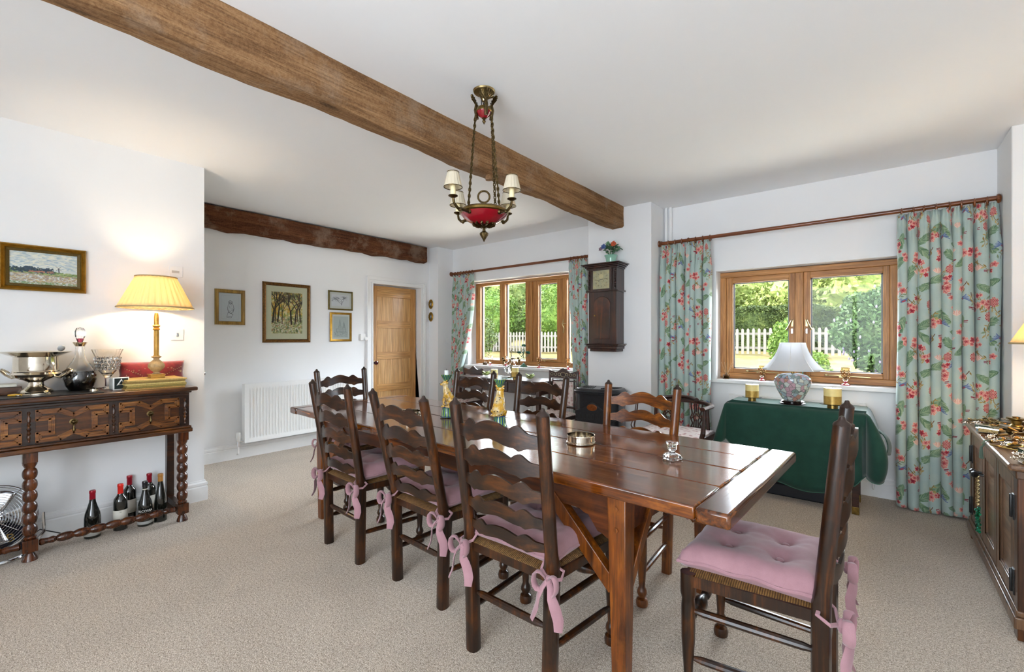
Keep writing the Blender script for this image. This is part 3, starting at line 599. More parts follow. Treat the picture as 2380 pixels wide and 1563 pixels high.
def shrub(name, x, y, r, mat, label, cat, group=None, cnt=7000, leaf=0.06, seed=1, z=None, stem=True, flowers=0, base=0.0):
    z0 = gz(x, y) if z is None else z; t = thing(name, label, cat, (x, y, z0), 0, group); cz = base + r[2] * 0.95
    def fn(rs):
        d = rs.normal(size=3); d /= np.linalg.norm(d); q = rs.uniform(0.72, 1.08) + 0.12 * math.sin(d[0] * 7 + seed) * math.cos(d[2] * 6 + seed)
        return (d[0] * r[0] * q, d[1] * r[1] * q, cz + d[2] * r[2] * q)
    lb = leaves(cnt, fn, leaf, seed); cb = blob((0, 0, cz), (r[0] * 0.85, r[1] * 0.85, r[2] * 0.85), seed, 22); n0 = len(lb.v); lb.v += cb.v; lb.f += [tuple(k + n0 for k in f) for f in cb.f]
    me_ = obj('foliage', lb, mat, t, smooth=0)
    if stem: obj('stem', MB().tube([(0, 0, -0.1), (0.05, 0, cz)], [0.05 * r[0] + 0.02, 0.03], 7), M_beam2, t)
    if flowers:
        def ff(rs):
            d = rs.normal(size=3); d[1] = -abs(d[1]); d /= np.linalg.norm(d); return (d[0] * r[0] * 1.05, d[1] * r[1] * 1.05, cz + d[2] * r[2] * 1.05)
        fb = MB(); rs = np.random.RandomState(seed + 5)
        for _ in range(flowers):
            p = ff(rs); fb.ball(p, 0.015, 6, (1, 1, 2.0))
        obj('blossom', fb, M_lav, t)
    return t
# clipped hedge behind the fence
hd = thing('clipped_hedge', 'long clipped green hedge standing behind the white picket fence', 'hedge', (-4.0, 17.6, gz(0, 17.6)))
def hf(rs):
    x = rs.uniform(-6.5, 5.0); f = rs.rand(); top = 1.35 + 0.10 * math.sin(x * 1.1) + 0.05 * math.sin(x * 3.7)
    if f < 0.72: return (x, -0.55 + 0.1 * math.sin(x * 2.3) + rs.uniform(-.07, .07), rs.uniform(-0.1, top))
    return (x, rs.uniform(-0.55, 0.6), top + rs.uniform(-.08, .08))
lb = leaves(42000, hf, 0.05, 4); n0 = len(lb.v); cb = MB().box(-6.5, 5.0, -0.5, 0.6, -0.3, 1.28); lb.v += cb.v; lb.f += [tuple(k + n0 for k in f) for f in cb.f]
obj('foliage', lb, M_hedge, hd, smooth=0)
# picket fence
def fence(x0, x1, y, label, seed, gap=0.155):
    t = thing('picket_fence', label, 'fence', (x0, y, gz(x0, y))); rs = random.Random(seed); b = MB(); n = int((x1 - x0) / gap)
    for i in range(n):
        x = i * gap; h = 0.86 + rs.uniform(-.01, .01); obj('picket', MB().prism([(x, 0.06), (x + 0.075, 0.06), (x + 0.075, h - 0.05), (x + 0.055, h), (x + 0.020, h), (x, h - 0.05)], 0.0, 0.02), M_fence, t)
    for z in (0.22, 0.66): obj('rail', MB().box(0, x1 - x0, 0.02, 0.06, z, z + 0.07), M_fence, t)
    for k in range(int((x1 - x0) / 2.2) + 1): obj('post', MB().box(k * 2.2, k * 2.2 + 0.1, 0.06, 0.16, -0.2, 0.84), M_fence, t)
M_fence = plain('weathered_white_fence_paint', lin('#736d63'), 0.8, var=0.08, scale=8)
fence(-8.2, 0.6, 15.6, 'white picket fence seen through the large right-hand window', 1)
fence(-17.5, -8.6, 14.6, 'white picket fence seen through the left window', 2, 0.16)
K = [  # x, y, radii, material, label, leaf, count, flowers
 ('flowering_shrub', 0.22, 11.6, (0.95, 0.7, 0.85), M_budd, 'large grey-green shrub with pale lilac blossom, right half of the large window', 'shrub', 0.055, 16000, 60, 0.2),
 ('low_shrub', -1.25, 10.6, (0.5, 0.4, 0.33), M_bush, 'small fresh green shrub low down behind the right-hand pane', 'shrub', 0.035, 5000, 0, 0),
 ('low_shrub', -1.75, 12.4, (0.34, 0.3, 0.6), M_bush, 'slim yellow-green sapling in front of the gap in the picket fence', 'shrub', 0.05, 1800, 0, 0),
 ('round_bush', -10.9, 16.2, (1.6, 1.0, 1.5), M_bush, 'lime green bush behind the fence in the middle light of the left window', 'bush', 0.07, 10000, 0, 0),
 ('round_bush', -13.9, 15.4, (1.5, 1.0, 1.4), M_bush, 'lime green bush in the leftmost light of the left window', 'bush', 0.07, 10000, 0, 0),
 ('round_bush', -8.3, 16.6, (1.5, 0.9, 1.3), M_bush, 'lime green bush behind the fence in the opening casement of the left window', 'bush', 0.07, 10000, 0, 0),
 ('dark_shrub', -11.9, 11.9, (1.2, 0.7, 0.85), M_hedge, 'dark green shrub hiding the fence in the leftmost light of the left window', 'shrub', 0.05, 9000, 0, 0.1),
]
for i, (nm, x, y, r, m, lb_, ct, lf, cn, fl, bs) in enumerate(K): shrub(nm, x, y, r, m, lb_, ct, None, cn, lf, 20 + i, flowers=fl, base=bs)
# trees on the rising bank
bank = [(-16, 22, 2.6, 0), (-13, 23, 2.8, 1), (-19, 24, 2.9, 1), (-10.2, 22.5, 2.4, 1), (-7.6, 24, 2.1, 1), (-22.5, 23, 3.0, 0), (-5.2, 25, 1.7, 1), (-3.2, 22.3, 1.5, 1), (-1.2, 21.5, 2.2, 1), (0.6, 20.5, 2.6, 1), (3.6, 21, 3.3, 0), (-27, 27, 4.2, 0), (-20, 31, 4.6, 0), (-14, 32, 4.4, 0)]
WHERE = ['behind the lime bushes in the left window', 'through the left window, pale and sparse']
for i, (x, y, r, k) in enumerate(bank):
    side = 'left window' if x < -6.5 else 'large right-hand window'
    lb_ = ('dense dark green tree' if k == 0 else 'yellowing scrubby tree') + ' on the bank seen through the ' + side
    shrub('bank_tree', x, y, (r * 1.05, r * 0.8, r * 0.95), M_tree if k == 0 else M_scrub, lb_, 'tree', ('dense dark trees' if k == 0 else 'yellowing scrub trees') + ' on the bank beyond the ' + side, 7000, 0.12, 50 + i, base=-0.3)
for i, (x, y, r, h) in enumerate([(-17, 62, 9, 4.5), (-28, 60, 9, 5.0), (-9.5, 62, 7, 4.2), (-2, 60, 8, 5.5), (-40, 58, 11, 6.5), (-50, 52, 12, 7.5)]):
    shrub('hill_wood', x, y, (r, 4, h), M_tree, 'distant wooded hilltop under the pale sky beyond the garden', 'woodland', 'rounded tree clumps along the distant hilltop', 5000, 0.42, 90 + i, z=3.2, base=-2.0, stem=False)
# ================= dining table =================
TX, TY, TR = -1.858, 1.972, math.radians(-2.6)
tb = thing('dining_table', 'long polished oak refectory table with breadboard ends in the room centre', 'table', (TX, TY, 0), TR)
L2, W2 = 1.545, 0.485
b = MB(); ys = [-W2, -0.235, 0.02, 0.262, W2]
for i in range(4): b.box(-L2 + 0.105, L2 - 0.105, ys[i] + 0.0015, ys[i + 1] - 0.0015, 0.705, 0.75 - (0.0008 if i % 2 else 0))
obj('tabletop', b, M_table, tb, bevel=0.006)
for s in (-1, 1): obj('breadboard_end', MB().box(min(s * L2, s * (L2 - 0.1035)), max(s * L2, s * (L2 - 0.1035)), -W2 - 0.004, W2 + 0.004, 0.703, 0.7505), M_tabley, tb, bevel=0.010)
LX, LY = 1.155, 0.415
for sx_ in (-1, 1):
    for sy_ in (-1, 1):
        b = MB(); x, y = sx_ * LX, sy_ * LY; w = 0.037
        vs = [(x + a * w, y + c * w, 0.704) for a, c in ((-1, -1), (1, -1), (1, 1), (-1, 1))] + [(x + a * w * 0.72 + sx_ * 0.004, y + c * w * 0.72, 0) for a, c in ((-1, -1), (1, -1), (1, 1), (-1, 1))]
        b.add(vs, [(0, 1, 2, 3), (7, 6, 5, 4), (0, 4, 5, 1), (1, 5, 6, 2), (2, 6, 7, 3), (3, 7, 4, 0)])
        lg = obj('leg', b, M_tleg, tb, bevel=0.004)
        for zz_ in (0.66, 0.585): obj('peg', MB().lathe([(0.009, 0), (0.009, 0.003), (0, 0.004)], 10, look((x, y + sy_ * w, zz_), (x, y + sy_ * (w + 1), zz_))), M_tleg, lg)
        b = MB(); b.bar((x - sx_ * 0.02, y, 0.36), (x - sx_ * 0.33, y, 0.66), 0.042, 0.055); obj('brace', b, M_tleg, tb, bevel=0.003)
        b = MB(); b.bar((x, y - sy_ * 0.02, 0.36), (x, y - sy_ * 0.24, 0.66), 0.055, 0.038); obj('brace', b, M_tleg, tb, bevel=0.003)
for s in (-1, 1):
    out = [(-LX + 0.03, 0.704), (-LX + 0.03, 0.53)] + [(-LX + 0.05 + 0.02 * k, 0.535 + 0.04 * (1 - math.cos(math.pi * k / 6)) + 0.006 * math.sin(k * 2.1)) for k in range(7)]
    out += [(-a, z) for a, z in reversed(out)]
    out = [(-LX + 0.03, 0.704)] + [p for p in out[1:-1]] + [(LX - 0.03, 0.704)]
    obj('apron', MB().prism(out[::-1], s * LY - 0.014, s * LY + 0.014), M_tapr, tb, bevel=0.002)
    obj('end_apron', MB().box(s * LX - 0.014, s * LX + 0.014, -LY + 0.03, LY - 0.03, 0.56, 0.704), M_tapr, tb, bevel=0.002)
# ================= ladder-back chairs =================
def interp(pts, u):
    for i in range(len(pts) - 1):
        if u <= pts[i + 1][0]:
            t = (u - pts[i][0]) / max(1e-9, pts[i + 1][0] - pts[i][0]); m = pts[i][2] if len(pts[i]) > 2 else 's'
            t2 = t * t * (3 - 2 * t) if m == 's' else (math.sin(t * math.pi / 2) if m == 'o' else (1 - math.cos(t * math.pi / 2) if m == 'i' else t))
            return pts[i][1] + (pts[i + 1][1] - pts[i][1]) * t2
    return pts[-1][1]
SL_T = [(0, 0.50, 's'), (0.10, 0.58, 's'), (0.22, 0.93, 'i'), (0.30, 0.70, 'o'), (0.5, 1.0, 'i'), (0.70, 0.70, 'o'), (0.78, 0.93, 's'), (0.90, 0.58, 's'), (1, 0.50)]
SL_B = [(0, 0.0, 's'), (0.12, -0.01, 'l'), (0.195, -0.16, 's'), (0.25, -0.04, 's'), (0.5, 0.20, 's'), (0.75, -0.04, 's'), (0.805, -0.16, 'l'), (0.88, -0.01, 's'), (1, 0.0)]
def slat_mb(z, h, w, yc, bow=0.042, th=0.009):
    b = MB(); n = 56; vs = []; fs = []
    for i in range(n + 1):
        u = i / n; x = (u - 0.5) * 2 * w; y = yc - bow * (1 - (2 * u - 1) ** 2); t = z + h * interp(SL_T, u); bt = z + h * interp(SL_B, u)
        vs += [(x, y - th / 2, t), (x, y + th / 2, t), (x, y + th / 2, bt), (x, y - th / 2, bt)]
    for i in range(n):
        for k in range(4): fs.append((4 * i + k, 4 * i + (k + 1) % 4, 4 * i + 4 + (k + 1) % 4, 4 * i + 4 + k))
    fs += [(3, 2, 1, 0), (4 * n, 4 * n + 1, 4 * n + 2, 4 * n + 3)]
    return b.add(vs, fs)
M_cap = plain('dark_turned_cap', (0.025, 0.012, 0.008), 0.3, var=0.2)
def chair(label, x, y, rz, mi=0, zs=1.0, group=None, base=None, rake=0.155):
    if base is not None: return dup(base, (x, y, 0), rz, label, group)
    t = thing('ladder_back_chair', label, 'chair', (x, y, 0), rz, group); mc, ms = M_chair[mi], M_slat[mi]
    BY, FY, XB, XT, XF, HS = -0.185, 0.195, 0.186, 0.213, 0.222, 0.445
    def yb(z): return BY - max(0, z - HS) * rake
    def xb(z): return XB + (XT - XB) * z
    for s in (-1, 1):
        b = MB(); zs_ = [0.0, 0.1, 0.25, 0.40, 0.455, 0.50, 0.60, 0.75, 0.90, 0.985]
        vs = []; fs = []; m = 12
        for z in zs_:
            r = 0.0262 if z < 0.46 else 0.0240 - (z - 0.46) * 0.002; ex = 0.55 if z < 0.46 else 1.0
            for k in range(m):
                a = 2 * math.pi * (k + 0.5) / m; cx_, sy_ = math.cos(a), math.sin(a); q = max(abs(cx_), abs(sy_)); f_ = (ex + (1 - ex) / q) if ex < 1 else 1.0
                vs.append((s * xb(z) + r * cx_ * min(1.12, f_), yb(z) + r * sy_ * min(1.12, f_), z))
        n = len(zs_)
        for i in range(n - 1):
            for k in range(m): fs.append((i * m + k, i * m + (k + 1) % m, (i + 1) * m + (k + 1) % m, (i + 1) * m + k))
        fs += [tuple(reversed(range(m))), tuple((n - 1) * m + k for k in range(m))]
        p = obj('rear_post', b.add(vs, fs), mc, t)
        obj('post_cap', MB(T(s * xb(0.985), yb(0.985), 0.983)).lathe([(0.0225, 0), (0.0232, 0.004), (0.0195, 0.010), (0.011, 0.016), (0.0085, 0.021), (0.006, 0.027), (0, 0.029)], 14), M_cap, p)
        fl = MB(T(s * XF, FY, 0)).lathe([(0.019, 0), (0.027, 0.006), (0.029, 0.022), (0.025, 0.038), (0.015, 0.046), (0.019, 0.054), (0.024, 0.066), (0.021, 0.080), (0.014, 0.094), (0.018, 0.15), (0.0225, 0.22), (0.023, 0.33), (0.021, 0.352), (0.023, 0.360), (0.026, 0.372), (0.026, 0.442)], 16)
        obj('front_leg', fl, mc, t)
        for z0, z1 in ((0.315, 0.315), (0.165, 0.155)):
            obj('stretcher', MB().turn((s * xb(z0), BY, z0), (s * XF, FY, z1), [(0.008, 0.05), (0.0125, 0.12), (0.0135, 0.5), (0.0125, 0.88), (0.008, 0.95)], 10), mc, t)
    obj('stretcher', MB().turn((-xb(.235), BY, 0.235), (xb(.235), BY, 0.235), [(0.008, 0.08), (0.0135, 0.16), (0.0145, 0.5), (0.0135, 0.84), (0.008, 0.92)], 10), mc, t)
    pr = [(0.010, 0.05), (0.014, 0.12), (0.011, 0.16), (0.024, 0.27), (0.026, 0.33), (0.012, 0.44), (0.010, 0.455), (0.017, 0.47), (0.017, 0.53), (0.010, 0.545), (0.012, 0.56), (0.026, 0.67), (0.024, 0.73), (0.011, 0.84), (0.014, 0.88), (0.010, 0.95)]
    obj('front_stretcher', MB().turn((-XF, FY, 0.27), (XF, FY, 0.27), pr, 14), mc, t)
    b = MB(); h0, h1 = 0.405, 0.432
    b.bar((-XB, BY, .418), (XB, BY, .418), 0.026, 0.036); b.bar((-XF, FY, .418), (XF, FY, .418), 0.026, 0.036)
    for s in (-1, 1): b.bar((s * XB * 1.04, BY, .418), (s * XF, FY, .418), 0.036, 0.026) if False else b.box(0, 0.001, 0, 0.001, 0.41, 0.411) if False else None
    for s in (-1, 1):
        x0, x1 = s * 0.196, s * 0.226; w = 0.012
        b.add([(x0 - w, BY, .40), (x0 + w, BY, .40), (x1 + w, FY, .40), (x1 - w, FY, .40), (x0 - w, BY, .436), (x0 + w, BY, .436), (x1 + w, FY, .436), (x1 - w, FY, .436)], [(3, 2, 1, 0), (4, 5, 6, 7), (0, 1, 5, 4), (1, 2, 6, 5), (2, 3, 7, 6), (3, 0, 4, 7)])
    obj('seat_rail', b, mc, t)
    nseg = 10
    def sf(u, v):
        yy = BY - 0.014 + (FY - BY + 0.028) * v; w = 0.196 + (0.236 - 0.196) * v; e = min(u, 1 - u, v, 1 - v); xx = (2 * u - 1) * w
        return (xx, yy, 0.436 + 0.014 * min(1, e * 9) ** 0.5 - 0.006 * min(1, e * 2.2))
    b = MB().sheet(sf, 20, 20); n0 = len(b.v); b.v += [(x, y, 0.434) for x, y, z in b.v]; m = 21
    b.f += [tuple(reversed([k + n0 for k in f])) for f in b.f]
    for k in range(20):
        for a, c in ((k, k + 1), (20 * m + k + 1, 20 * m + k), ((k + 1) * m, k * m), (k * m + 20, (k + 1) * m + 20)): b.f.append((c, a, a + n0, c + n0))
    b.uv = {}
    obj('rush_seat', b, M_rush, t, smooth=50)
    for k, (z, h) in enumerate(((0.868, 0.082), (0.772, 0.076), (0.678, 0.070), (0.586, 0.062), (0.500, 0.054))):
        obj('slat', slat_mb(z, h, xb(z) - 0.008, yb(z + h / 2) + 0.004), ms, t)
    return t
def chair_at(label, x, y, rz, mi=0, sc=1.0, **k):
    c = chair(label, x, y, rz, mi, **k); c.scale = (sc, sc, sc); return c
CH = {}
D = math.radians
CH['n1'] = chair_at('ladder-back chair on the near side of the table, leftmost of the near three', -2.445, 1.614, D(-2.9), 0, 1.005, rake=0.165)
CH['n2'] = chair_at('ladder-back chair on the near side of the table, middle of the near three', -1.769, 1.625, D(-2.9), 0, 1.0, rake=0.24)
CH['n3'] = chair_at('ladder-back chair on the near side, largest in view beside the table leg', -1.091, 1.507, D(-1), 0, 1.02, rake=0.14)
CH['r'] = chair_at('ladder-back chair at the right end of the table, seen from its side', -0.325, 1.825, D(91), 0, 1.0, rake=0.095); CH['r'].scale = (1, 1, 1.03)
CH['l'] = chair_at('ladder-back chair at the far left end of the table before the radiator', -3.225, 2.012, D(-90), 2, 1.005)
CH['f3'] = chair_at('golden ladder-back chair on the far side beside the black stove', -1.085, 2.235, D(178), 1)
CH['f2'] = chair_at('ladder-back chair on the far side of the table, middle of the far three', -1.885, 2.36, D(178), 2)
CH['f1'] = chair_at('ladder-back chair on the far side of the table, nearest the oak door', -2.515, 2.32, D(177), 2, 1.003)
# cushions
def cushion_parts(t, tie=True, sq=0.205, seed=0):
    rs = random.Random(seed); NB = 36; tuft = [(-0.07, -0.075), (0.07, -0.075), (-0.07, 0.075), (0.07, 0.075)]
    def edge(u, v):   # square with pointed corners
        x, y = (2 * u - 1), (2 * v - 1); k = 1 - 0.055 * (1 - x * x if abs(y) > abs(x) else 1 - y * y) * max(abs(x), abs(y))
        wf = 1 + 0.05 * v
        return x * sq * k * wf, y * sq * k
    def top(u, v, sg):
        x, y = edge(u, v); e = min(1.0, (1 - max(abs(2 * u - 1), abs(2 * v - 1))) / 0.30); h = 0.030 * math.sqrt(max(0, 1 - (1 - e) ** 2))
        if sg > 0:
            h *= 1.45
            for tx, ty in tuft:
                d2 = (x - tx) ** 2 + (y - ty) ** 2; h -= 0.014 * math.exp(-d2 / 0.0006) + 0.013 * math.exp(-d2 / 0.0035)
                h -= 0.0016 * math.exp(-d2 / 0.006) * math.cos(9 * math.atan2(y - ty, x - tx))
            h += 0.0018 * math.sin(28 * (x + y) + seed) * e + 0.0015 * math.sin(70 * x + 3 * math.sin(20 * y)) * (1 - e)
            h = max(h, 0.002)
        return (x, y, 0.026 + h if sg > 0 else 0.026 - h * 0.85)
    b = MB(); b.sheet(lambda u, v: top(u, v, 1), NB, NB); b.sheet(lambda u, v: top(1 - u, v, -1), NB, NB); b.uv = {}
    obj('pad', b, M_pink, t, smooth=180)
    pts = []
    for (a, c, d_, e_) in ((0, 0, 1, 0), (1, 0, 1, 1), (1, 1, 0, 1), (0, 1, 0, 0)):
        for k in range(14): f = k / 14; x, y = edge(a + (d_ - a) * f, c + (e_ - c) * f); pts.append((x, y, 0.026 + 0.003 * math.sin(k * 1.3 + seed)))
    obj('piping', MB().tube(pts, 0.0042, 6, True), M_pink, t)
    for tx, ty in tuft: obj('button', MB().ball((tx, ty, 0.049), 0.0125, 12, (1, 1, 0.5)), M_pink, t)
    if tie:
        for s in (-1, 1):
            cx_, cy_ = s * 0.188, -sq + 0.018; b = MB(); px, py, pz_ = s * 0.21, -sq - 0.028, -0.012
            b.tube([(s * 0.165, -sq + 0.01, 0.026), (s * 0.235, -sq + 0.02, 0.004), (s * 0.245, -sq - 0.01, -0.006), (px, py, pz_)], 0.006, 6, flat=0.5)
            b.tube([(s * 0.165, -sq + 0.01, 0.026), (s * 0.168, -sq - 0.018, 0.006), (px, py, pz_)], 0.006, 6, flat=0.5)
            b.ball((px, py - 0.006, pz_), 0.014, 10, (1, 0.8, 1.2))
            for q, ln in ((-1, 0.05), (1, 0.045)):
                lp = [(px + q * ln * math.sin(a) * (0.6 + 0.4 * math.sin(a)), py - 0.012 - 0.012 * math.sin(a), pz_ + 0.024 * math.sin(2 * a)) for a in [math.pi * k / 10 for k in range(11)]]
                b.tube(lp, [0.005 + 0.010 * math.sin(math.pi * k / 10) for k in range(11)], 8, flat=0.3)
                tl = [(px + q * (0.008 + 0.045 * k / 6 + rs.uniform(0, .004)), py - 0.008 - 0.010 * math.sin(k) - 0.004 * k, pz_ - 0.0145 * k - 0.0006 * k * k) for k in range(7)]
                b.tube(tl, [0.006, 0.012, 0.015, 0.017, 0.018, 0.018, 0.014], 8, flat=0.22)
            obj('tie', b, M_pink, t)
def cushion(key, label, seed):
    c = CH[key]; M = Matrix.Translation(c.location) @ Matrix.Rotation(c.rotation_euler.z, 4, 'Z'); p = M @ Vector((0, 0.018, 0.447))
    t = thing('seat_cushion', label, 'cushion', tuple(p), c.rotation_euler.z, 'dusty pink tie-on seat cushions'); cushion_parts(t, True, 0.205, seed); t.scale = (1.02, 1.03, 1.3); return t
cushion('n1', 'dusty pink tied seat cushion on the leftmost near-side chair', 1)
cushion('n2', 'dusty pink tied seat cushion on the middle near-side chair', 2)
cushion('n3', 'dusty pink tied seat cushion on the nearest chair beside the table leg', 3)
cr_ = cushion('r', 'dusty pink button-tufted seat cushion in full view at the right table end', 4)
cr_.scale = (1.0, 1.06, 1.35)
cushion('l', 'dusty pink tied seat cushion on the chair at the far left table end', 5)
cushion('f3', 'dusty pink seat cushion on the golden chair beside the stove', 6)
cushion('f2', 'dusty pink seat cushion on the middle far-side chair', 7)
# ================= sideboard on the left wall =================
def yx(u, X):   # world Y where the ray through column u meets plane X
    d = ray(u, 0); return X * d[1] / d[0]
def xy(u, Y):
    d = ray(u, 0); return Y * d[0] / d[1]
ST = 0.930
M_sbm = wood('worn_oak_moulding', '#3d1f09', '#7a4618', '#a87030', 1, 0.3, 1.0, 0.3, 0.3)
sb = thing('sideboard', 'dark carved oak sideboard with bobbin-turned legs against the left wall', 'sideboard', (-3.88, 0.25, 0))
ox, oy = 3.88, -0.25
def sl(x0, x1, y0, y1, z0, z1): return (x0 + ox, x1 + ox, y0 + oy, y1 + oy, z0, z1)
SY0, SY1 = -0.52, 1.005
obj('top', MB().box(*sl(-4.095, -3.655, SY0 - .03, SY1 + .03, ST - 0.026, ST)), M_sbp, sb, bevel=0.008)
b = MB(); b.box(*sl(-4.09, -3.685, SY0, SY1, ST - 0.040, ST - 0.024)); b.box(*sl(-4.09, -3.70, SY0, SY1 - .01, ST - 0.058, ST - 0.040)); obj('cornice', b, M_sbd, sb, bevel=0.004)
b = MB(); b.box(*sl(-4.09, -3.725, SY0 + .01, SY1 - .005, 0.645, ST - 0.058)); obj('body', b, M_sbd, sb)
b = MB(); b.box(*sl(-4.09, -3.70, SY0, SY1 + .004, 0.645, 0.660)); b.box(*sl(-4.09, -3.69, SY0 - .002, SY1 + .008, 0.618, 0.645)); obj('lower_moulding', b, M_sbp, sb, bevel=0.005)
def drawer(y0, y1):
    z0, z1 = 0.668, 0.856; yc = (y0 + y1) / 2; x = -3.722 + ox
    d_ = obj('drawer', MB().box(x - 0.02, x, y0 + oy, y1 + oy, z0, z1), M_sbp, sb)
    def outl(m):
        n = 0.052 - m; hz = 0.032 + m; zc = (z0 + z1) / 2; vw = 0.052 + m * .8; vz = 0.034
        P = [(y0 + m, z0 + m), (yc - vw, z0 + m), (yc, z0 + m + vz), (yc + vw, z0 + m), (y1 - m, z0 + m), (y1 - m, zc - hz), (y1 - n - 2 * m, zc - hz), (y1 - n - 2 * m, zc + hz), (y1 - m, zc + hz), (y1 - m, z1 - m), (yc + vw, z1 - m), (yc, z1 - m - vz), (yc - vw, z1 - m), (y0 + m, z1 - m), (y0 + m, zc + hz), (y0 + n + 2 * m, zc + hz), (y0 + n + 2 * m, zc - hz), (y0 + m, zc - hz)]
        return [(x + 0.002, a + oy, c) for a, c in P]
    b = MB()
    for m, r in ((0.005, 0.0065), (0.015, 0.0042), (0.0225, 0.0034)):
        P = outl(m); 
        for i in range(len(P)): q0, q1 = Vector(P[i]), Vector(P[(i + 1) % len(P)]); e = (q1 - q0).normalized() * r * .7; b.bar(q0 - e, q1 + e, r * 2, r * 2.2)
    obj('moulding', b, M_sbm, d_, bevel=0.0012)
    h = obj('drop_handle', MB(T(x + 0.012, yc + oy, (z0 + z1) / 2 - 0.052)).lathe([(0, 0), (0.007, 0.005), (0.008, 0.013), (0.004, 0.026), (0.0025, 0.040), (0.0035, 0.046), (0, 0.050)], 12), M_obronze, d_)
    obj('handle_plate', MB(look((x, yc + oy, (z0 + z1) / 2 + .006), (x + 1, yc + oy, (z0 + z1) / 2 + .006))).lathe([(0.019, 0), (0.019, 0.003), (0.012, 0.005), (0.006, 0.013), (0, 0.016)], 18), M_obronze, h)
for y0, y1 in ((0.627, 0.940), (0.264, 0.576), (-0.103, 0.209), (-0.47, -0.155)): drawer(y0, y1)
SPN = [(0.004, 0), (0.008, 0.05), (0.004, 0.12), (0.004, 0.15), (0.008, 0.19), (0.008, 0.33), (0.004, 0.36), (0.009, 0.42), (0.004, 0.48), (0.010, 0.56), (0.004, 0.64), (0.009, 0.70), (0.004, 0.76), (0.008, 0.84), (0.003, 0.92), (0.006, 0.97), (0, 1.0)]
for y in (0.974, 0.601, 0.237, -0.13): obj('split_spindle', MB().turn((-3.722 + ox, y + oy, 0.850), (-3.722 + ox, y + oy, 0.672), SPN, 12), M_sbp, sb)
def bobbin(n, r0, r1, z0, z1):
    pr = []
    for k in range(n):
        a, c = z0 + (z1 - z0) * k / n, z0 + (z1 - z0) * (k + 1) / n
        for q in range(7): pr.append((r0 + (r1 - r0) * math.sin(math.pi * q / 6) ** 0.6, a + (c - a) * (q + .02) / 6.04))
    return pr
FX = -3.745
for y in (0.965, 0.243, -0.48):
    pr = [(0.012, 0.0)] if False else [(0.020, 0), (0.032, 0.002), (0.026, 0.02), (0.017, 0.045), (0.020, 0.058)]
    b = MB(T(FX + ox, y + oy, 0)).lathe([(0.0, 0.0), (0.034, 0.002), (0.030, 0.018), (0.018, 0.044), (0.022, 0.056)], 12)
    b.M = Matrix.Identity(4); b.box(FX + ox - 0.031, FX + ox + 0.031, y + oy - 0.031, y + oy + 0.031, 0.054, 0.122)
    b.lathe([(0.024, 0), (0.029, 0.012), (0.020, 0.022)] + bobbin(6, 0.021, 0.032, 0.022, 0.405) + [(0.022, 0.408), (0.030, 0.425), (0.032, 0.44)], 20, T(FX + ox, y + oy, 0.122))
    b.box(FX + ox - 0.030, FX + ox + 0.030, y + oy - 0.030, y + oy + 0.030, 0.560, 0.622)
    obj('leg', b, M_sbl, sb, bevel=0.003)
for a, c in ((0.243, 0.965), (-0.48, 0.243)):
    pr = [(0.014, 0.05), (0.020, 0.06), (0.016, 0.10), (0.020, 0.13), (0.012, 0.15)] + [(r, z) for r, z in bobbin(7, 0.0165, 0.0255, 0.15, 0.85)] + [(0.012, 0.85), (0.020, 0.87), (0.016, 0.90), (0.020, 0.94), (0.014, 0.95)]
    obj('stretcher', MB().turn((FX + ox, a + oy, 0.09), (FX + ox, c + oy, 0.09), pr, 16), M_sbl, sb)
for y in (0.96, -0.48):
    obj('rear_leg', MB().box(*sl(-4.045, -4.0, y - .022, y + .022, 0, 0.62)), M_sbd, sb, bevel=0.002)
    obj('side_stretcher', MB().box(*sl(-4.0, FX - .03, y - .018, y + .018, 0.075, 0.115)), M_sbd, sb, bevel=0.002)
# ---- on the sideboard ----
def at_side(u, X): return X, yx(u, X)
X_, Y_ = at_side(84, -3.90)
t = thing('wine_cooler', 'silver two-handled urn wine cooler on the left of the sideboard', 'wine cooler', (X_, Y_, ST))
k = 0.0027
pr = [(0.0, 0.012), (0.080, 0.012), (0.083, 0.020), (0.070, 0.034), (0.045, 0.048), (0.036, 0.062), (0.036, 0.078), (0.060, 0.092), (0.108, 0.112), (0.118, 0.128), (0.108, 0.140), (0.110, 0.146), (0.106, 0.152), (0.103, 0.235), (0.112, 0.240), (0.165, 0.262), (0.170, 0.265), (0.165, 0.267), (0.115, 0.250), (0.100, 0.235), (0.0, 0.235)]
pr = [(r * 0.92, z * 0.96) for r, z in pr]
obj('bowl', MB().lathe(pr, 40), M_silver, t)
for a in range(4):
    an = a * math.pi / 2 + .6; obj('foot', MB().ball((0.078 * math.cos(an), 0.078 * math.sin(an), 0.008), 0.012, 8, (1.6, 1, .7), R(0)), M_silver, t)
for s in (-1, 1):
    a = math.radians(52); c_, s_ = math.cos(a) * s, math.sin(a) * s
    obj('handle', MB().tube([(c_ * r, s_ * r, z) for r, z in ((0.095, 0.105), (0.12, 0.10), (0.145, 0.115), (0.165, 0.135), (0.178, 0.148), (0.168, 0.152), (0.15, 0.142), (0.13, 0.13))], [0.006, 0.007, 0.007, 0.009, 0.008, 0.007, 0.006, 0.005], 8), M_silver, t)
obj('ladle', MB().tube([(0.03, 0.07, 0.235), (0.05, 0.10, 0.262), (0.06, 0.12, 0.275)], [0.007, 0.011, 0.014], 10), M_white, t) if False else None
tag(obj('porcelain_spoon', MB().ball((0, 0, 0), 0.02, 12, (1.9, 0.9, 0.5), R(-.5, 'Y')), M_white, loc=(X_ + 0.02, Y_ + 0.105, ST + 0.275)), 'white porcelain spoon bowl sticking up over the wine cooler rim', 'spoon')
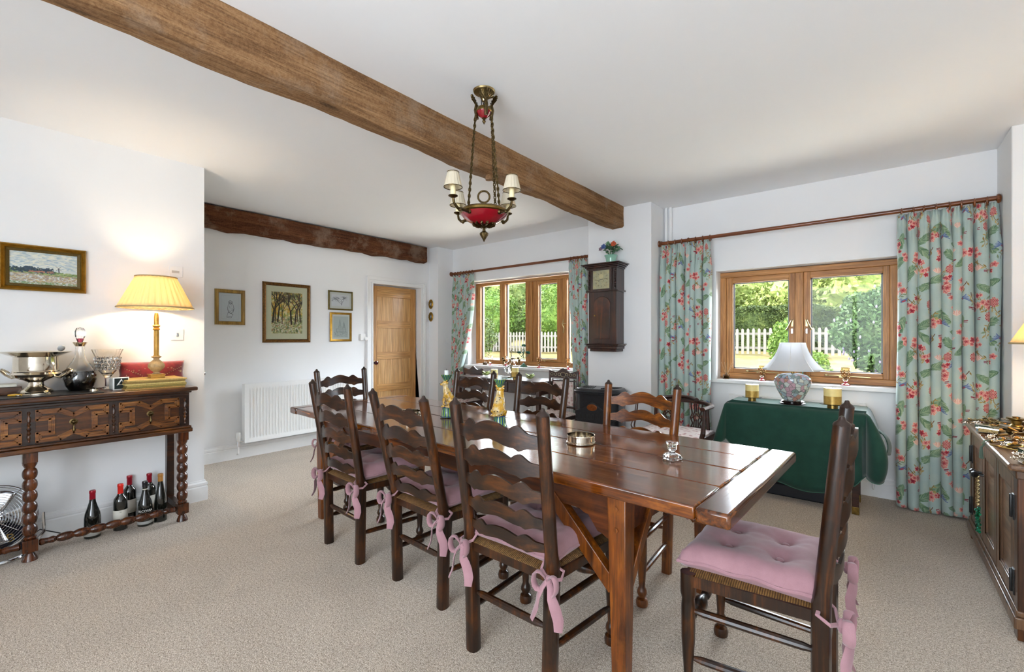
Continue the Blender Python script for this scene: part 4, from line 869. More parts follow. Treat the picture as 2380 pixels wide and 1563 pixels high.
# black slate mat under them
tag(obj('serving_mat', MB().box(-4.03, -3.70, -0.30, yx(232, -3.85), ST, ST + 0.006), M_black, bevel=0.002), 'black rectangular serving mat on the sideboard under the decanter', 'mat')
DZ = ST + 0.0065
X_, Y_ = at_side(186, -3.93)
t = thing('wine_decanter', 'cut glass decanter half full of dark red wine on the sideboard', 'decanter', (X_, Y_, DZ))
dec = [(0.0, 0.0), (0.050, 0.001), (0.068, 0.030), (0.078, 0.070), (0.076, 0.100), (0.060, 0.145), (0.036, 0.185), (0.024, 0.215), (0.021, 0.280), (0.024, 0.290)]
inn = [(r - 0.004, z) for r, z in reversed(dec[2:])]
facet = lambda a, j: 1 + 0.018 * math.sin(16 * a + j * 1.5) if j < 7 else 1
obj('body', MB().lathe(dec + inn + [(0.045, 0.006), (0, 0.006)], 48, flute=facet), M_cutglass, t, smooth=20)
M_wine = plain('dark_red_wine', (0.016, 0.001, 0.003), 0.06, coat=1.0)
obj('wine', MB().lathe([(0, 0.003), (0.047, 0.004), (0.0665, 0.031), (0.0765, 0.070), (0.0745, 0.100), (0.0675, 0.121), (0, 0.121)], 96, flute=lambda a, j: 1 + 0.022 * math.cos(24 * a + j * math.pi)), M_wine, t)
obj('silver_collar', MB().lathe([(0.023, 0.278), (0.026, 0.284), (0.034, 0.298), (0.036, 0.304), (0.024, 0.300), (0.020, 0.285)], 24), M_silver, t)
M_ruby = glass('ruby_stained_crystal', (0.6, 0.08, 0.16), 0.05)
s_ = obj('stopper', MB().lathe([(0.014, 0.285), (0.013, 0.305), (0.020, 0.325), (0.028, 0.350), (0.028, 0.372), (0.018, 0.392), (0, 0.398)], 10), M_cutglass, t, smooth=10)
obj('stopper_tip', MB().lathe([(0.010, 0.290), (0.010, 0.308), (0.016, 0.328), (0, 0.331)], 10), M_ruby, s_)
X_, Y_ = at_side(250, -3.97)
t = thing('glass_vase', 'scalloped cut crystal footed vase behind the small gadget', 'vase', (X_, Y_, ST))
sc_ = lambda a, j: 1 + (0.03 * math.cos(12 * a) if j in (9, 10, 11) else 0.012 * math.sin(20 * a + j))
obj('bowl', MB().lathe([(0.0, 0.001), (0.046, 0.001), (0.044, 0.006), (0.014, 0.016), (0.012, 0.040), (0.014, 0.075), (0.032, 0.100), (0.052, 0.130), (0.058, 0.175), (0.062, 0.215), (0.080, 0.262), (0.077, 0.262), (0.058, 0.213), (0.054, 0.175), (0.048, 0.132), (0.028, 0.106), (0.0, 0.095)], 48, flute=sc_), M_cutglass, t, smooth=20)
b = MB()
for j in range(4):
    for k in range(18): a = (k + .5 * (j % 2)) * math.pi / 9; r_ = 0.056 + 0.0028 * j; b.ball((r_ * math.cos(a), r_ * math.sin(a), 0.135 + 0.022 * j), 0.0085, 6, (1, 1, 1.2))
obj('cut_pattern', b, M_cutglass, t, smooth=0)
X_, Y_ = at_side(277, -3.84)
t = thing('bedside_clock', 'small white-edged square gadget with black face beside the crystal vase', 'gadget', (X_, Y_, ST), math.radians(8))
obj('case', MB().box(-0.045, 0.028, -0.040, 0.040, 0, 0.078), plain('grey_plastic_case', lin('#b9b9b4'), 0.4), t, bevel=0.008)
obj('bezel', MB().box(0.028, 0.034, -0.042, 0.042, 0.0, 0.082), M_white, t, bevel=0.003)
fc = obj('face', MB().box(0.034, 0.0355, -0.035, 0.035, 0.008, 0.075), plain('black_gloss_face', (0.01, 0.02, 0.022), 0.15), t)
b = MB(); b.tube([(0.0365, 0.022 * math.sin(a), 0.045 + 0.022 * math.cos(a)) for a in (0, 2.094, 4.189)], 0.007, 6, True); obj('triangle_mark', b, M_white, fc)
# stacked place mats and books
X0, X1 = -4.02, -3.70
ya, yb_ = yx(292, -3.70), yx(436, -3.70) - 0.005
cols = ['#b58a4a', '#8c7a3c', '#a88f4a', '#c9b06a', '#8a6f38', '#b79a58']; z = ST
names = ['bottom', 'second lowest', 'third lowest', 'third highest', 'second highest', 'topmost']
for i in range(6):
    h = 0.0105; dx = random.uniform(-.006, .006); dy = random.uniform(-.008, .004)
    m = plain('place_mat_edge_%s' % i, lin(cols[i]), 0.45, var=0.2, scale=120)
    b = MB().box(-4.0 + dx, -3.712 + dx, ya + dy + 0.006, yb_ + dy, z, z + h - 0.0006); o = obj('place_mat', b, m, bevel=0.001)
    tag(o, 'gold-edged place mat, %s in the stack under the lamp' % names[i], 'place mat', 'place mats stacked under the lamp'); z += h
ZB = z
# table lamp
LX_, LY_ = at_side(363.5, -3.865)
LD = -LX_ * math.sin(TH) + LY_ * math.cos(TH); q = LD / F
def zy(v, dep=None): return HC + (CY - v) * (dep or LD) / F
t = thing('table_lamp', 'lit gilt column lamp with pleated cream shade on the sideboard', 'lamp', (LX_, LY_, ZB))
M_gilt = plain('gilt_lamp_column', lin('#c79a4c'), 0.35, 0.6, 0.15); M_stone = plain('carved_cream_column', lin('#b09468'), 0.55, 0.1, 0.2, 60)
zb = lambda v: zy(v) - ZB
h0 = zb(868)
obj('plinth', MB().box(-0.040, 0.040, -0.040, 0.040, 0, h0 * 0.72).box(-0.044, 0.044, -0.044, 0.044, h0 * 0.72, h0 * 0.85), M_gilt, t, bevel=0.002)
h1 = zb(843)
gl = lambda a, j: 1 + (0.05 * math.sin(14 * a + j * 1.2) if 2 <= j <= 9 else 0)
obj('carved_ball', MB().lathe([(0.030, h0 * .85), (0.018, h0 * 1.1), (0.016, h0 * 1.3)] + [(0.012 + 0.034 * math.sin(math.pi * (k + .3) / 7.6), h0 * 1.3 + 0.085 * k / 7) for k in range(8)] + [(0.016, h0 * 1.3 + 0.092), (0.030, h0 * 1.3 + 0.105), (0.012, h0 * 1.3 + 0.112)], 40, flute=gl), M_stone, t)
hc0 = h0 * 1.3 + 0.108; hc1 = zb(762)
obj('column', MB().lathe([(0.020, hc0), (0.014, hc0 + .01), (0.0145, hc1 - 0.04), (0.014, hc1 - 0.02), (0.022, hc1 - 0.012), (0.014, hc1), (0.024, hc1 + 0.012), (0.014, hc1 + 0.02), (0.014, hc1 + 0.07), (0.010, hc1 + 0.10)], 24, flute=lambda a, j: 1 + (0.06 * math.sin(10 * a) if 1 <= j <= 2 else 0)), M_gilt, t)
n_ = N('pleated_cream_shade'); ci = n_.n('TexCoord'); se = n_.n('SeparateXYZ'); n_.l(ci.outputs['Object'], se.inputs[0]); n_.col(lin('#efdcb0'))
tr = n_.n('BsdfTranslucent'); tr.inputs[0].default_value = (*lin('#f7e3b8'), 1); ms = n_.n('MixShader'); ms.inputs[0].default_value = 0.45
n_.set(rough=0.9); n_.l(n_.b.outputs[0], ms.inputs[1]); n_.l(tr.outputs[0], ms.inputs[2]); n_.l(ms.outputs[0], n_.out.inputs[0]); M_shade = n_.m
def shade(t, r0, z0, r1, z1, n=34, M=None, dep=0.006, mat=None):
    vs = []; fs = []; m = n * 4
    for j in range(9):
        f = j / 8
        for i in range(m):
            a = 2 * math.pi * i / m; w = (i % 4); rr_ = (r0 + (r1 - r0) * f) + (dep * (0.3 + .7 * (1 - f)) if w in (1, 2) else 0)
            vs.append((rr_ * math.cos(a), rr_ * math.sin(a), z0 + (z1 - z0) * f))
    for j in range(8):
        for i in range(m): fs.append((j * m + i, j * m + (i + 1) % m, (j + 1) * m + (i + 1) % m, (j + 1) * m + i))
    return obj('lamp_shade', MB(M).add(vs, fs), mat or M_shade, t, smooth=20, solid=0.001)
zs0, zs1 = zb(716), zb(645)
sh = shade(t, 0.205, zs0, 0.112, zs1)
M_trimf = plain('shade_trim_braid', lin('#a8956a'), 0.7)
b = MB(); b.ring((0, 0, zs0), 0.212, 0.0045, 48, 6); obj('lower_trim', b, M_trimf, sh); b = MB(); b.ring((0, 0, zs1), 0.115, 0.0045, 40, 6); obj('upper_trim', b, M_trimf, sh)
n_ = N('warm_bulb_glow'); n_.b.inputs['Emission Color'].default_value = (1, 0.72, 0.38, 1); n_.set(emis=25.0); M_bulb = n_.m
obj('bulb', MB().ball((0, 0, zs0 + 0.075), 0.028, 14, (1, 1, 1.2)), M_bulb, t)
def bulb_light(x, y, z, e, r=0.03, name='lamp_bulb_light'):
    l = bpy.data.lights.new(name, 'POINT'); l.energy = e; l.color = (1.0, 0.84, 0.62); l.shadow_soft_size = r; o = bpy.data.objects.new(name, l); COL.objects.link(o); o.location = (x, y, z); return o
bulb_light(LX_, LY_, ZB + zs0 + 0.075, 15.0, 0.03)
# red velvet cushion behind lamp
t = thing('velvet_cushion', 'small red velvet cushion with gold stitching behind the lamp', 'cushion', (-4.035, yx(355, -4.03), ST + 0.084), 0)
n_ = N('red_embroidered_velvet'); v_ = n_.coord((1, 1, 1)); w_ = n_.vor(n_.coord((14, 14, 14)), 1.0, 'Distance'); n_.col(n_.mix(n_.ramp(w_, [(0.10, (0.8,) * 3), (0.16, (0, 0, 0))]), n_.ramp(n_.noise(v_, 20, 3), [(0.3, lin('#5a0810')), (0.7, lin('#94151f'))]), lin('#c9a06a'))); n_.set(rough=0.75, sheen=0.6)
Lc = 0.19; Hc_ = 0.085
def cf(u, v, s):
    x, z = 2 * u - 1, 2 * v - 1; e = max(0, 1 - max(abs(x), abs(z)) ** 3); k = 1 - .05 * (1 - min(abs(x), abs(z)))
    return (s * 0.040 * math.sqrt(e), x * Lc * k, z * Hc_ * k)
b = MB().sheet(lambda u, v: cf(u, v, 1), 24, 14); b.sheet(lambda u, v: cf(1 - u, v, -1), 24, 14); b.uv = {}
obj('cover', b, n_.m, t, smooth=180)
b = MB()
for s in (-1, 1):
    for k in range(12): f = k / 11; b.ball((0.038, s * (0.03 + 0.13 * f), -0.06 + 0.10 * f ** .6), 0.0032, 6)
for k in range(10): b.ball((0.041 * math.sqrt(max(0.1, 1 - (abs(k - 5) / 8) ** 3)), -0.15 + 0.033 * k, 0.045 - 0.002 * (k - 5) ** 2), 0.0032, 6)
obj('stitching', b, M_pbrass, t)
# small bits at the left end
X_, Y_ = at_side(35, -3.80)
t = thing('pocket_knife', 'yellow-handled penknife lying at the front of the sideboard mat', 'penknife', (X_, Y_, ST + 0.012), math.radians(60))
obj('handle', MB().tube([(-0.03, 0, 0), (0, 0, 0.001), (0.03, 0, 0)], [0.005, 0.007, 0.005], 8), plain('yellow_handle', lin('#c99a2c'), 0.4), t); obj('blade', MB().box(0.03, 0.075, -0.005, 0.005, -0.002, 0.0), M_silver, t)
X_, Y_ = at_side(57, -3.80)
t = thing('grape_scissors', 'ornate silver grape scissors lying in front of the wine cooler', 'scissors', (X_, Y_ + 0.01, ST + 0.011), math.radians(75))
b = MB(); b.ring((-0.03, 0.014, 0), 0.012, 0.003, 14, 6); b.ring((-0.03, -0.014, 0), 0.012, 0.003, 14, 6); obj('finger_loop', b, M_silver, t); obj('blade', MB().tube([(-0.02, 0.01, 0), (0.02, -0.003, 0), (0.07, -0.001, 0)], [0.003, 0.005, 0.002], 6).tube([(-0.02, -0.01, 0.001), (0.02, 0.003, 0.001), (0.07, 0.001, 0.001)], [0.003, 0.005, 0.002], 6), M_silver, t)
X_, Y_ = at_side(228, -3.80)
tag(obj('silver_tray_foot', MB(T(X_, Y_ - .02, ST + 0.0065)).lathe([(0.022, 0), (0.020, 0.012), (0.034, 0.016), (0.036, 0.020), (0, 0.020)], 24), M_silver), 'small round silver stand on the right end of the black mat', 'stand')
X_ = -3.98
t = thing('wooden_box', 'low wooden box at the left end of the sideboard', 'box', (X_, yx(14, X_) - 0.04, ST + 0.0065)); obj('case', MB().box(-0.07, 0.07, -0.10, 0.10, 0, 0.045), M_sbp, t, bevel=0.003)
tag(obj('paperback_book', MB().box(X_ - 0.06, X_ + 0.06, yx(14, X_) - 0.16, yx(14, X_) + 0.04, ST + 0.052, ST + 0.066), plain('white_page_block', lin('#d9d4c4'), 0.8), bevel=0.001), 'pale book lying on the wooden box at the left edge', 'book')
# ================= text helper =================
def text_mb(txt, size, M, depth=0.0004, bend=None, font_scale_x=1.0):
    cu = bpy.data.curves.new('t', 'FONT'); cu.body = txt; cu.size = size; cu.extrude = depth; cu.align_x = 'CENTER'; cu.align_y = 'CENTER'; cu.resolution_u = 2
    o = bpy.data.objects.new('t', cu); COL.objects.link(o); bpy.context.view_layer.update(); dg = bpy.context.evaluated_depsgraph_get()
    me = bpy.data.meshes.new_from_object(o.evaluated_get(dg)); b = MB()
    vs = []
    for v in me.vertices:
        x, y, z = v.co; x *= font_scale_x
        if bend: a = x / bend; vs.append(((bend + z) * math.sin(a), y, (bend + z) * math.cos(a) - bend))
        else: vs.append((x, y, z))
    b.add(vs, [tuple(p.vertices) for p in me.polygons], M); bpy.data.objects.remove(o); bpy.data.curves.remove(cu); bpy.data.meshes.remove(me); return b
M_ink = plain('black_print', (0.02, 0.02, 0.02), 0.6); M_wprint = plain('white_print', (0.75, 0.75, 0.72), 0.6); M_gold = plain('gold_print', lin('#c9a24a'), 0.4, 0.5)
# ---- wine bottles on the floor ----
M_bot = plain('dark_bottle_glass', (0.006, 0.007, 0.005), 0.06, var=0.02, coat=1.0)
M_lab = plain('cream_paper_label', lin('#cfcbbf'), 0.7, var=0.03); M_lab2 = plain('grey_white_label', lin('#b9b9b4'), 0.7, var=0.03)
def bottle(u, v, label, cap, kind='bordeaux', lab=(0.07, 0.16), labm=None, rot=0.0, capz=0.06, txt=None, tilt=0):
    p = pz(u, v); t = thing('wine_bottle', label, 'wine bottle', (p.x, p.y, 0), math.radians(82) + rot, 'wine bottles standing under the sideboard')
    if kind == 'bordeaux': pr = [(0, 0.004), (0.030, 0), (0.0375, 0.004), (0.0375, 0.19), (0.034, 0.208), (0.020, 0.226), (0.0145, 0.24), (0.0135, 0.30)]; R0 = 0.0375; H_ = 0.30
    elif kind == 'burgundy': pr = [(0, 0.004), (0.034, 0), (0.041, 0.004), (0.041, 0.125), (0.037, 0.155), (0.026, 0.19), (0.017, 0.225), (0.014, 0.25), (0.0135, 0.296)]; R0 = 0.041; H_ = 0.296
    else: pr = [(0, 0.004), (0.030, 0), (0.037, 0.004), (0.036, 0.13), (0.030, 0.18), (0.020, 0.23), (0.014, 0.27), (0.0135, 0.325)]; R0 = 0.037; H_ = 0.325
    obj('glass_body', MB().lathe(pr, 28), M_bot, t)
    cp = obj('foil_cap', MB().lathe([(0.0150, H_ - capz), (0.0148, H_ - 0.018), (0.0162, H_ - 0.016), (0.0162, H_ - 0.002), (0.014, H_ + 0.002), (0, H_ + 0.002)], 20), cap, t)
    z0, z1 = lab; vs = []; fs = []; n = 16
    for i in range(n + 1):
        a = -math.pi / 2 + (i / n - .5) * 2.3 * math.pi / 2 * 1.15
        for z in (z0, z1): vs.append(((R0 + 0.0005) * math.cos(a), (R0 + 0.0005) * math.sin(a), z))
    for i in range(n): fs.append((2 * i, 2 * i + 2, 2 * i + 3, 2 * i + 1))
    lo = obj('label_paper', MB().add(vs, fs), labm or M_lab, t, smooth=60, solid=0.0004)
    if txt:
        for s, sz, z, m in txt: obj('lettering', text_mb(s, sz, T(0, -(R0 + 0.0012), z) @ R(math.pi / 2, 'X'), bend=R0 + .001), m, lo)
    return t
red = plain('crimson_foil', lin('#9a1226'), 0.3, 0.2); scar = plain('scarlet_foil', lin('#d8261c'), 0.35); blk = plain('black_foil', (0.012, 0.012, 0.014), 0.3); ochre = plain('ochre_wax_foil', lin('#a5702c'), 0.5)
bottle(215, 1249, 'sloping-shouldered red wine bottle with crimson cap, leftmost and standing apart', red, 'burgundy', (0.018, 0.055), M_lab2, capz=0.075)
bottle(280, 1231, 'wine bottle with scarlet cap and cream chateau label', scar, 'bordeaux', (0.055, 0.135), capz=0.07, txt=[('~', 0.02, 0.125, M_ink), ('~~~~', 0.022, 0.078, M_ink)])
bottle(301, 1206, 'wine bottle with dark red cap and white label behind the scarlet-capped one', red, 'bordeaux', (0.05, 0.14), capz=0.065, rot=.5)
bottle(337, 1221, 'black-capped wine bottle with white lettering on a black label', blk, 'burgundy', (0.016, 0.036), M_lab2, capz=0.035)
_b = bpy.data.objects['wine_bottle.003']
obj('lettering', text_mb('RICOSSA', 0.021, T(0, -0.0425, 0.105) @ R(math.pi / 2, 'X'), bend=0.042), M_wprint, _b)
obj('neck_band', MB().lathe([(0.0152, 0.228), (0.0150, 0.248)], 20), M_lab, _b)
bottle(347, 1199, 'wine bottle with dark red cap standing behind the black-capped one', red, 'bordeaux', (0.06, 0.15), capz=0.065, rot=.6)
bottle(373, 1211, 'slim brown-black bottle with ochre cap, rightmost under the sideboard', ochre, 'flute', (0.07, 0.075), M_bot, capz=0.05)
# boxed bottle and fan
p = pz(42, 1268)
t = thing('boxed_bottle', 'dark blue gift box with a gold letter B behind the chrome fan', 'box', (-4.02, yx(40, -4.02), 0), math.radians(0))
bx = obj('carton', MB().box(-0.05, 0.05, -0.10, 0.06, 0, 0.20), plain('midnight_blue_carton', lin('#0d1426'), 0.3), t, bevel=0.002)
obj('lettering', text_mb('B', 0.07, T(0.0506, -0.03, 0.085) @ R(math.pi / 2, 'Z') @ R(math.pi / 2, 'X')), M_gold, bx)
t = thing('floor_fan', 'round chrome wire floor fan partly cut off at the left edge', 'fan', (-3.90, yx(-12, -3.90) + 0.005, 0), math.radians(-25))
M_ = T(0, 0, 0.235) @ R(math.radians(78), 'Y')
b = MB()
for k in range(13): r_ = 0.022 + 0.0125 * k; b.ring((0, 0, 0.05 + 0.018 * math.sqrt(max(0, 1 - (r_ / 0.18) ** 2)) - 0.02), r_, 0.0013, 44, 4, M_)
b.ring((0, 0, 0.02), 0.180, 0.006, 48, 8, M_)
for k in range(8): a = k * math.pi / 4 + .2; b.tube([M_ @ Vector((r_ * math.cos(a), r_ * math.sin(a), 0.048 - 0.02 * (r_ / 0.18) ** 2)) for r_ in (0.02, 0.09, 0.18)], 0.0015, 4)
obj('grille', b, M_chrome, t)
b = MB(M_)
for k in range(4):
    a0 = k * math.pi / 2; b.sheet(lambda u, v: ((0.03 + 0.12 * u) * math.cos(a0 + (v - .5) * 1.0), (0.03 + 0.12 * u) * math.sin(a0 + (v - .5) * 1.0), 0.0 + 0.03 * (v - .5)), 6, 6)
b.uv = {}; obj('blade', b, M_chrome, t, solid=0.002)
obj('motor', MB(M_).lathe([(0, 0.03), (0.03, 0.028), (0.035, 0.0), (0.045, -0.02), (0.045, -0.08), (0.02, -0.10), (0, -0.10)], 20), M_chrome, t)
b = MB(); b.ring((0, 0, 0.012), 0.12, 0.010, 36, 8); b.tube([(-0.02, -0.19, 0.235), (-0.02, -0.195, 0.12), (0, -0.12, 0.014)], 0.008, 8); b.tube([(-0.02, 0.19, 0.235), (-0.02, 0.195, 0.12), (0, 0.12, 0.014)], 0.008, 8); obj('stand', b, M_chrome, t)
tag(obj('fan_cable', MB().tube([(-3.93, 0.20, 0.05), (-3.96, 0.30, 0.10), (-4.0, 0.40, 0.03), (-3.98, 0.46, 0.006), (-4.02, 0.62, 0.006), (-4.05, 0.80, 0.006)], 0.0035, 6), M_black), 'thin black flex running along the skirting behind the bottles', 'cable')
# ================= wall fittings =================
def plate(label, X, y0, y1, z0, z1, kind):
    t = thing('wall_plate' if kind != 'switch' else 'light_switch', label, 'switch' if kind == 'switch' else 'wall plate', (X, (y0 + y1) / 2, (z0 + z1) / 2)); a, c = (y1 - y0) / 2, (z1 - z0) / 2
    obj('plate', MB().box(0, 0.006, -a, a, -c, c), M_trim, t, bevel=0.002)
    if kind == 'switch': obj('rocker', MB().box(0.006, 0.012, -0.008, 0.006, -0.014, 0.014), M_chrome, t, bevel=0.002)
    elif kind == 'blank': obj('slot', MB().box(0.006, 0.008, -0.026, 0.02, -0.012, 0.006), plain('grey_slot', lin('#b9b9b7'), 0.4), t)
    elif kind == 'socket': obj('socket_rocker', MB().box(0.006, 0.012, -0.01, 0.006, -0.02, 0.01), M_chrome, t)
plate('white light switch on the wall below the lit lamp shade', -4.099, 0.985, 1.065, 1.25, 1.333, 'switch')
plate('white blank plate high on the wall above the lamp', -4.099, 0.975, 1.058, 1.725, 1.808, 'blank')
plate('white socket plate low on the wall behind the sideboard leg', -4.099, 1.015, 1.10, 0.42, 0.50, 'socket')
t = thing('thermostat', 'small white thermostat with a round dial left of the oak door', 'thermostat', (-5.219, 3.30, 1.275)); obj('case', MB().box(0, 0.022, -0.035, 0.04, -0.042, 0.042), M_trim, t, bevel=0.004); obj('dial', MB(look((0.02, 0.035, -0.02), (1, 0.035, -0.02))).lathe([(0.024, 0), (0.024, 0.018), (0.018, 0.022), (0, 0.022)], 22), M_trim, t)
t = thing('light_switch', 'white light switch on the corner wall just left of the left curtain', 'switch', (-5.0, 4.60, 1.24), math.radians(0)); obj('plate', MB().box(-0.019, -0.012, -0.042, 0.042, -0.042, 0.042), M_trim, t, bevel=0.002); obj('rocker', MB().box(-0.012, -0.007, -0.008, 0.008, -0.014, 0.014), M_trim, t)
tag(obj('door_catch', MB().box(-4.112, -4.099, 1.196, 1.21, 0.975, 1.0), M_black) if False else obj('keyhole_plate', MB().ball((-4.103, 1.205, 0.99), 0.010, 10, (0.6, 0.6, 1.6)), M_chrome), 'tiny metal catch on the wall corner beside the sideboard', 'catch')
# ================= pictures =================
def framed(label, X, y0, y1, z0, z1, mats, prof, img, matw=0.0, matc=None, glassy=True, inner=None, face=1):
    t = thing('framed_picture', label, 'picture', (X, (y0 + y1) / 2, (z0 + z1) / 2)); a, c = (y1 - y0) / 2, (z1 - z0) / 2
    P = prof; vs = []; fs = []; m = len(P)
    for sy, sz in ((-1, -1), (1, -1), (1, 1), (-1, 1)):
        for ins, h in P: vs.append((h, sy * (a - ins), sz * (c - ins)))
    for i in range(4):
        for k in range(m): fs.append((i * m + k, ((i + 1) % 4) * m + k, ((i + 1) % 4) * m + (k + 1) % m, i * m + (k + 1) % m))
    obj('frame', MB().add(vs, fs), mats[0], t, smooth=30)
    w = max(p[0] for p in P); iy, iz = a - w + 0.003, c - w + 0.003
    if inner:
        vs = []; fs = []; Q = [(w - 0.004, 0.012), (w, 0.016), (w + inner, 0.010), (w + inner, 0.004), (w - 0.004, 0.004)]; m = len(Q)
        for sy, sz in ((-1, -1), (1, -1), (1, 1), (-1, 1)):
            for ins, h in Q: vs.append((h, sy * (a - ins), sz * (c - ins)))
        for i in range(4):
            for k in range(m): fs.append((i * m + k, ((i + 1) % 4) * m + k, ((i + 1) % 4) * m + (k + 1) % m, i * m + (k + 1) % m))
        obj('slip', MB().add(vs, fs), mats[1], t, smooth=30)
    if matw: obj('mount', MB().box(0.003, 0.006, -iy, iy, -iz, iz), matc, t)
    ia, ic = iy - matw, iz - matw * (1.15 if matw else 1)
    b = MB(); xx = 0.0065 if matw else 0.005
    b.add([(xx, -ia, -ic), (xx, ia, -ic), (xx, ia, ic), (xx, -ia, ic)], [(0, 1, 2, 3)], uvs=[(0, 0), (1, 0), (1, 1), (0, 1)])
    obj('artwork', b, img, t, smooth=0)
    if glassy: obj('glass', MB().box(0.009, 0.0105, -iy, iy, -iz, iz), M_pane, t)
    return t
M_gframe = plain('gilt_picture_frame', lin('#9a7326'), 0.38, 0.75, 0.25, 30); M_gframe2 = plain('pale_gilt_slip', lin('#d8c48a'), 0.35, 0.6, 0.1); M_dgilt = plain('dull_gold_canvas_slip', lin('#5d4a1e'), 0.6, 0.4, 0.3, 200)
M_bframe = plain('mottled_bronze_frame', lin('#6e4a1f'), 0.35, 0.6, 0.5, 60)
def oil_land():
    w, h = 420, 240; rs = np.random.RandomState(2); a = painter(w, h, hx('#c3cbc9')); yy, xx = np.mgrid[0:h, 0:w]
    for k in range(900):
        x, y = rs.uniform(0, w), rs.uniform(0, 125); c = hx(['#d9dcd2', '#b4c3c6', '#cfd2c2', '#8fa9ba', '#e2e0d0'][rs.randint(5)]); ell(a, x, y, rs.uniform(8, 22), rs.uniform(2, 5), rs.uniform(-.4, .3), c, .55, False)
    for k in range(500): x = rs.uniform(0, w); y = rs.uniform(122, 150) ; ell(a, x, y + x * .05, rs.uniform(4, 12), rs.uniform(2, 4), 0, hx(['#6f8a5a', '#8c9c63', '#58733f', '#9aa86b'][rs.randint(4)]), .8, False)
    for k in range(320): x = [120, 215, 60][rs.choice([0, 1, 2], p=[.5, .35, .15])] + rs.normal(0, 22); y = rs.uniform(112, 140) + (rs.uniform(0, 10) if abs(x - 120) > 30 else 0); ell(a, x, y, rs.uniform(3, 7), rs.uniform(3, 6), 0, hx(['#2c3f50', '#33485a', '#25363a'][rs.randint(3)]), .8, False)
    for k in range(60): x = rs.uniform(120, 260); ell(a, x, 138 + rs.uniform(-4, 6), 6, 3, 0, hx('#a8705c'), .7, False)
    for k in range(1500):
        x = rs.uniform(0, w); y = 146 + (h - 146) * rs.rand() ** .8 + x * .03; c = hx((['#a08a6a', '#c0a878', '#8f7f7d', '#b49a8a'] if y < 205 else ['#5f7f56', '#7d8f5c', '#a7977c'])[rs.randint(3)]); ell(a, x, y, rs.uniform(3, 9), rs.uniform(1, 3), rs.uniform(-.3, .3), c, .7, False)
    stroke(a, [(290, 112), (292, 136)], 7, hx('#4a4f58'), 1, False); stroke(a, [(274, 98), (306, 122)], 2, hx('#4a4f58'), 1, False); stroke(a, [(304, 96), (276, 124)], 2, hx('#4a4f58'), 1, False)
    return a
def trees_art():
    w, h = 300, 400; rs = random.Random(4); a = painter(w, h, hx('#d6c98a'))
    for k in range(700): ell(a, rs.uniform(0, w), rs.uniform(0, 250), rs.uniform(4, 16), rs.uniform(4, 14), rs.uniform(0, 3), hx(rs.choice(['#d9a83c', '#e0c878', '#8f9a4a', '#c98a30', '#efe6c0', '#6f7f3a'])), .55, False)
    for k in range(900): ell(a, rs.uniform(0, w), rs.uniform(240, 400), rs.uniform(3, 12), rs.uniform(3, 9), rs.uniform(0, 3), hx(rs.choice(['#8c9a58', '#c9cfa8', '#b07f5a', '#6f7a4a', '#d9d4c0', '#5c6640', '#dfe0cc'])), .6, False)
    def tree(x, y, L, w0, an, d_):
        if d_ == 0 or L < 8: return
        x2, y2 = x + L * math.sin(an), y - L * math.cos(an); stroke(a, [(x, y), (x2, y2)], w0, hx(rs.choice(['#3a2c22', '#4a3a2a', '#2c2620'])), .92, False)
        for k in range(3): tree(x2, y2, L * rs.uniform(.55, .8), w0 * .58, an + rs.uniform(-.7, .7), d_ - 1)
    for x in (12, 34, 58, 100, 190, 225, 248, 280): tree(x, 290 + rs.uniform(-15, 20), rs.uniform(110, 150), rs.uniform(8, 17), rs.uniform(-.12, .12), 5)
    return a
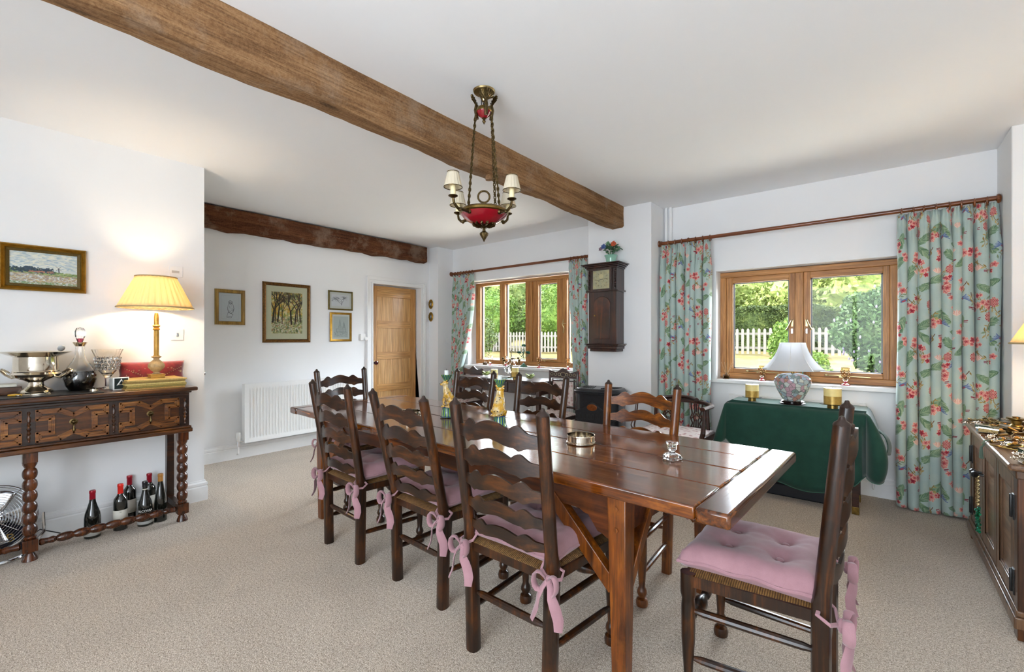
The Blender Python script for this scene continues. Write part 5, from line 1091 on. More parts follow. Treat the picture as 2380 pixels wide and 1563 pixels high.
def sketch(kind):
    w, h = 220, 280; a = painter(w, h, hx('#d3dde0')); rs = random.Random(9); K_ = hx('#3a4148')
    if kind == 'bird':
        for (cx_, cy_, rx, ry) in ((112, 90, 20, 18), (116, 150, 32, 52)):
            for q in range(3): P_ = [(cx_ + (rx + rs.uniform(-3, 3)) * math.cos(t / 12 * math.pi), cy_ + (ry + rs.uniform(-3, 3)) * math.sin(t / 12 * math.pi)) for t in range(25)]; stroke(a, P_, 1.6, K_, .7, False)
        for k in range(30): x = rs.uniform(90, 145); y = rs.uniform(110, 200); stroke(a, [(x, y), (x + 4, y + 14)], 1.2, K_, .6, False)
        ell(a, 104, 88, 4, 4, 0, K_, 1, False); ell(a, 119, 88, 4, 4, 0, K_, 1, False)
        stroke(a, [(75, 240), (90, 190), (140, 215), (120, 250), (75, 245)], 2.5, K_, .9, False); stroke(a, [(80, 235), (125, 240)], 3, K_, .8, False); stroke(a, [(95, 195), (150, 160)], 2, K_, .7, False)
        for s in ((18, 18, 200, 18), (200, 18, 200, 262), (200, 262, 18, 262), (18, 262, 18, 18)): stroke(a, [(s[0], s[1]), (s[2], s[3])], 1.0, hx('#9aa8ac'), .8, False)
    elif kind == 'tree':
        a[:] = hx('#dcdfe0')
        def tr_(x, y, L, an, d_, w0):
            if d_ == 0: return
            x2, y2 = x + L * math.sin(an), y - L * math.cos(an); stroke(a, [(x, y), (x2, y2)], w0, K_, .85, False)
            for k in range(3): tr_(x2, y2, L * rs.uniform(.6, .8), an + rs.uniform(-.9, .9), d_ - 1, w0 * .6)
        tr_(120, 250, 70, .1, 6, 6); tr_(125, 230, 60, -.6, 5, 4)
        for k in range(120): ell(a, rs.uniform(20, 200), rs.uniform(20, 130), 3, 2, 0, hx('#b59a9a'), .5, False)
    else:
        a[:] = hx('#b9c3bd')
        for (cx_, top, base) in ((95, 60, 150), (155, 90, 155)):
            for k in range(7): f = k / 6; y = top + (base - top) * f; wd = 6 + 20 * f; stroke(a, [(cx_ - wd, y), (cx_, y - 9), (cx_ + wd, y)], 2, K_, .8, False); stroke(a, [(cx_ - wd * .6, y), (cx_ - wd * .6, y + 12)], 1.4, K_, .7, False); stroke(a, [(cx_ + wd * .6, y), (cx_ + wd * .6, y + 12)], 1.4, K_, .7, False)
            stroke(a, [(cx_, top - 25), (cx_, top)], 2, K_, .9, False)
        stroke(a, [(40, 165), (185, 165), (185, 205), (40, 205), (40, 165)], 2, K_, .8, False)
        for k in range(8): stroke(a, [(48 + 18 * k, 170), (48 + 18 * k, 203)], 2.2, K_, .6, False)
        for k in range(160): x = rs.uniform(15, 205); y = rs.uniform(205, 262); stroke(a, [(x, y), (x + rs.uniform(2, 9), y + rs.uniform(-4, 4))], 1.4, K_, .6, False)
    return a
GP = [(0, 0.0), (0, 0.016), (0.008, 0.024), (0.020, 0.018), (0.030, 0.022), (0.036, 0.012), (0.036, 0.0)]
framed('gilt-framed oil painting of fields and a windmill on the left wall', -4.099, 0.138, 0.520, 1.562, 1.845, (M_gframe, M_dgilt), [(0, 0.0), (0, 0.022), (0.007, 0.030), (0.016, 0.020), (0.022, 0.026), (0.028, 0.014), (0.028, 0.0)], image_mat('windmill_landscape_painting', oil_land(), 0.5), 0, None, False, 0.014)
CR = plain('cream_mount_card', lin('#cfcfae'), 0.9, var=0.01); BL = plain('pale_blue_mount_card', lin('#c3d2d6'), 0.9, var=0.01); WH = plain('off_white_mount_card', lin('#d5d8d0'), 0.9, var=0.01)
M_goldw = wood('rubbed_gold_wood_frame', '#7a5a1c', '#a88232', '#c6a14c', 2, 0.4, 1.0, 0.1)
framed('small gold-framed pen sketch of a perched bird, leftmost on the door wall', -5.219, 1.617, 1.896, 1.402, 1.766, (M_goldw,), GP, image_mat('perched_bird_sketch', sketch('bird'), 0.8), 0.008, BL)
framed('large bronze-framed print of an avenue of bare trees above the radiator', -5.219, 2.072, 2.602, 1.214, 1.884, (M_bframe,), GP, image_mat('tree_avenue_watercolour', trees_art(), 0.8), 0.060, CR)
framed('small landscape-format sketch of a tree, upper of the two beside the door', -5.219, 2.827, 3.155, 1.612, 1.850, (plain('dark_gilt_frame', lin('#6f6030'), 0.4, 0.6, 0.2),), [(0, 0), (0, 0.014), (0.006, 0.020), (0.018, 0.014), (0.018, 0)], image_mat('tree_pen_sketch', sketch('tree'), 0.8), 0.028, WH)
framed('small upright etching of pointed towers, lower of the two beside the door', -5.219, 2.849, 3.139, 1.221, 1.582, (M_gframe,), [(0, 0), (0, 0.014), (0.008, 0.020), (0.026, 0.014), (0.026, 0)], image_mat('pointed_towers_etching', sketch('towers'), 0.8), 0.022, WH)
for (u, v, lb_) in ((1002, 708, 'upper'), (1002, 737, 'lower')):
    x = xy(u, 4.418); zc = 1.765 if lb_ == 'upper' else 1.578
    t = thing('oval_miniature', '%s of two small oval gilt-framed miniatures on the corner pier' % lb_, 'miniature', (x, 4.418, zc))
    obj('frame', MB(look((0, 0, 0), (0, -1, 0))).lathe([(0.058, 0), (0.064, 0.006), (0.055, 0.013), (0.038, 0.010), (0.030, 0.014), (0.026, 0.006), (0.026, 0.004), (0, 0.004)], 40, SC(0.86, 1.15, 1) if False else SC(0.8, 1.12, 1), flute=lambda a, j: 1 + (0.05 * math.sin(12 * a) if j in (1, 2, 3) else 0)), M_gframe, t)
    obj('portrait', MB(look((0, -0.005, 0), (0, -1, 0))).lathe([(0.025, 0), (0.022, 0.003), (0, 0.005)], 24, SC(0.8, 1.12, 1)), plain('miniature_painting', lin('#8a8f94'), 0.3, var=0.5, scale=60), t)
# ================= chandelier =================
PC = pz(1125, 212, ZC); PX, PY = PC.x, PC.y; PD = -PX * math.sin(TH) + PY * math.cos(TH)
def zp(v): return HC + (CY - v) * PD / F
t = thing('chandelier', 'antique bronze and crimson chandelier with four small cream shades over the table', 'chandelier', (PX, PY, 0))
zb_ = zp(497)     # bowl rim
M_crim = plain('crimson_enamel', lin('#8c0a1c'), 0.12, 0.0, 0.05, coat=1.0)
obj('ceiling_rose', MB().lathe([(0.0, ZC - .03), (0.014, ZC - .03), (0.020, ZC - 0.022), (0.026, ZC - 0.012), (0.055, ZC - 0.008), (0.060, ZC - 0.0005)], 30), M_pbrass, t)
obj('rose_cup', MB().lathe([(0.0, zp(238)), (0.012, zp(236)), (0.022, zp(226)), (0.016, zp(218)), (0.028, ZC - 0.012)], 20), M_pbrass, t)
z0 = zp(262)
cb = obj('crown_bowl', MB().lathe([(0.0, z0 - 0.030), (0.012, z0 - 0.030), (0.030, z0 - 0.016), (0.040, z0 + 0.004), (0.0, z0 + 0.004)], 30), M_crim, t)
obj('crown_rim', MB().lathe([(0.040, z0 + 0.002), (0.043, z0 + 0.006), (0.041, z0 + 0.014), (0.036, z0 + 0.024), (0.0, z0 + 0.024)], 30), M_brass, cb)
obj('crown_finial', MB().lathe([(0.0, z0 - 0.066), (0.004, z0 - 0.058), (0.010, z0 - 0.048), (0.005, z0 - 0.038), (0.013, z0 - 0.032), (0.0, z0 - 0.028)], 14), M_obronze, cb)
b = MB()
for k in range(3): b.tube([(0.012 * math.cos(k * 2.1), 0.012 * math.sin(k * 2.1), zp(236)), (0.018 * math.cos(k * 2.1 + .4), 0.018 * math.sin(k * 2.1 + .4), z0 + 0.06), (0.014 * math.cos(k * 2.1), 0.014 * math.sin(k * 2.1), z0 + 0.02)], 0.0028, 6)
obj('flex', b, M_black, t)
VA = [TH + math.pi + a for a in (math.radians(100), math.radians(-80), math.radians(-140))]   # directions of the chains
def dirv(a): return (math.cos(a), math.sin(a))
# camera right vector and depth vector
RX, RY = math.cos(TH), math.sin(TH); DX, DY = -math.sin(TH), math.cos(TH)
def pol(rx, dp): return (RX * rx + DX * dp, RY * rx + DY * dp)
for i, (rx, dp) in enumerate(((-0.038, 0.012), (0.036, 0.02), (0.012, -0.04))):
    x, y = pol(rx, dp); n_ = Vector((x, y, 0)).normalized(); b = MB()
    base = Vector((x, y, z0 - 0.01)); tip = base + n_ * 0.03 + Vector((0, 0, 0.135))
    b.tube([base + Vector((0, 0, -0.02)), base + n_ * 0.008 + Vector((0, 0, 0.03)), base + n_ * 0.004 + Vector((0, 0, 0.06))], [0.009, 0.011, 0.008], 8)
    side = n_.cross(Vector((0, 0, 1)))
    for k in range(9):
        a = (k - 4) * 0.27; L = 0.062 * (1 - 0.018 * (k - 4) ** 2); c0 = base + n_ * 0.006 + Vector((0, 0, 0.055)); e = c0 + side * (L * math.sin(a)) + (n_ * 0.35 + Vector((0, 0, 1))).normalized() * (L * math.cos(a))
        b.tube([c0, (c0 + e) / 2, e], [0.003, 0.0032, 0.0055], 6)
    obj('palmette', b, M_obronze, t)
ringz = zb_
for i, (r0, r1) in enumerate((((-0.046, 0.0), (-0.084, -0.02)), ((0.040, 0.03), (0.060, 0.075)), ((0.040, -0.02), (0.085, -0.03)))):
    a = pol(*r0); c_ = pol(*r1); p0, p1 = Vector((a[0], a[1], z0 - 0.012)), Vector((c_[0], c_[1], zb_ + 0.012)); b = MB(); n = 30
    for k in range(n):
        p = p0.lerp(p1, (k + .5) / n); M_ = look(p, p1) @ R(math.pi / 2 if k % 2 else 0, 'Z') @ R(math.pi / 2, 'X') @ SC(0.75, 1.5, 1); b.ring((0, 0, 0), 0.0075, 0.0032, 10, 5, M_)
        if k % 2: b.ball(tuple(p), 0.0078, 6)
    obj('chain', b, M_obronze, t)
BR = 0.128
bw = obj('bowl', MB().lathe([(0.0, zb_ - 0.066), (0.040, zb_ - 0.063), (0.082, zb_ - 0.046), (0.112, zb_ - 0.022), (BR, zb_ - 0.001), (0.0, zb_ - 0.001)], 44), M_crim, t)
obj('bowl_rim', MB().lathe([(BR - .004, zb_ - 0.006), (BR + 0.004, zb_), (BR + 0.003, zb_ + 0.010), (BR - 0.006, zb_ + 0.020), (0.098, zb_ + 0.026), (0.070, zb_ + 0.026), (0, zb_ + 0.026)], 44), M_brass, bw)
b = MB().lathe([(0.0, zb_ - 0.155), (0.006, zb_ - 0.142), (0.020, zb_ - 0.116), (0.022, zb_ - 0.106), (0.009, zb_ - 0.094), (0.007, zb_ - 0.080), (0.016, zb_ - 0.072), (0.0, zb_ - 0.062)], 20, flute=lambda a, j: 1 + (0.12 * math.sin(6 * a + j) if 1 < j < 4 else 0))
obj('finial', b, M_obronze, bw)
b = MB()
for k in range(12): a = k * math.pi / 6; b.tube([(0.012 * math.cos(a), 0.012 * math.sin(a), zb_ - 0.068), (0.04 * math.cos(a), 0.04 * math.sin(a), zb_ - 0.066), (0.058 * math.cos(a), 0.058 * math.sin(a), zb_ - 0.059), (0.062 * math.cos(a + .1), 0.064 * math.sin(a + .1), zb_ - 0.055)], [0.004, 0.007, 0.008, 0.003], 6)
obj('leaf_collar', b, M_obronze, bw)
b = MB(); x, y = pol(0.004, -0.08); wc = Vector((x, y, zb_ + 0.066)); M_ = Matrix.Translation(wc) @ R(TH, 'Z') @ R(math.pi / 2, 'X')
for k in range(26): a = k / 26 * 2 * math.pi; b.ball((0.030 * math.cos(a), 0.030 * math.sin(a), 0), 0.0062, 6, (1, 1, 1), M_)
b.ring((0, 0, 0), 0.029, 0.0035, 24, 6, M_)
obj('wreath', b, M_obronze, bw)
b = MB(M_); 
for s in (-1, 1): b.tube([(0, -0.035, 0), (s * 0.02, -0.042, 0), (s * 0.04, -0.040, 0), (s * 0.052, -0.046, 0.0)], [0.005, 0.007, 0.006, 0.003], 8)
b.ball((0, -0.05, 0.006), 0.009, 8, (1, 1.6, 1)); obj('palm_mount', b, M_pbrass, bw)
AR = 0.155
M_cshade = None
n_ = N('cream_silk_shade'); n_.col(lin('#e6ddc8')); tr = n_.n('BsdfTranslucent'); tr.inputs[0].default_value = (*lin('#efe6d2'), 1); ms = n_.n('MixShader'); ms.inputs[0].default_value = 0.4; n_.set(rough=0.9); n_.l(n_.b.outputs[0], ms.inputs[1]); n_.l(tr.outputs[0], ms.inputs[2]); n_.l(ms.outputs[0], n_.out.inputs[0]); M_cshade = n_.m
for i, (rx, dp) in enumerate(((-0.142, -0.19), (0.150, -0.14), (-0.155, 0.12), (0.128, 0.135))):
    x, y = pol(rx, dp); n_ = Vector((x, y, 0)); L = n_.length; n_.normalize(); zc_ = zb_ + 0.008
    ar = obj('arm', MB().tube([Vector((0, 0, zc_)) + n_ * 0.10, Vector((0, 0, zc_ - 0.022)) + n_ * 0.122, Vector((0, 0, zc_ - 0.024)) + n_ * (L * 0.86), Vector((0, 0, zc_ - 0.006)) + n_ * (L * 0.97), Vector((0, 0, zc_ + 0.022)) + n_ * L], [0.010, 0.009, 0.008, 0.007, 0.006], 9).ball(tuple(n_ * 0.118 + Vector((0, 0, zc_ - 0.02))), 0.014, 8).ball(tuple(n_ * (L * .8) + Vector((0, 0, zc_ - 0.028))), 0.010, 8), M_obronze, t)
    zd = zc_ + 0.024
    obj('drip_pan', MB().lathe([(0.006, zd - .006), (0.014, zd - 0.002), (0.024, zd + 0.004), (0.023, zd + 0.007), (0.0, zd + 0.005)], 22, T(x, y, 0)), M_obronze, ar)
    obj('candle_sleeve', MB().lathe([(0.013, zd + 0.005), (0.013, zd + 0.055), (0.0, zd + 0.056)], 16, T(x, y, 0)), M_candle, ar)
    s_ = shade(t, 0.044, zd + 0.048, 0.0275, zd + 0.122, 16, T(x, y, 0), 0.002, M_cshade)
    obj('shade_braid', MB().ring((x, y, zd + 0.048), 0.0455, 0.0022, 30, 5), M_obronze, s_); obj('shade_braid', MB().ring((x, y, zd + 0.122), 0.0290, 0.0020, 26, 5), M_obronze, s_)
# ================= wall clock =================
CYY = 4.259; t = thing('wall_clock', 'dark mahogany hooded wall clock with square brass dial on the pier', 'clock', (-2.10, CYY, 0))
CW = 0.155; ox_ = 2.10
cx0 = xy(1394, 4.12); 
M_clk = wood('dark_clock_mahogany', '#180b08', '#321710', '#5b2c17', 2, 0.32, 1.0, 0.4, 0.25)
x0c, x1c = -2.330 + ox_, -2.010 + ox_; yf, ybk = 4.09 - CYY, 0.0; mid = (x0c + x1c) / 2
def zy_(v, Y=4.10, u=1420): d = ray(u, 0); return HC + (CY - v) / F * (Y / d[1])
ZT, ZH, ZBt, ZBo = zy_(611), zy_(676), zy_(800), zy_(818)
hw = (x1c - x0c) / 2
obj('trunk', MB().box(mid - hw * .97, mid + hw * .97, yf, ybk, ZBt - 0.005, ZH), M_clk, t, bevel=0.002)
tr_ = obj('trunk_door', MB(), M_clk, t) if False else None
out = [(mid - 0.088, ZBt + 0.05), (mid + 0.088, ZBt + 0.05), (mid + 0.088, ZH - 0.13)] + [(mid + 0.088 * math.cos(a), ZH - 0.13 + 0.075 * math.sin(a)) for a in [math.pi * k / 14 for k in range(1, 14)]] + [(mid - 0.088, ZH - 0.13)]
dr = obj('trunk_door', MB().prism(out, yf - 0.010, yf + 0.002), wood('flame_mahogany_door', '#1c0c08', '#3c1a10', '#86421c', 2, 0.3, 0.6, 0.4, 0.3), t, bevel=0.003)
obj('door_knob', MB(look((mid - 0.075, yf - 0.010, (ZBt + ZH) / 2 + .02), (mid - 0.075, yf - 1, (ZBt + ZH) / 2 + .02))).lathe([(0.005, 0), (0.004, 0.006), (0.008, 0.012), (0, 0.016)], 12), M_brass, dr)
hd_ = MB(); hd_.box(mid - hw, mid + hw, yf - 0.005, ybk, ZH, ZT - 0.05); hood = obj('hood', hd_, M_clk, t, bevel=0.002)
cr_mb = MB()
for k, (e, za, zc2) in enumerate(((0.012, ZT - 0.055, ZT - 0.04), (0.026, ZT - 0.04, ZT - 0.025), (0.042, ZT - 0.025, ZT - 0.012), (0.056, ZT - 0.012, ZT))): cr_mb.box(mid - hw - e, mid + hw + e, yf - 0.005 - e, ybk, za, zc2)
obj('cornice', cr_mb, M_clk, t, bevel=0.004)
obj('waist_moulding', MB().box(mid - hw - 0.018, mid + hw + 0.018, yf - 0.02, ybk, ZH - 0.006, ZH + 0.008), M_clk, t, bevel=0.003)
bm_ = MB(); 
for e, za, zc2 in ((0.030, ZBt - 0.008, ZBt + 0.002), (0.016, ZBt - 0.022, ZBt - 0.008), (0.004, ZBt - 0.05, ZBt - 0.022), (-0.012, ZBo, ZBt - 0.05)): bm_.box(mid - hw - e, mid + hw + e, yf - e, ybk, za, zc2)
obj('base_bracket', bm_, M_clk, t, bevel=0.005)
zc_ = (ZH + ZT - 0.055) / 2 + .004; sz = 0.094
b = MB()
for (a0, a1, c0, c1) in ((-sz - .022, sz + .022, sz, sz + .022), (-sz - .022, sz + .022, -sz - .022, -sz), (-sz - .022, -sz, -sz, sz), (sz, sz + .022, -sz, sz)): b.box(mid - .006 + a0, mid - .006 + a1, yf - 0.018, yf - 0.004, zc_ + c0, zc_ + c1)
obj('hood_door_frame', b, M_clk, hood, bevel=0.003)
def dial_art():
    w = h = 320; a = painter(w, h, hx('#a7a283')); rs = np.random.RandomState(5); c0 = 160; K_ = hx('#3c3524')
    for k in range(500): ell(a, rs.uniform(0, w), rs.uniform(0, h), rs.uniform(6, 24), rs.uniform(4, 14), rs.uniform(0, 3), hx(['#9aa08a', '#b5ab80', '#8f8f74', '#a89f70'][rs.randint(4)]), .25, False)
    ell(a, 160, 105, 40, 40, 0, hx('#c2b98a'), .7, False)
    for (x, y) in ((35, 35), (285, 35), (35, 285), (285, 285)):
        for k in range(6): ell(a, x + 14 * math.cos(k), y + 14 * math.sin(k), 8, 4, k, hx('#c4b27a'), .8, False)
    NUM = ['XII', 'I', 'II', 'III', 'IIII', 'V', 'VI', 'VII', 'VIII', 'IX', 'X', 'XI']
    for k, s_ in enumerate(NUM):
        an = k * math.pi / 6; n = len(s_)
        for i, ch in enumerate(s_):
            off = (i - (n - 1) / 2) * 8; bx, by = c0 + 112 * math.sin(an) + off * math.cos(an), c0 - 112 * math.cos(an) + off * math.sin(an); dx, dy = 11 * math.sin(an), -11 * math.cos(an); px_, py_ = 3.5 * math.cos(an), 3.5 * math.sin(an)
            if ch == 'I': stroke(a, [(bx - dx, by - dy), (bx + dx, by + dy)], 2.6, K_, .9, False)
            elif ch == 'V': stroke(a, [(bx + dx - px_, by + dy - py_), (bx - dx, by - dy), (bx + dx + px_, by + dy + py_)], 2.4, K_, .9, False)
            else: stroke(a, [(bx - dx - px_, by - dy - py_), (bx + dx + px_, by + dy + py_)], 2.4, K_, .9, False); stroke(a, [(bx - dx + px_, by - dy + py_), (bx + dx - px_, by + dy - py_)], 2.4, K_, .9, False)
    for k in range(120): an = k * 2 * math.pi / 120; stroke(a, [(c0 + 132 * math.cos(an), c0 + 132 * math.sin(an)), (c0 + 132 * math.cos(an + .05), c0 + 132 * math.sin(an + .05))], 1.2, K_, .6, False)
    for x in (115, 205): ell(a, x, 185, 6, 6, 0, hx('#1c1710'), 1, False)
    return a
b = MB(); b.add([(mid - .006 - sz, yf - 0.010, zc_ - sz), (mid - .006 + sz, yf - 0.010, zc_ - sz), (mid - .006 + sz, yf - 0.010, zc_ + sz), (mid - .006 - sz, yf - 0.010, zc_ + sz)], [(0, 1, 2, 3)], uvs=[(0, 0), (1, 0), (1, 1), (0, 1)])
dl = obj('dial', b, image_mat('brass_clock_dial', dial_art(), 0.5), hood, smooth=0)
b = MB(); cc = Vector((mid - .006, yf - 0.013, zc_)); b.bar(cc, cc + Vector((-0.055, 0, -0.010)), 0.003, 0.003); b.bar(cc, cc + Vector((0.068, 0, 0.008)), 0.003, 0.003); obj('clock_hands', b, M_black, t)
for s in (-1, 1): obj('corner_column', MB().turn((mid + s * (hw - 0.014), yf - 0.010, ZH + 0.015), (mid + s * (hw - 0.014), yf - 0.010, ZT - 0.06), [(0.008, 0), (0.009, 0.05)] + [(0.005 + 0.006 * abs(math.sin(k * math.pi / 3)), 0.08 + k * 0.028) for k in range(31)] + [(0.009, 0.96), (0.008, 1.0)], 12), M_clk, hood)
# flower pot on the clock
px_, py_ = xy(1420, 4.17), 4.17
t = thing('ceramic_flower_pot', 'mint green pot of glazed ceramic flowers standing on the wall clock', 'flower pot', (px_, py_, ZT)); k_ = 4.17 / ray(1420, 0)[1] / F
obj('pot', MB().lathe([(0, 0.001), (0.046, 0.001), (0.052, 0.05), (0.058, 0.075), (0.068, 0.084), (0.064, 0.088), (0.05, 0.075), (0, 0.07)], 30), plain('mint_glaze', lin('#8fc2ab'), 0.2, coat=0.6), t)
M_gl = plain('dark_green_glaze', lin('#46704f'), 0.25, 0, 0.35, 30, coat=0.5)
b = MB(); rs = random.Random(3)
for k in range(60):
    a = rs.uniform(0, 6.28); e = rs.uniform(0.1, 1.35); r_ = rs.uniform(0.05, 0.115); c0 = Vector((math.cos(a) * math.sin(e) * r_, math.sin(a) * math.sin(e) * r_ * .7, 0.10 + math.cos(e) * r_ * 1.05))
    b.ball((0, 0, 0), 0.018, 8, (1.3, .8, .25), T(*c0) @ R(rs.uniform(0, 6), 'Z') @ R(rs.uniform(-1, 1), 'Y'))
for k in range(9): a = k * .7; b.tube([(0, 0, 0.07), (0.05 * math.cos(a), 0.035 * math.sin(a), 0.13)], 0.004, 5)
obj('leaves', b, M_gl, t)
for (x, y, z, r_, c) in ((-0.055, -0.05, 0.175, 0.024, '#3c5a94'), (0.055, -0.05, 0.19, 0.026, '#c2532a'), (-0.105, -0.02, 0.16, 0.018, '#8a6f7c'), (0.0, -0.06, 0.20, 0.018, '#5a8a60')):
    b = MB(); 
    for k in range(14): an = k * 2.4; q_ = r_ * math.sqrt(k / 14); b.ball((x + q_ * math.cos(an), y - 0.01 + 0.004 * k / 14, z + q_ * math.sin(an)), r_ * .32, 7)
    obj('flower', b, plain('flower_glaze_' + c[1:], lin(c), 0.35, 0, 0.3, 60), t)
# pipes up the wall
for x in (-1.70, -1.655): tag(obj('heating_pipe', MB().tube([(x, 4.585, 0.0), (x, 4.585, ZC)], 0.014, 10), M_trim), 'white painted pipe rising in the corner, %s one' % ('left' if x < -1.68 else 'right'), 'pipe', 'white pipes in the corner by the curtain')
# ================= stove =================
M_stove = plain('satin_black_cast_iron', (0.022, 0.024, 0.028), 0.28, 0.2, 0.2, coat=0.15)
SX, SY = xy(1389, 3.92), 3.98
t = thing('gas_stove', 'black cast stove heater with an oval copper badge before the pier', 'stove', (SX, SY, 0), math.radians(8))
def rbox(w, d0, d1, z0, z1, r=0.03, tw=1.0, td=0.0):   # rounded in plan; front at -d0
    vs = []; fs = []; P = []
    for (cx_, cy_, a0) in ((w - r, d1 - r, 0), (-w + r, d1 - r, 1), (-w + r, -d0 + r, 2), (w - r, -d0 + r, 3)):
        for k in range(5): a = (a0 + k / 4) * math.pi / 2; P.append((cx_ + r * math.cos(a), cy_ + r * math.sin(a)))
    n = len(P); vs = [(x, y, z0) for x, y in P] + [(x * tw, y * tw + td, z1) for x, y in P]
    return vs, [tuple(reversed(range(n))), tuple(range(n, 2 * n))] + [(i, (i + 1) % n, (i + 1) % n + n, i + n) for i in range(n)]
b = MB(); b.add(*rbox(0.235, 0.15, 0.16, 0.05, 0.745, 0.06)); obj('body', b, M_stove, t, bevel=0.004)
b = MB()
for zz, w, dd in ((0.745, 0.262, 0.185), (0.760, 0.270, 0.192)): b.add(*rbox(w, dd, dd, zz, zz + 0.016, 0.10))
b.add(*rbox(0.262, 0.185, 0.185, 0.775, 0.800, 0.10, 0.90)); lid = obj('lid', b, M_stove, t, bevel=0.006)
b = MB()
for s in (-1, 1):
    for k in range(6): b.bar((s * (0.05 + 0.025 * k), -0.12 + .01 * k, 0.803), (s * (0.09 + 0.022 * k), 0.10, 0.803), 0.007, 0.006)
obj('lid_louvre', b, M_black, lid)
b = MB(); b.add([(-0.245, -0.152, 0.40), (0.245, -0.152, 0.40), (0.245, -0.27, 0.30), (-0.245, -0.27, 0.30), (-0.245, -0.152, 0.46), (0.245, -0.152, 0.46), (0.245, -0.152, 0.2), (-0.245, -0.152, 0.2)], [(4, 5, 2, 3), (3, 2, 6, 7), (4, 3, 7), (5, 6, 2), (4, 7, 6, 5)])
b.box(-0.25, 0.25, -0.275, -0.14, 0.03, 0.31); hb = obj('front_housing', b, M_stove, t, bevel=0.010)
b = MB()
for k in range(11): x = -0.19 + 0.038 * k; b.bar((x, -0.180, 0.447), (x, -0.245, 0.334), 0.014, 0.004)
obj('vent_slot', b, M_black, hb)
b = MB(); b.box(-0.21, 0.21, -0.280, -0.272, 0.07, 0.28); obj('fire_window', b, plain('smoked_fire_glass', (0.02, 0.018, 0.015), 0.08, coat=1.0), hb, bevel=0.006)
out = [(-0.225, 0.50)] + [(-0.225 + 0.45 * k / 24, 0.575 + 0.085 * math.exp(-((k - 10) / 5.5) ** 2)) for k in range(25)] + [(0.225, 0.50), (0.15, 0.465), (-0.15, 0.465)]
fp = obj('front_plate', MB().prism(out, -0.168, -0.150), M_stove, t, bevel=0.004)
obj('copper_badge', MB(look((-0.035, -0.168, 0.615), (-0.035, -1, 0.615))).lathe([(0.030, 0), (0.030, 0.004), (0.026, 0.006), (0, 0.006)], 30, SC(1.9, 1.1, 1)), plain('copper_badge_enamel', lin('#8a4a20'), 0.3, 0.6, 0.2), fp)
b = MB()
for k in range(8): x = -0.16 + 0.044 * k; b.ring((x, -0.170, 0.525), 0.010, 0.004, 12, 5, T(0, 0, 0)) if False else b.box(x - 0.009, x + 0.009, -0.171, -0.166, 0.50, 0.548)
obj('grille_opening', b, M_black, fp, bevel=0.003)
for sx_ in (-1, 1):
    for yy in (-0.24, 0.12): obj('foot', MB().box(sx_ * 0.20 - .025, sx_ * 0.20 + .025, yy - .02, yy + .02, 0, 0.05), M_stove, t)
t.scale = (0.9, 0.9, 0.97)
# ================= corner armchair =================
AX, AY = -1.385, 3.90
t = thing('corner_armchair', 'dark mahogany corner armchair with pierced splats and pale pink seat', 'armchair', (AX, AY, 0), math.radians(180))
M_seat = None
n_ = N('faded_pink_brocade'); v_ = n_.coord((1, 1, 1)); n_.col(n_.mix(n_.ramp(n_.vor(n_.coord((9, 9, 9)), 3.0), [(0.30, (0,) * 3), (0.45, (1,) * 3)]), n_.ramp(n_.noise(v_, 30, 3), [(0.3, lin('#b38c88')), (0.7, lin('#c9a5a0'))]), lin('#e0d3cc'))); n_.set(rough=0.8); M_seat = n_.m
# local: -Y is towards the wall (after 180 rotation front faces camera)
sz_ = 0.27
def csf(u, v, s): x, y = 2 * u - 1, 2 * v - 1; e = 1 - max(abs(x), abs(y)) ** 6; k = 1 - 0.05 * math.cos(math.pi * x) * (y > 0); return (x * sz_, y * sz_ * 0.82 * (1 + 0.06 * (1 - x * x) * (1 if y > 0 else 0)), 0.462 + 0.028 * e * (1 - 0.3 * (x * x + y * y)))
b = MB().sheet(lambda u, v: csf(u, v, 1), 20, 20); b.uv = {}; b.box(-sz_, sz_, -sz_ * .82, sz_ * .82, 0.45, 0.463); obj('seat_pad', b, M_seat, t, smooth=50)
b = MB(); b.box(-sz_ - .015, sz_ + .015, -sz_ * .82 - .015, sz_ * .82 + .015, 0.39, 0.452); obj('seat_frame', b, M_mahog, t, bevel=0.008)
arc = [(0.315 * math.cos(a), 0.05 - 0.27 * math.sin(a), 0.70) for a in [math.pi * k / 22 for k in range(23)]]
arc = [(0.30, 0.20, 0.70)] + [(x, y - .02, z) for x, y, z in arc] + [(-0.30, 0.20, 0.70)]
b = MB(); vs = []; fs = []
obj('arm_rail', MB().tube(arc, 0.022, 8, flat=0.75), M_mahog, t)
obj('crest_rail', MB().tube([(0.17 * math.cos(a), -0.03 - 0.245 * math.sin(a), 0.728) for a in [math.pi * (k + 2) / 14 for k in range(11)]], 0.020, 8, flat=0.8), M_mahog, t)
for s in (-1, 1):
    obj('arm_support', MB().tube([(s * 0.27, 0.16, 0.42), (s * 0.295, 0.17, 0.50), (s * 0.29, 0.12, 0.60), (s * 0.285, 0.10, 0.70)], [0.018, 0.020, 0.014, 0.012], 8), M_mahog, t)
    obj('front_leg', MB().tube([(s * 0.25, 0.19, 0.43), (s * 0.265, 0.21, 0.36), (s * 0.245, 0.19, 0.15), (s * 0.26, 0.21, 0.0)], [0.030, 0.028, 0.014, 0.024], 10), M_mahog, t)
    obj('rear_leg', MB().tube([(s * 0.235, -0.20, 0.43), (s * 0.235, -0.20, 0.0)], [0.022, 0.018], 8), M_mahog, t)
    obj('back_post', MB().tube([(s * 0.235, -0.19, 0.42), (s * 0.225, -0.185, 0.70)], [0.016, 0.014], 8), M_mahog, t)
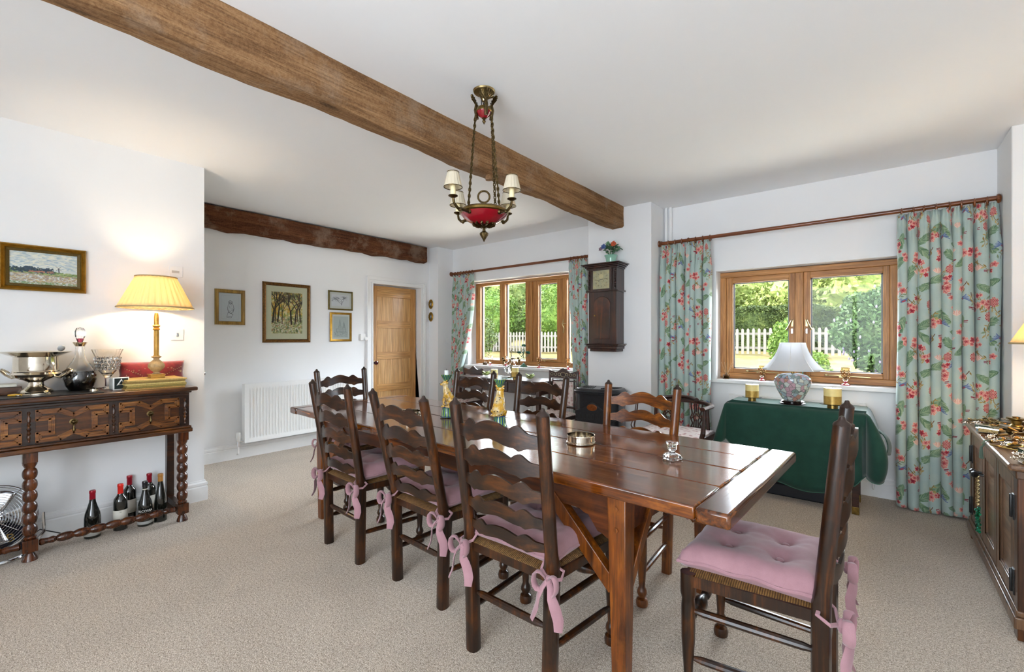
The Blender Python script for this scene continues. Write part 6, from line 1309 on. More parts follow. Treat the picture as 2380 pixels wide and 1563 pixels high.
def splat():
    P = []
    L_ = [(0.050, 0.0), (0.044, 0.03), (0.030, 0.06), (0.052, 0.10), (0.055, 0.13), (0.036, 0.16), (0.050, 0.22), (0.055, 0.265)]
    b = MB(); th = 0.008
    b.prism([(-0.05, 0), (0.05, 0), (0.045, 0.035), (-0.045, 0.035)], -th / 2, th / 2)
    for s in (-1, 1):
        b.tube([(s * 0.043, 0, 0.03), (s * 0.030, 0, 0.065), (s * 0.050, 0, 0.11), (s * 0.036, 0, 0.15), (s * 0.047, 0, 0.21), (s * 0.050, 0, 0.25)], 0.0065, 6)
        b.tube([(s * 0.020, 0, 0.03), (s * 0.016, 0, 0.09), (s * 0.030, 0, 0.13), (s * 0.014, 0, 0.17), (s * 0.020, 0, 0.25)], 0.0055, 6)
        b.tube([(s * 0.046, 0, 0.10), (0, 0, 0.145), (-s * 0.01, 0, 0.15)], 0.006, 6)
    b.tube([(0, 0, 0.03), (0, 0, 0.10)], 0.0055, 6); b.tube([(0, 0, 0.165), (0, 0, 0.25)], 0.005, 6)
    b.prism([(-0.055, 0.238), (0.055, 0.238), (0.055, 0.272), (-0.055, 0.272)], -th / 2, th / 2); return b
for s in (-1, 1):
    sp = splat(); o = obj('splat', sp, M_mahog, t); o.location = (s * 0.125, -0.205, 0.445); o.rotation_euler = (math.radians(7), 0, 0)
obj('throw', MB(), M_seat, t) if False else None
# ================= writing table under the left window =================
t = thing('writing_table', 'dark mahogany writing table with ring-pull drawers under the left window', 'table', (-3.60, 4.27, 0))
WT = 0.775; hwx = 0.66; hwy = 0.20
obj('tabletop', MB().box(-hwx - .02, hwx + .02, -hwy - .02, hwy + .02, WT - 0.022, WT), M_mahog, t, bevel=0.006)
obj('apron', MB().box(-hwx + .01, hwx - .01, -hwy + .012, hwy - .012, WT - 0.155, WT - 0.022), M_mahog, t)
for k in range(3):
    x0, x1 = -hwx + 0.05 + k * 0.41, -hwx + 0.05 + k * 0.41 + 0.395
    dd = obj('drawer', MB().box(x0, x1, -hwy + 0.002, -hwy + 0.014, WT - 0.145, WT - 0.032), M_mahog, t, bevel=0.002)
    for q in ((x0 + x1) / 2 - .0,): 
        rp = obj('ring_pull', MB().ring(((x0 + x1) / 2, -hwy - 0.008, WT - 0.098), 0.019, 0.0028, 20, 6, Matrix.Identity(4)) if False else MB(T((x0 + x1) / 2, -hwy - 0.006, WT - 0.098) @ R(math.pi / 2, 'X')).ring((0, 0, 0), 0.019, 0.0028, 20, 6), M_brass, dd)
        obj('pull_boss', MB((T((x0 + x1) / 2, -hwy - 0.004, WT - 0.080))).ball((0, 0, 0), 0.006, 8), M_brass, rp)
for sx_ in (-1, 1):
    for sy_ in (-1, 1): obj('leg', MB().add([(sx_ * hwx - sx_ * .05 * (1 - a), sy_ * hwy - sy_ * .05 * (1 - c_), WT - 0.022) for a, c_ in ((0, 0), (1, 0), (1, 1), (0, 1))] + [(sx_ * (hwx - .012) - sx_ * .028 * (1 - a), sy_ * (hwy - .012) - sy_ * .028 * (1 - c_), 0) for a, c_ in ((0, 0), (1, 0), (1, 1), (0, 1))], [(0, 1, 2, 3), (7, 6, 5, 4), (0, 4, 5, 1), (1, 5, 6, 2), (2, 6, 7, 3), (3, 7, 4, 0)]), M_mahog, t)
def candle_block(u, Y, z, r, h, label, u_h=None, band='#c2a052', dish=True, glassb=True, x=None):
    x = xy(u, Y) if x is None else x; t = thing('pillar_candle', label, 'candle', (x, Y, z))
    z0 = 0.0
    if dish: obj('brass_foot', MB().lathe([(0.0, 0.0005), (r * 0.62, 0.0005), (r * 0.60, 0.024), (r * 0.66, 0.027), (0, 0.028)], 26), M_brass, t); z0 = 0.028
    if dish: obj('glass_dish', MB().lathe([(0, z0), (r * 1.45, z0 + 0.003), (r * 1.5, z0 + 0.006), (0, z0 + 0.005)], 30), M_glass, t); z0 += 0.006
    obj('wax', MB().lathe([(r, z0 + h * .48), (r, z0 + h * .985), (r * .97, z0 + h), (0, z0 + h * .985)], 30), plain('cream_yellow_wax', lin('#efdc94'), 0.45, var=0.03), t)
    obj('gold_glass_band', MB().lathe([(0, z0), (r * 1.01, z0), (r * 1.01, z0 + h * .5), (r * .9, z0 + h * .5)], 30), plain('amber_gold_band', lin(band), 0.3, 0.4, 0.15), t)
    obj('wick', MB().tube([(0, 0, z0 + h * .98), (0.001, 0, z0 + h + 0.010)], 0.0015, 5), M_black, t)
    return t
candle_block(1149, 4.20, WT, 0.043, 0.10, 'cream pillar candle in a gold glass, left one on the writing table', dish=False)
t = candle_block(1197, 4.14, WT + 0.0, 0.042, 0.105, 'cream pillar candle in a gold glass, beside the crystal candelabrum', dish=True)
X_ = xy(1185, 4.20)
tag(obj('mirror_tray', MB().box(X_ - 0.13, X_ + 0.02, 4.12, 4.30, WT, WT + 0.008), plain('glass_tray_green_edge', lin('#8fb5a8'), 0.05, coat=1.0), bevel=0.001), 'flat glass tray beneath the crystal candelabrum on the writing table', 'tray')
t = thing('crystal_candelabrum', 'small iron candelabrum hung with crystal drops on the writing table', 'candelabrum', (xy(1188, 4.25), 4.25, WT + 0.009))
b = MB().lathe([(0, 0), (0.045, 0.001), (0.040, 0.008), (0.008, 0.016), (0.006, 0.10), (0.010, 0.12), (0.005, 0.14), (0.005, 0.33), (0, 0.335)], 16)
obj('stem', b, M_obronze, t)
rs = random.Random(8)
for k in range(6):
    a = k * math.pi / 3 + .3; r_ = 0.11; zt = 0.20 + 0.02 * (k % 2); ar = obj('arm', MB().tube([(0, 0, 0.15), (r_ * .5 * math.cos(a), r_ * .5 * math.sin(a), 0.12), (r_ * math.cos(a), r_ * math.sin(a), 0.15), (r_ * math.cos(a), r_ * math.sin(a), zt)], 0.0035, 6), M_obronze, t)
    obj('candle_cup', MB().lathe([(0, 0), (0.012, 0), (0.016, 0.02), (0.013, 0.02), (0, 0.005)], 12, T(r_ * math.cos(a), r_ * math.sin(a), zt)), M_obronze, ar)
    b = MB()
    for q in range(5): f = (q + 1) / 6; x, y = r_ * f * math.cos(a), r_ * f * math.sin(a); b.lathe([(0, -0.028), (0.007, -0.010), (0.003, 0.002), (0, 0.006)], 6, T(x + rs.uniform(-.02, .02), y + rs.uniform(-.02, .02), 0.125 - rs.uniform(0, .06)))
    for q in range(4): b.lathe([(0, -0.02), (0.006, -0.006), (0, 0.006)], 6, T(r_ * rs.uniform(.2, 1) * math.cos(a + .4), r_ * rs.uniform(.2, 1) * math.sin(a + .4), rs.uniform(0.16, 0.27)))
    obj('crystal_drop', b, M_cutglass, ar, smooth=0)
    lf = MB()
    for q in range(3): lf.ball((0, 0, 0), 0.010, 6, (1.5, .8, .2), T(rs.uniform(-.05, .05), rs.uniform(-.05, .05), rs.uniform(0.2, 0.36)) @ R(rs.uniform(0, 6), 'Z') @ R(rs.uniform(-1, 1), 'X'))
    obj('metal_leaf', lf, M_obronze, ar)
for u, lb_ in ((1176, 'left'), (1205, 'right')):
    pass
for (u, Y, lb_) in ((1232, 4.22, 'small pale green orchid bloom lying on the right of the writing table'), (1130, 4.22, 'small pale green bloom on the writing table left of the gold candles')):
    b = MB(); rs = random.Random(int(u)); t = thing('pale_flower', lb_, 'flower', (xy(u, Y), Y, WT))
    for k in range(9): a = k * .7; b.ball((0, 0, 0), 0.024, 8, (1.4, .7, .3), T(0.028 * math.cos(a), 0.028 * math.sin(a), 0.025 + 0.014 * (k % 3)) @ R(a) @ R(-.5, 'Y'))
    obj('petals', b, plain('pale_lime_petal', lin('#b9c98a'), 0.6, var=0.2), t)
# side chairs behind the writing table
def side_chair(label, x, y, back_w, top, M_b, inlay, name):
    t = thing('side_chair', label, 'chair', (x, y, 0), math.pi); w = back_w / 2
    for s in (-1, 1):
        obj('rear_post', MB().tube([(s * w, -0.18, 0), (s * w, -0.17, 0.44), (s * w, -0.20, top - 0.02)], [0.016, 0.016, 0.012], 8), M_mahog, t); obj('front_leg', MB().tube([(s * (w + .02), 0.18, 0.42), (s * (w + .02), 0.18, 0)], [0.018, 0.012], 8), M_mahog, t)
    b = MB(); n = 20; out = [(-w - .01, top - 0.09), (w + .01, top - 0.09)] + [(w + .01 - (2 * w + .02) * k / n, top - 0.015 + 0.028 * math.exp(-((k - n / 2) / 2.6) ** 2) + 0.010 * math.cos(k * 4 * math.pi / n)) for k in range(n + 1)]
    cr2 = obj('crest_rail', b.prism(out, -0.208, -0.188), M_mahog, t, bevel=0.002)
    if inlay:
        c = MB(); cz = top - 0.05
        for k in range(-3, 4): c.ring((0, 0, 0), 0.014 if k else 0.026, 0.0022, 14, 5, T(k * w * .27, -0.186, cz) @ R(math.pi / 2, 'X') @ SC(1.2, 1, 1))
        obj('inlay', c, plain('pale_inlay', lin('#bdb08a'), 0.4, 0.2), cr2)
        obj('back_panel', MB().box(-w * .72, w * .72, -0.200, -0.182, 0.52, top - 0.13), M_seat, t, bevel=0.004); fr = MB()
        for s in (-1, 1): fr.bar((s * w * .78, -0.195, 0.48), (s * w * .78, -0.195, top - 0.1), 0.010)
        fr.bar((-w, -0.195, 0.50), (w, -0.195, 0.50), 0.016); fr.bar((-w, -0.195, top - 0.12), (w, -0.195, top - 0.12), 0.012); obj('back_frame', fr, M_mahog, t)
    else:
        obj('back_panel', MB().box(-w * .3, w * .3, -0.200, -0.190, 0.46, top - 0.08), M_mahog, t)
    obj('seat_frame', MB().box(-w - .03, w + .03, -0.19, 0.20, 0.40, 0.445), M_mahog, t, bevel=0.006)
    ss = MB().sheet(lambda u, v: ((2 * u - 1) * (w + .025), -0.185 + 0.38 * v, 0.445 + 0.035 * (1 - (2 * u - 1) ** 4) * (1 - (2 * v - 1) ** 4)), 14, 14); ss.uv = {}; obj('seat_pad', ss, M_seat, t, smooth=180)
side_chair('dark side chair with a carved crest behind the left end of the writing table', xy(1096, 4.36), 4.20, 0.33, 0.86, M_mahog, False, 'a')
side_chair('dark side chair with pale inlaid crest and pink padded back by the left window', xy(1310, 4.22), 4.02, 0.36, 0.91, M_mahog, True, 'b')
# ================= window sill things =================
M_amber = glass('amber_enamelled_glass', (0.98, 0.86, 0.66), 0.05); M_rubyg = plain('ruby_glass_foot', lin('#b03040'), 0.1, coat=1.0)
M_enam = plain('gilt_enamel_flowers', lin('#a8763c'), 0.3, 0.3, 0.3, 60)
def goblet(u, Y, label, s=1.0):
    x = xy(u, Y); t = thing('painted_goblet', label, 'goblet', (x, Y, 0.8725)); t.scale = (s, s, s)
    obj('bowl', MB().lathe([(0.012, 0.030), (0.020, 0.045), (0.026, 0.080), (0.034, 0.135), (0.0325, 0.135), (0.0245, 0.080), (0.018, 0.048), (0, 0.040)], 24), M_amber, t)
    obj('gilt_rim', MB().ring((0, 0, 0.133), 0.0338, 0.0016, 26, 5).ring((0, 0, 0.112), 0.0312, 0.001, 26, 5), M_enam, t)
    b = MB(); 
    for k in range(14): a = k * 0.9; z = 0.055 + 0.005 * k; r_ = 0.0225 + (z - 0.055) * 0.15; b.ball((r_ * math.cos(a), r_ * math.sin(a), z), 0.0055, 6, (1, 1, 1.3))
    obj('enamel_flower', b, M_enam, t)
    obj('foot', MB().lathe([(0.0, 0.0), (0.032, 0.0005), (0.031, 0.006), (0.014, 0.016), (0.011, 0.030), (0, 0.034)], 12), M_rubyg, t, smooth=20); return t
g0 = goblet(1771, 4.67, 'amber painted goblet on the right-hand sill, left of the table lamp')
goblet(1965, 4.66, 'amber painted goblet on the right-hand sill, right of the table lamp', 1.08)
goblet(1140, 4.80, 'amber painted goblet on the left sill below the first window light')
goblet(1175, 4.80, 'amber painted goblet on the left sill behind the crystal candelabrum')
goblet(1253, 4.78, 'amber painted goblet on the left sill before the opening casement')
goblet(1321, 4.76, 'amber painted goblet on the left sill beside the right-hand curtain')
def reed(u, Y, label):
    x = xy(u, Y); t = thing('reed_diffuser', label, 'diffuser', (x, Y, 0.8725))
    obj('bottle', MB().box(-0.026, 0.026, -0.02, 0.02, 0, 0.042).lathe([(0.009, 0.042), (0.009, 0.056), (0, 0.056)], 12), M_glass, t, bevel=0.003)
    obj('oil', MB().box(-0.021, 0.021, -0.015, 0.015, 0.005, 0.028), plain('golden_oil', lin('#d9a53c'), 0.1, coat=1.0), t)
    b = MB()
    for k, (dx, dy) in enumerate(((-.045, 0), (-.02, .02), (0.012, -.02), (0.05, 0.01), (0.07, -.01))): b.tube([(0, 0, 0.03), (dx, dy, 0.16)], 0.0016, 5)
    obj('reed', b, plain('pale_reed', lin('#c2a27a'), 0.7), t)
reed(1688, 4.66, 'small reed diffuser at the left end of the right-hand sill'); reed(1127, 4.80, 'small reed diffuser at the left end of the left sill')
M_verd = plain('verdigris_tole', lin('#5f8f7c'), 0.5, 0.2, 0.3, 30)
M_vdark = plain('dark_green_tole', lin('#1f5a48'), 0.4, 0.2, 0.4, 60)
def tole(u, Y, label, H_, arms):
    t = thing('rose_candelabrum', label, 'candelabrum', (xy(u, Y), Y, 0.8725))
    obj('base', MB().lathe([(0, 0), (0.055, 0.002), (0.050, 0.010), (0.028, 0.030), (0.014, 0.042), (0.016, 0.050), (0, 0.052)], 16), M_verd, t)
    pts = [(0.012 * math.sin(k * .9), 0.004 * math.cos(k), 0.05 + (H_ - .08) * k / 8) for k in range(9)]
    obj('stem', MB().tube(pts, 0.004, 7), M_verd, t)
    rs = random.Random(4)
    for (dx, dz) in arms:
        a = obj('arm', MB().tube([pts[3], (dx * .5, 0, dz - .05), (dx, 0, dz - 0.02)], 0.0032, 6), M_verd, t)
        b = MB()
        for k in range(10): an = k * 2.4; q_ = 0.014 + 0.006 * (k % 2); b.ball((dx + q_ * math.cos(an), q_ * math.sin(an), dz + 0.006 * (k % 3)), 0.010, 6, (1, 1, 1.3))
        obj('rose_cup', b, M_vdark, a)
    b = MB()
    for k in range(12): b.ball((0, 0, 0), 0.013, 6, (1.4, .7, .2), T(rs.uniform(-.05, .05), rs.uniform(-.02, .02), rs.uniform(.08, H_ - .03)) @ R(rs.uniform(0, 6), 'Y') @ R(rs.uniform(0, 6)))
    obj('leaf', b, M_verd, t)
tole(1217, 4.79, 'verdigris candelabrum with green rose cups on the left window sill', 0.27, ((0.0, 0.285), (-0.075, 0.19), (0.075, 0.19)))
tole(1862, 4.67, 'verdigris candelabrum with green rose cups behind the white-shaded lamp', 0.27, ((-0.01, 0.29), (0.10, 0.165)))
# ================= green-draped table =================
GT = 0.735; GX0, GX1, GY0, GY1 = -0.985, -0.075, 4.02, 4.44
t = thing('side_table', 'dark wooden table standing beneath the dark green tablecloth', 'table', ((GX0 + GX1) / 2, (GY0 + GY1) / 2, 0)); a, c_ = (GX1 - GX0) / 2, (GY1 - GY0) / 2
obj('tabletop', MB().box(-a + .004, a - .004, -c_ + .004, c_ - .004, GT - 0.03, GT - 0.003), M_mahog, t, bevel=0.003)
obj('apron', MB().box(-a + .03, a - .03, -c_ + .03, c_ - .03, GT - 0.12, GT - 0.03), M_mahog, t)
for sx_ in (-1, 1):
    for sy_ in (-1, 1):
        lg = obj('leg', MB().box(sx_ * (a - .06) - .02, sx_ * (a - .06) + .02, sy_ * (c_ - .05) - .02, sy_ * (c_ - .05) + .02, 0.05, GT - .03), M_mahog, t, bevel=0.003)
        obj('brass_castor', MB().box(sx_ * (a - .06) - .022, sx_ * (a - .06) + .022, sy_ * (c_ - .05) - .022, sy_ * (c_ - .05) + .022, 0.0, 0.055), M_brass, lg, bevel=0.003)
t = thing('tablecloth', 'dark green cloth draped over the side table, bunched at its right end', 'tablecloth', ((GX0 + GX1) / 2, (GY0 + GY1) / 2, GT))
per = []   # perimeter: (x, y, nx, ny, hang, flare)
def add_edge(p, q, n, l0, l1, f0, f1, k):
    for i in range(k): f = i / k; per.append((p[0] + (q[0] - p[0]) * f, p[1] + (q[1] - p[1]) * f, n[0], n[1], l0 + (l1 - l0) * f, f0 + (f1 - f0) * f))
def add_corner(p, a0, a1, l0, lm, l1, fl, k):
    for i in range(k): f = i / k; an = a0 + (a1 - a0) * f; bump = math.sin(math.pi * f); per.append((p[0], p[1], math.cos(an), math.sin(an), l0 + (l1 - l0) * f + (lm - (l0 + l1) / 2) * bump, 0.01 + fl * bump))
def hang_front(f):   # f 0 left .. 1 right
    return interp([(0, 0.30, 'l'), (0.10, 0.40, 'l'), (0.35, 0.58, 's'), (0.62, 0.625, 's'), (0.80, 0.60, 's'), (0.92, 0.52, 's'), (1.0, 0.44)], f)
add_edge((-a, c_), (-a, -c_), (-1, 0), 0.20, 0.27, 0.0, 0.03, 14)
add_corner((-a, -c_), math.pi, 1.5 * math.pi, 0.27, 0.34, 0.30, 0.10, 12)
for i in range(44): f = i / 44; per.append((-a + 2 * a * f, -c_, 0, -1, hang_front(f), 0.012 + 0.008 * math.sin(f * 9) + 0.05 * max(0, f - .85) / .15))
add_corner((a, -c_), 1.5 * math.pi, 2 * math.pi, 0.44, 0.46, 0.36, 0.13, 16)
add_edge((a, -c_), (a, c_), (1, 0), 0.36, 0.26, 0.08, 0.05, 12)
m = len(per); nv = 14; b = MB(); vs = []; fs = []
for j in range(nv + 1):
    tt = j / nv
    for i, (x, y, nx, ny, L, fl) in enumerate(per):
        rr_ = 0.012 * (1 - math.exp(-tt * L / 0.012)); zz_ = -max(0, tt * L - 0.004); w = 0.006 * math.sin(i * 0.55) * tt
        cur = fl * (math.sin(tt * 2.2) if i > 68 else tt)
        vs.append((x + nx * (rr_ + cur + w), y + ny * (rr_ + cur + w), zz_ + 0.001))
for j in range(nv):
    for i in range(m - 1): fs.append((j * m + i, j * m + i + 1, (j + 1) * m + i + 1, (j + 1) * m + i))
b.add(vs, fs); b.add([(-a, -c_, 0.001), (a, -c_, 0.001), (a, c_, 0.001), (-a, c_, 0.001)], [(0, 1, 2, 3)])
obj('cloth', b, M_green, t, smooth=60, solid=0.002)
k_ = nv * m; obj('hem', MB().tube([vs[k_ + i] for i in range(0, m)], 0.0028, 6), plain('green_hem_stitching', lin('#3c6b58'), 0.9), t)
# bunched roll at the right
b = MB(); 
def roll(u, v):
    an = -0.4 + 3.9 * v; r_ = 0.085 + 0.02 * math.sin(3 * u + v * 2); y = -c_ - 0.02 + 0.26 * u; return (a + 0.035 + r_ * math.cos(an) * 0.9 + 0.02 * u, y, -0.20 - 0.12 * u * 0.2 + r_ * 1.25 * math.sin(an) - 0.03)
b.sheet(roll, 14, 18); b.uv = {}; obj('bunched_fold', b, M_green, t, smooth=180, solid=0.002)
# lamp on the green table
ZG = GT + 0.0025
lx, ly = xy(1842, 4.22), 4.22; dep = -lx * math.sin(TH) + ly * math.cos(TH); zl = lambda v: HC + (CY - v) * dep / F - ZG
t = thing('table_lamp', 'ginger-jar lamp with patterned porcelain body and white bell shade', 'lamp', (lx, ly, ZG))
obj('wooden_base', MB().lathe([(0, 0), (0.085, 0.0), (0.090, 0.010), (0.078, 0.016), (0.082, 0.024), (0.074, 0.030), (0, 0.030)], 36), plain('dark_lacquer_base', lin('#1c0e0c'), 0.15, coat=1.0), t)
n_ = N('famille_rose_porcelain'); v_ = n_.coord((1, 1, 1)); x_ = n_.n('TexVoronoi'); x_.inputs['Scale'].default_value = 34; n_.l(v_, x_.inputs['Vector']); e_ = n_.n('TexVoronoi'); e_.feature = 'DISTANCE_TO_EDGE'; e_.inputs['Scale'].default_value = 34; n_.l(v_, e_.inputs['Vector'])
hs = n_.ramp(n_.math('FRACT', n_.math('MULTIPLY', n_.noise(x_.outputs['Position'], 9.0, 1), 7)), [(0.0, lin('#8fa8b8')), (0.3, lin('#b58a9c')), (0.45, lin('#c0ccc6')), (0.65, lin('#b0705a')), (0.85, lin('#5f7f7a'))], 'CONSTANT')
c2 = n_.mix(n_.ramp(e_.outputs['Distance'], [(0.02, (1,) * 3), (0.07, (0,) * 3)]), hs, lin('#2c333c')); fl = n_.math('SINE', n_.math('MULTIPLY', x_.outputs['Distance'], 95)); c2 = n_.mix(n_.math('MULTIPLY', n_.math('GREATER_THAN', fl, 0.3), 0.45), c2, lin('#e0dcd2'))
n_.col(c2); n_.set(rough=0.12, coat=0.8)
jt = zl(866)
obj('jar_body', MB().lathe([(0, 0.030), (0.066, 0.030), (0.078, 0.05), (0.112, 0.115), (0.130, 0.175), (0.128, 0.205), (0.105, 0.232), (0.060, 0.245), (0.030, 0.248), (0, 0.249)], 44), n_.m, t)
obj('stem', MB().lathe([(0.012, 0.245), (0.010, zl(855)), (0.006, zl(840)), (0, zl(839))], 14), M_brass, t)
z1, z0_ = zl(797), zl(860)
n_ = N('white_silk_bell_shade'); n_.col(lin('#e6e8ea')); tr = n_.n('BsdfTranslucent'); tr.inputs[0].default_value = (0.9, 0.9, 0.92, 1); ms = n_.n('MixShader'); ms.inputs[0].default_value = 0.35; n_.set(rough=0.8); n_.l(n_.b.outputs[0], ms.inputs[1]); n_.l(tr.outputs[0], ms.inputs[2]); n_.l(ms.outputs[0], n_.out.inputs[0])
pr = [(0.088 + (0.218 - 0.088) * (0.35 * f + 0.65 * f ** 2.4), z1 + (z0_ - z1) * f) for f in [k / 14 for k in range(15)]]
vs = []; fs = []; m = 64
for (r_, z) in pr:
    for k in range(m): an = 2 * math.pi * k / m; q_ = 1 - 0.03 * abs(math.sin(4 * an)) ; vs.append((r_ * q_ * math.cos(an), r_ * q_ * math.sin(an), z))
for j in range(14):
    for k in range(m): fs.append((j * m + k, j * m + (k + 1) % m, (j + 1) * m + (k + 1) % m, (j + 1) * m + k))
sh = obj('lamp_shade', MB().add(vs, fs), n_.m, t, smooth=60, solid=0.002)
b = MB()
for i in range(8): an = i * math.pi / 4; b.tube([(r_ * 1.006 * math.cos(an), r_ * 1.006 * math.sin(an), z) for r_, z in pr], 0.0022, 5)
obj('shade_seam', b, M_white, sh)
candle_block(1748, 4.20, ZG, 0.050, 0.105, 'cream and gold pillar candle on a glass dish, left on the green cloth')
candle_block(1935, 4.14, ZG, 0.056, 0.118, 'cream and gold pillar candle on a glass dish, right on the green cloth')
t = thing('storage_case', 'flat black plastic case lying on the carpet under the draped table', 'case', (-0.50, 4.32, 0)); obj('shell', MB().box(-0.30, 0.30, -0.17, 0.20, 0, 0.10), plain('black_case_plastic', (0.012, 0.014, 0.02), 0.4), t, bevel=0.012)
obj('maker_badge', MB().box(0.18, 0.25, -0.173, -0.169, 0.045, 0.055), M_wprint, t)
# ================= right-hand cabinet with bric-a-brac =================
CZ = 0.742; t = thing('cabinet', 'low weathered oak cabinet covered in bric-a-brac at the right edge', 'cabinet', (0.69, 3.44, 0)); ox2, oy2 = -0.69, -3.44
def cb_(x0, x1, y0, y1, z0, z1): return (x0 + ox2, x1 + ox2, y0 + oy2, y1 + oy2, z0, z1)
CF, C0, C1 = 0.452, 2.80, 4.09
obj('top', MB().box(*cb_(0.415, 0.955, C0 - .03, C1 + .02, CZ - 0.030, CZ)), M_cabt, t, bevel=0.010)
b = MB(); b.box(*cb_(CF + .018, 0.945, C0, C1, 0.06, CZ - 0.03)); obj('body', b, M_cab, t)
b = MB(); b.box(*cb_(CF - .012, CF + 0.02, C0 - .01, C1 + .01, CZ - 0.065, CZ - 0.03)); b.box(*cb_(CF - .018, CF + 0.02, C0 - .015, C1 + .015, 0.05, 0.10)); b.box(*cb_(CF - .010, CF + 0.02, C0 - .008, C1 + .008, 0.10, 0.125)); obj('moulding', b, M_cab, t, bevel=0.005)
for y in (C0 + .03, C1 - .03): obj('corner_post', MB().box(*cb_(CF - .006, CF + .05, y - .034, y + .034, 0.0, CZ - .03)), wood('cabinet_corner_oak', '#24130a', '#472611', '#6b3c1a', 2, 0.3, 1, 0.3) if y < 3 else M_cab, t, bevel=0.004)
obj('end_panel', MB().box(*cb_(CF + .02, 0.945, C0 - .006, C0 + .002, 0.06, CZ - .03)), M_cab, t)
dw = (C1 - C0 - 0.14) / 3
for k in range(3):
    y0 = C0 + 0.07 + dw * k; y1 = y0 + dw; nm = 'door'
    b = MB(); x0, x1 = CF - 0.004, CF + 0.018
    b.box(*cb_(x0, x1, y0 + .004, y0 + .060, 0.13, CZ - .07)); b.box(*cb_(x0, x1, y1 - .060, y1 - .004, 0.13, CZ - .07)); b.box(*cb_(x0, x1, y0 + .06, y1 - .06, 0.13, 0.19)); b.box(*cb_(x0, x1, y0 + .06, y1 - .06, CZ - .135, CZ - .07))
    dd = obj('door', b, M_cab, t, bevel=0.004)
    b = MB(); b.box(*cb_(CF + .008, CF + .02, y0 + .05, y1 - .05, 0.18, CZ - .125)); obj('door_panel', b, M_cabt, dd)
    b = MB(); b.box(*cb_(CF + 0.0, CF + .012, y0 + .06, y0 + .07, 0.19, CZ - .135)); b.box(*cb_(CF + 0.0, CF + .012, y1 - .07, y1 - .06, 0.19, CZ - .135)); b.box(*cb_(CF, CF + .012, y0 + .06, y1 - .06, CZ - .145, CZ - .135)); b.box(*cb_(CF, CF + .012, y0 + .06, y1 - .06, 0.19, 0.20)); obj('panel_bead', b, M_cab, dd, bevel=0.002)
    if k != 1 or True:
        yk = {0: y1 - .03, 1: y1 - .03, 2: y0 + .03}[k]
        if k != 0: obj('knob', MB(look((CF - .004 + ox2, yk + oy2, 0.50), (-2, yk + oy2, 0.50))).lathe([(0.008, 0), (0.006, 0.020), (0.016, 0.028), (0.020, 0.040), (0.012, 0.050), (0, 0.052)], 16), M_black, dd)
    yh = {0: y0 + .012, 1: y1 - .0, 2: y1 - .012}[k]
    if k != 1:
        for zz_ in (0.22, CZ - 0.20): obj('hinge', MB().box(*cb_(CF - .010, CF - .002, yh - .03, yh + .004, zz_ - .055, zz_ + .055)).tube([(CF - .012 + ox2, yh + oy2 - .0, zz_ - .05), (CF - .012 + ox2, yh + oy2, zz_ + .05)], 0.006, 8), M_black, dd, bevel=0.002)
# hanging key tassel on the knob
yk = C0 + 0.07 + dw * 2 - .03
t = thing('bead_necklace', 'gold chain and green bead necklace hanging from the cabinet knob', 'necklace', (CF - 0.028, yk, 0.50))
b = MB()
for s in (-1, 1):
    for k in range(16): b.ring((0, 0, 0), 0.007, 0.002, 8, 5, T(0, s * (0.004 + 0.012 * math.sin(k * .2)), -0.005 - 0.011 * k) @ R(math.pi / 2 * (k % 2), 'Z') @ R(math.pi / 2, 'X'))
obj('gold_chain', b, M_pbrass, t); b = MB(); rs = random.Random(2)
for k in range(34): b.ball((rs.uniform(-.008, .008), rs.uniform(-.018, .018), -0.19 - 0.13 * k / 34), 0.008, 7)
obj('green_bead', b, glass('green_glass_bead', (0.1, 0.6, 0.4), 0.1), t)
# right table lamp on the cabinet
rx_, ry_ = 0.745, 3.52
t = thing('table_lamp', 'pleated cream lamp shade cut off by the right edge of the picture', 'lamp', (rx_, ry_, CZ))
obj('base', MB().lathe([(0, 0), (0.07, 0.002), (0.065, 0.015), (0.02, 0.03), (0.016, 0.30), (0.022, 0.32), (0.012, 0.34), (0.01, 0.50), (0, 0.5)], 24), M_gilt, t)
sh = shade(t, 0.205, 0.498, 0.11, 0.70); obj('lower_trim', MB().ring((0, 0, 0.498), 0.212, 0.0045, 48, 6), M_trimf, sh)
obj('bulb', MB().ball((0, 0, 0.56), 0.028, 14), M_bulb, t); bulb_light(rx_, ry_, CZ + 0.56, 7.0)
# trinkets
rs = random.Random(12); mats_t = [M_brass, M_silver, M_pbrass, M_obronze, plain('tortoiseshell', lin('#5a3518'), 0.2, 0, 0.5, 60), plain('dark_green_trinket', lin('#21382b'), 0.3), plain('amber_bead_trinket', lin('#c07f2c'), 0.2)]
def mk_penknife():
    b1 = MB().tube([(-0.04, 0, 0.006), (0.04, 0, 0.006)], 0.006, 8, flat=0.8); return [('handle', b1, None), ('end_cap', MB().ball((0.042, 0, 0.006), 0.006, 8).ball((-0.042, 0, 0.006), 0.006, 8), 1)]
def mk_box(): return [('case', MB().box(-0.03, 0.03, -0.02, 0.02, 0, 0.016), None), ('lid', MB().box(-0.031, 0.031, -0.021, 0.021, 0.016, 0.021), 1)]
def mk_spoon(): return [('bowl', MB().ball((0.04, 0, 0.005), 0.012, 10, (1.5, 1, .3)), None), ('handle', MB().tube([(-0.06, 0, 0.003), (0.02, 0, 0.004), (0.03, 0, 0.004)], [0.003, 0.002, 0.0015], 6), None)]
def mk_ring(): return [('loop', MB().ring((0, 0, 0.004), 0.022, 0.0035, 20, 6), None), ('pendant', MB().ball((0.026, 0, 0.006), 0.008, 8), 6)]
def mk_chain():
    b = MB(); 
    for k in range(16): b.ring((0, 0, 0), 0.005, 0.0015, 8, 4, T(-0.05 + 0.0065 * k, 0.012 * math.sin(k * .7), 0.004) @ R(k * 1.57, 'X'))
    return [('links', b, None)]
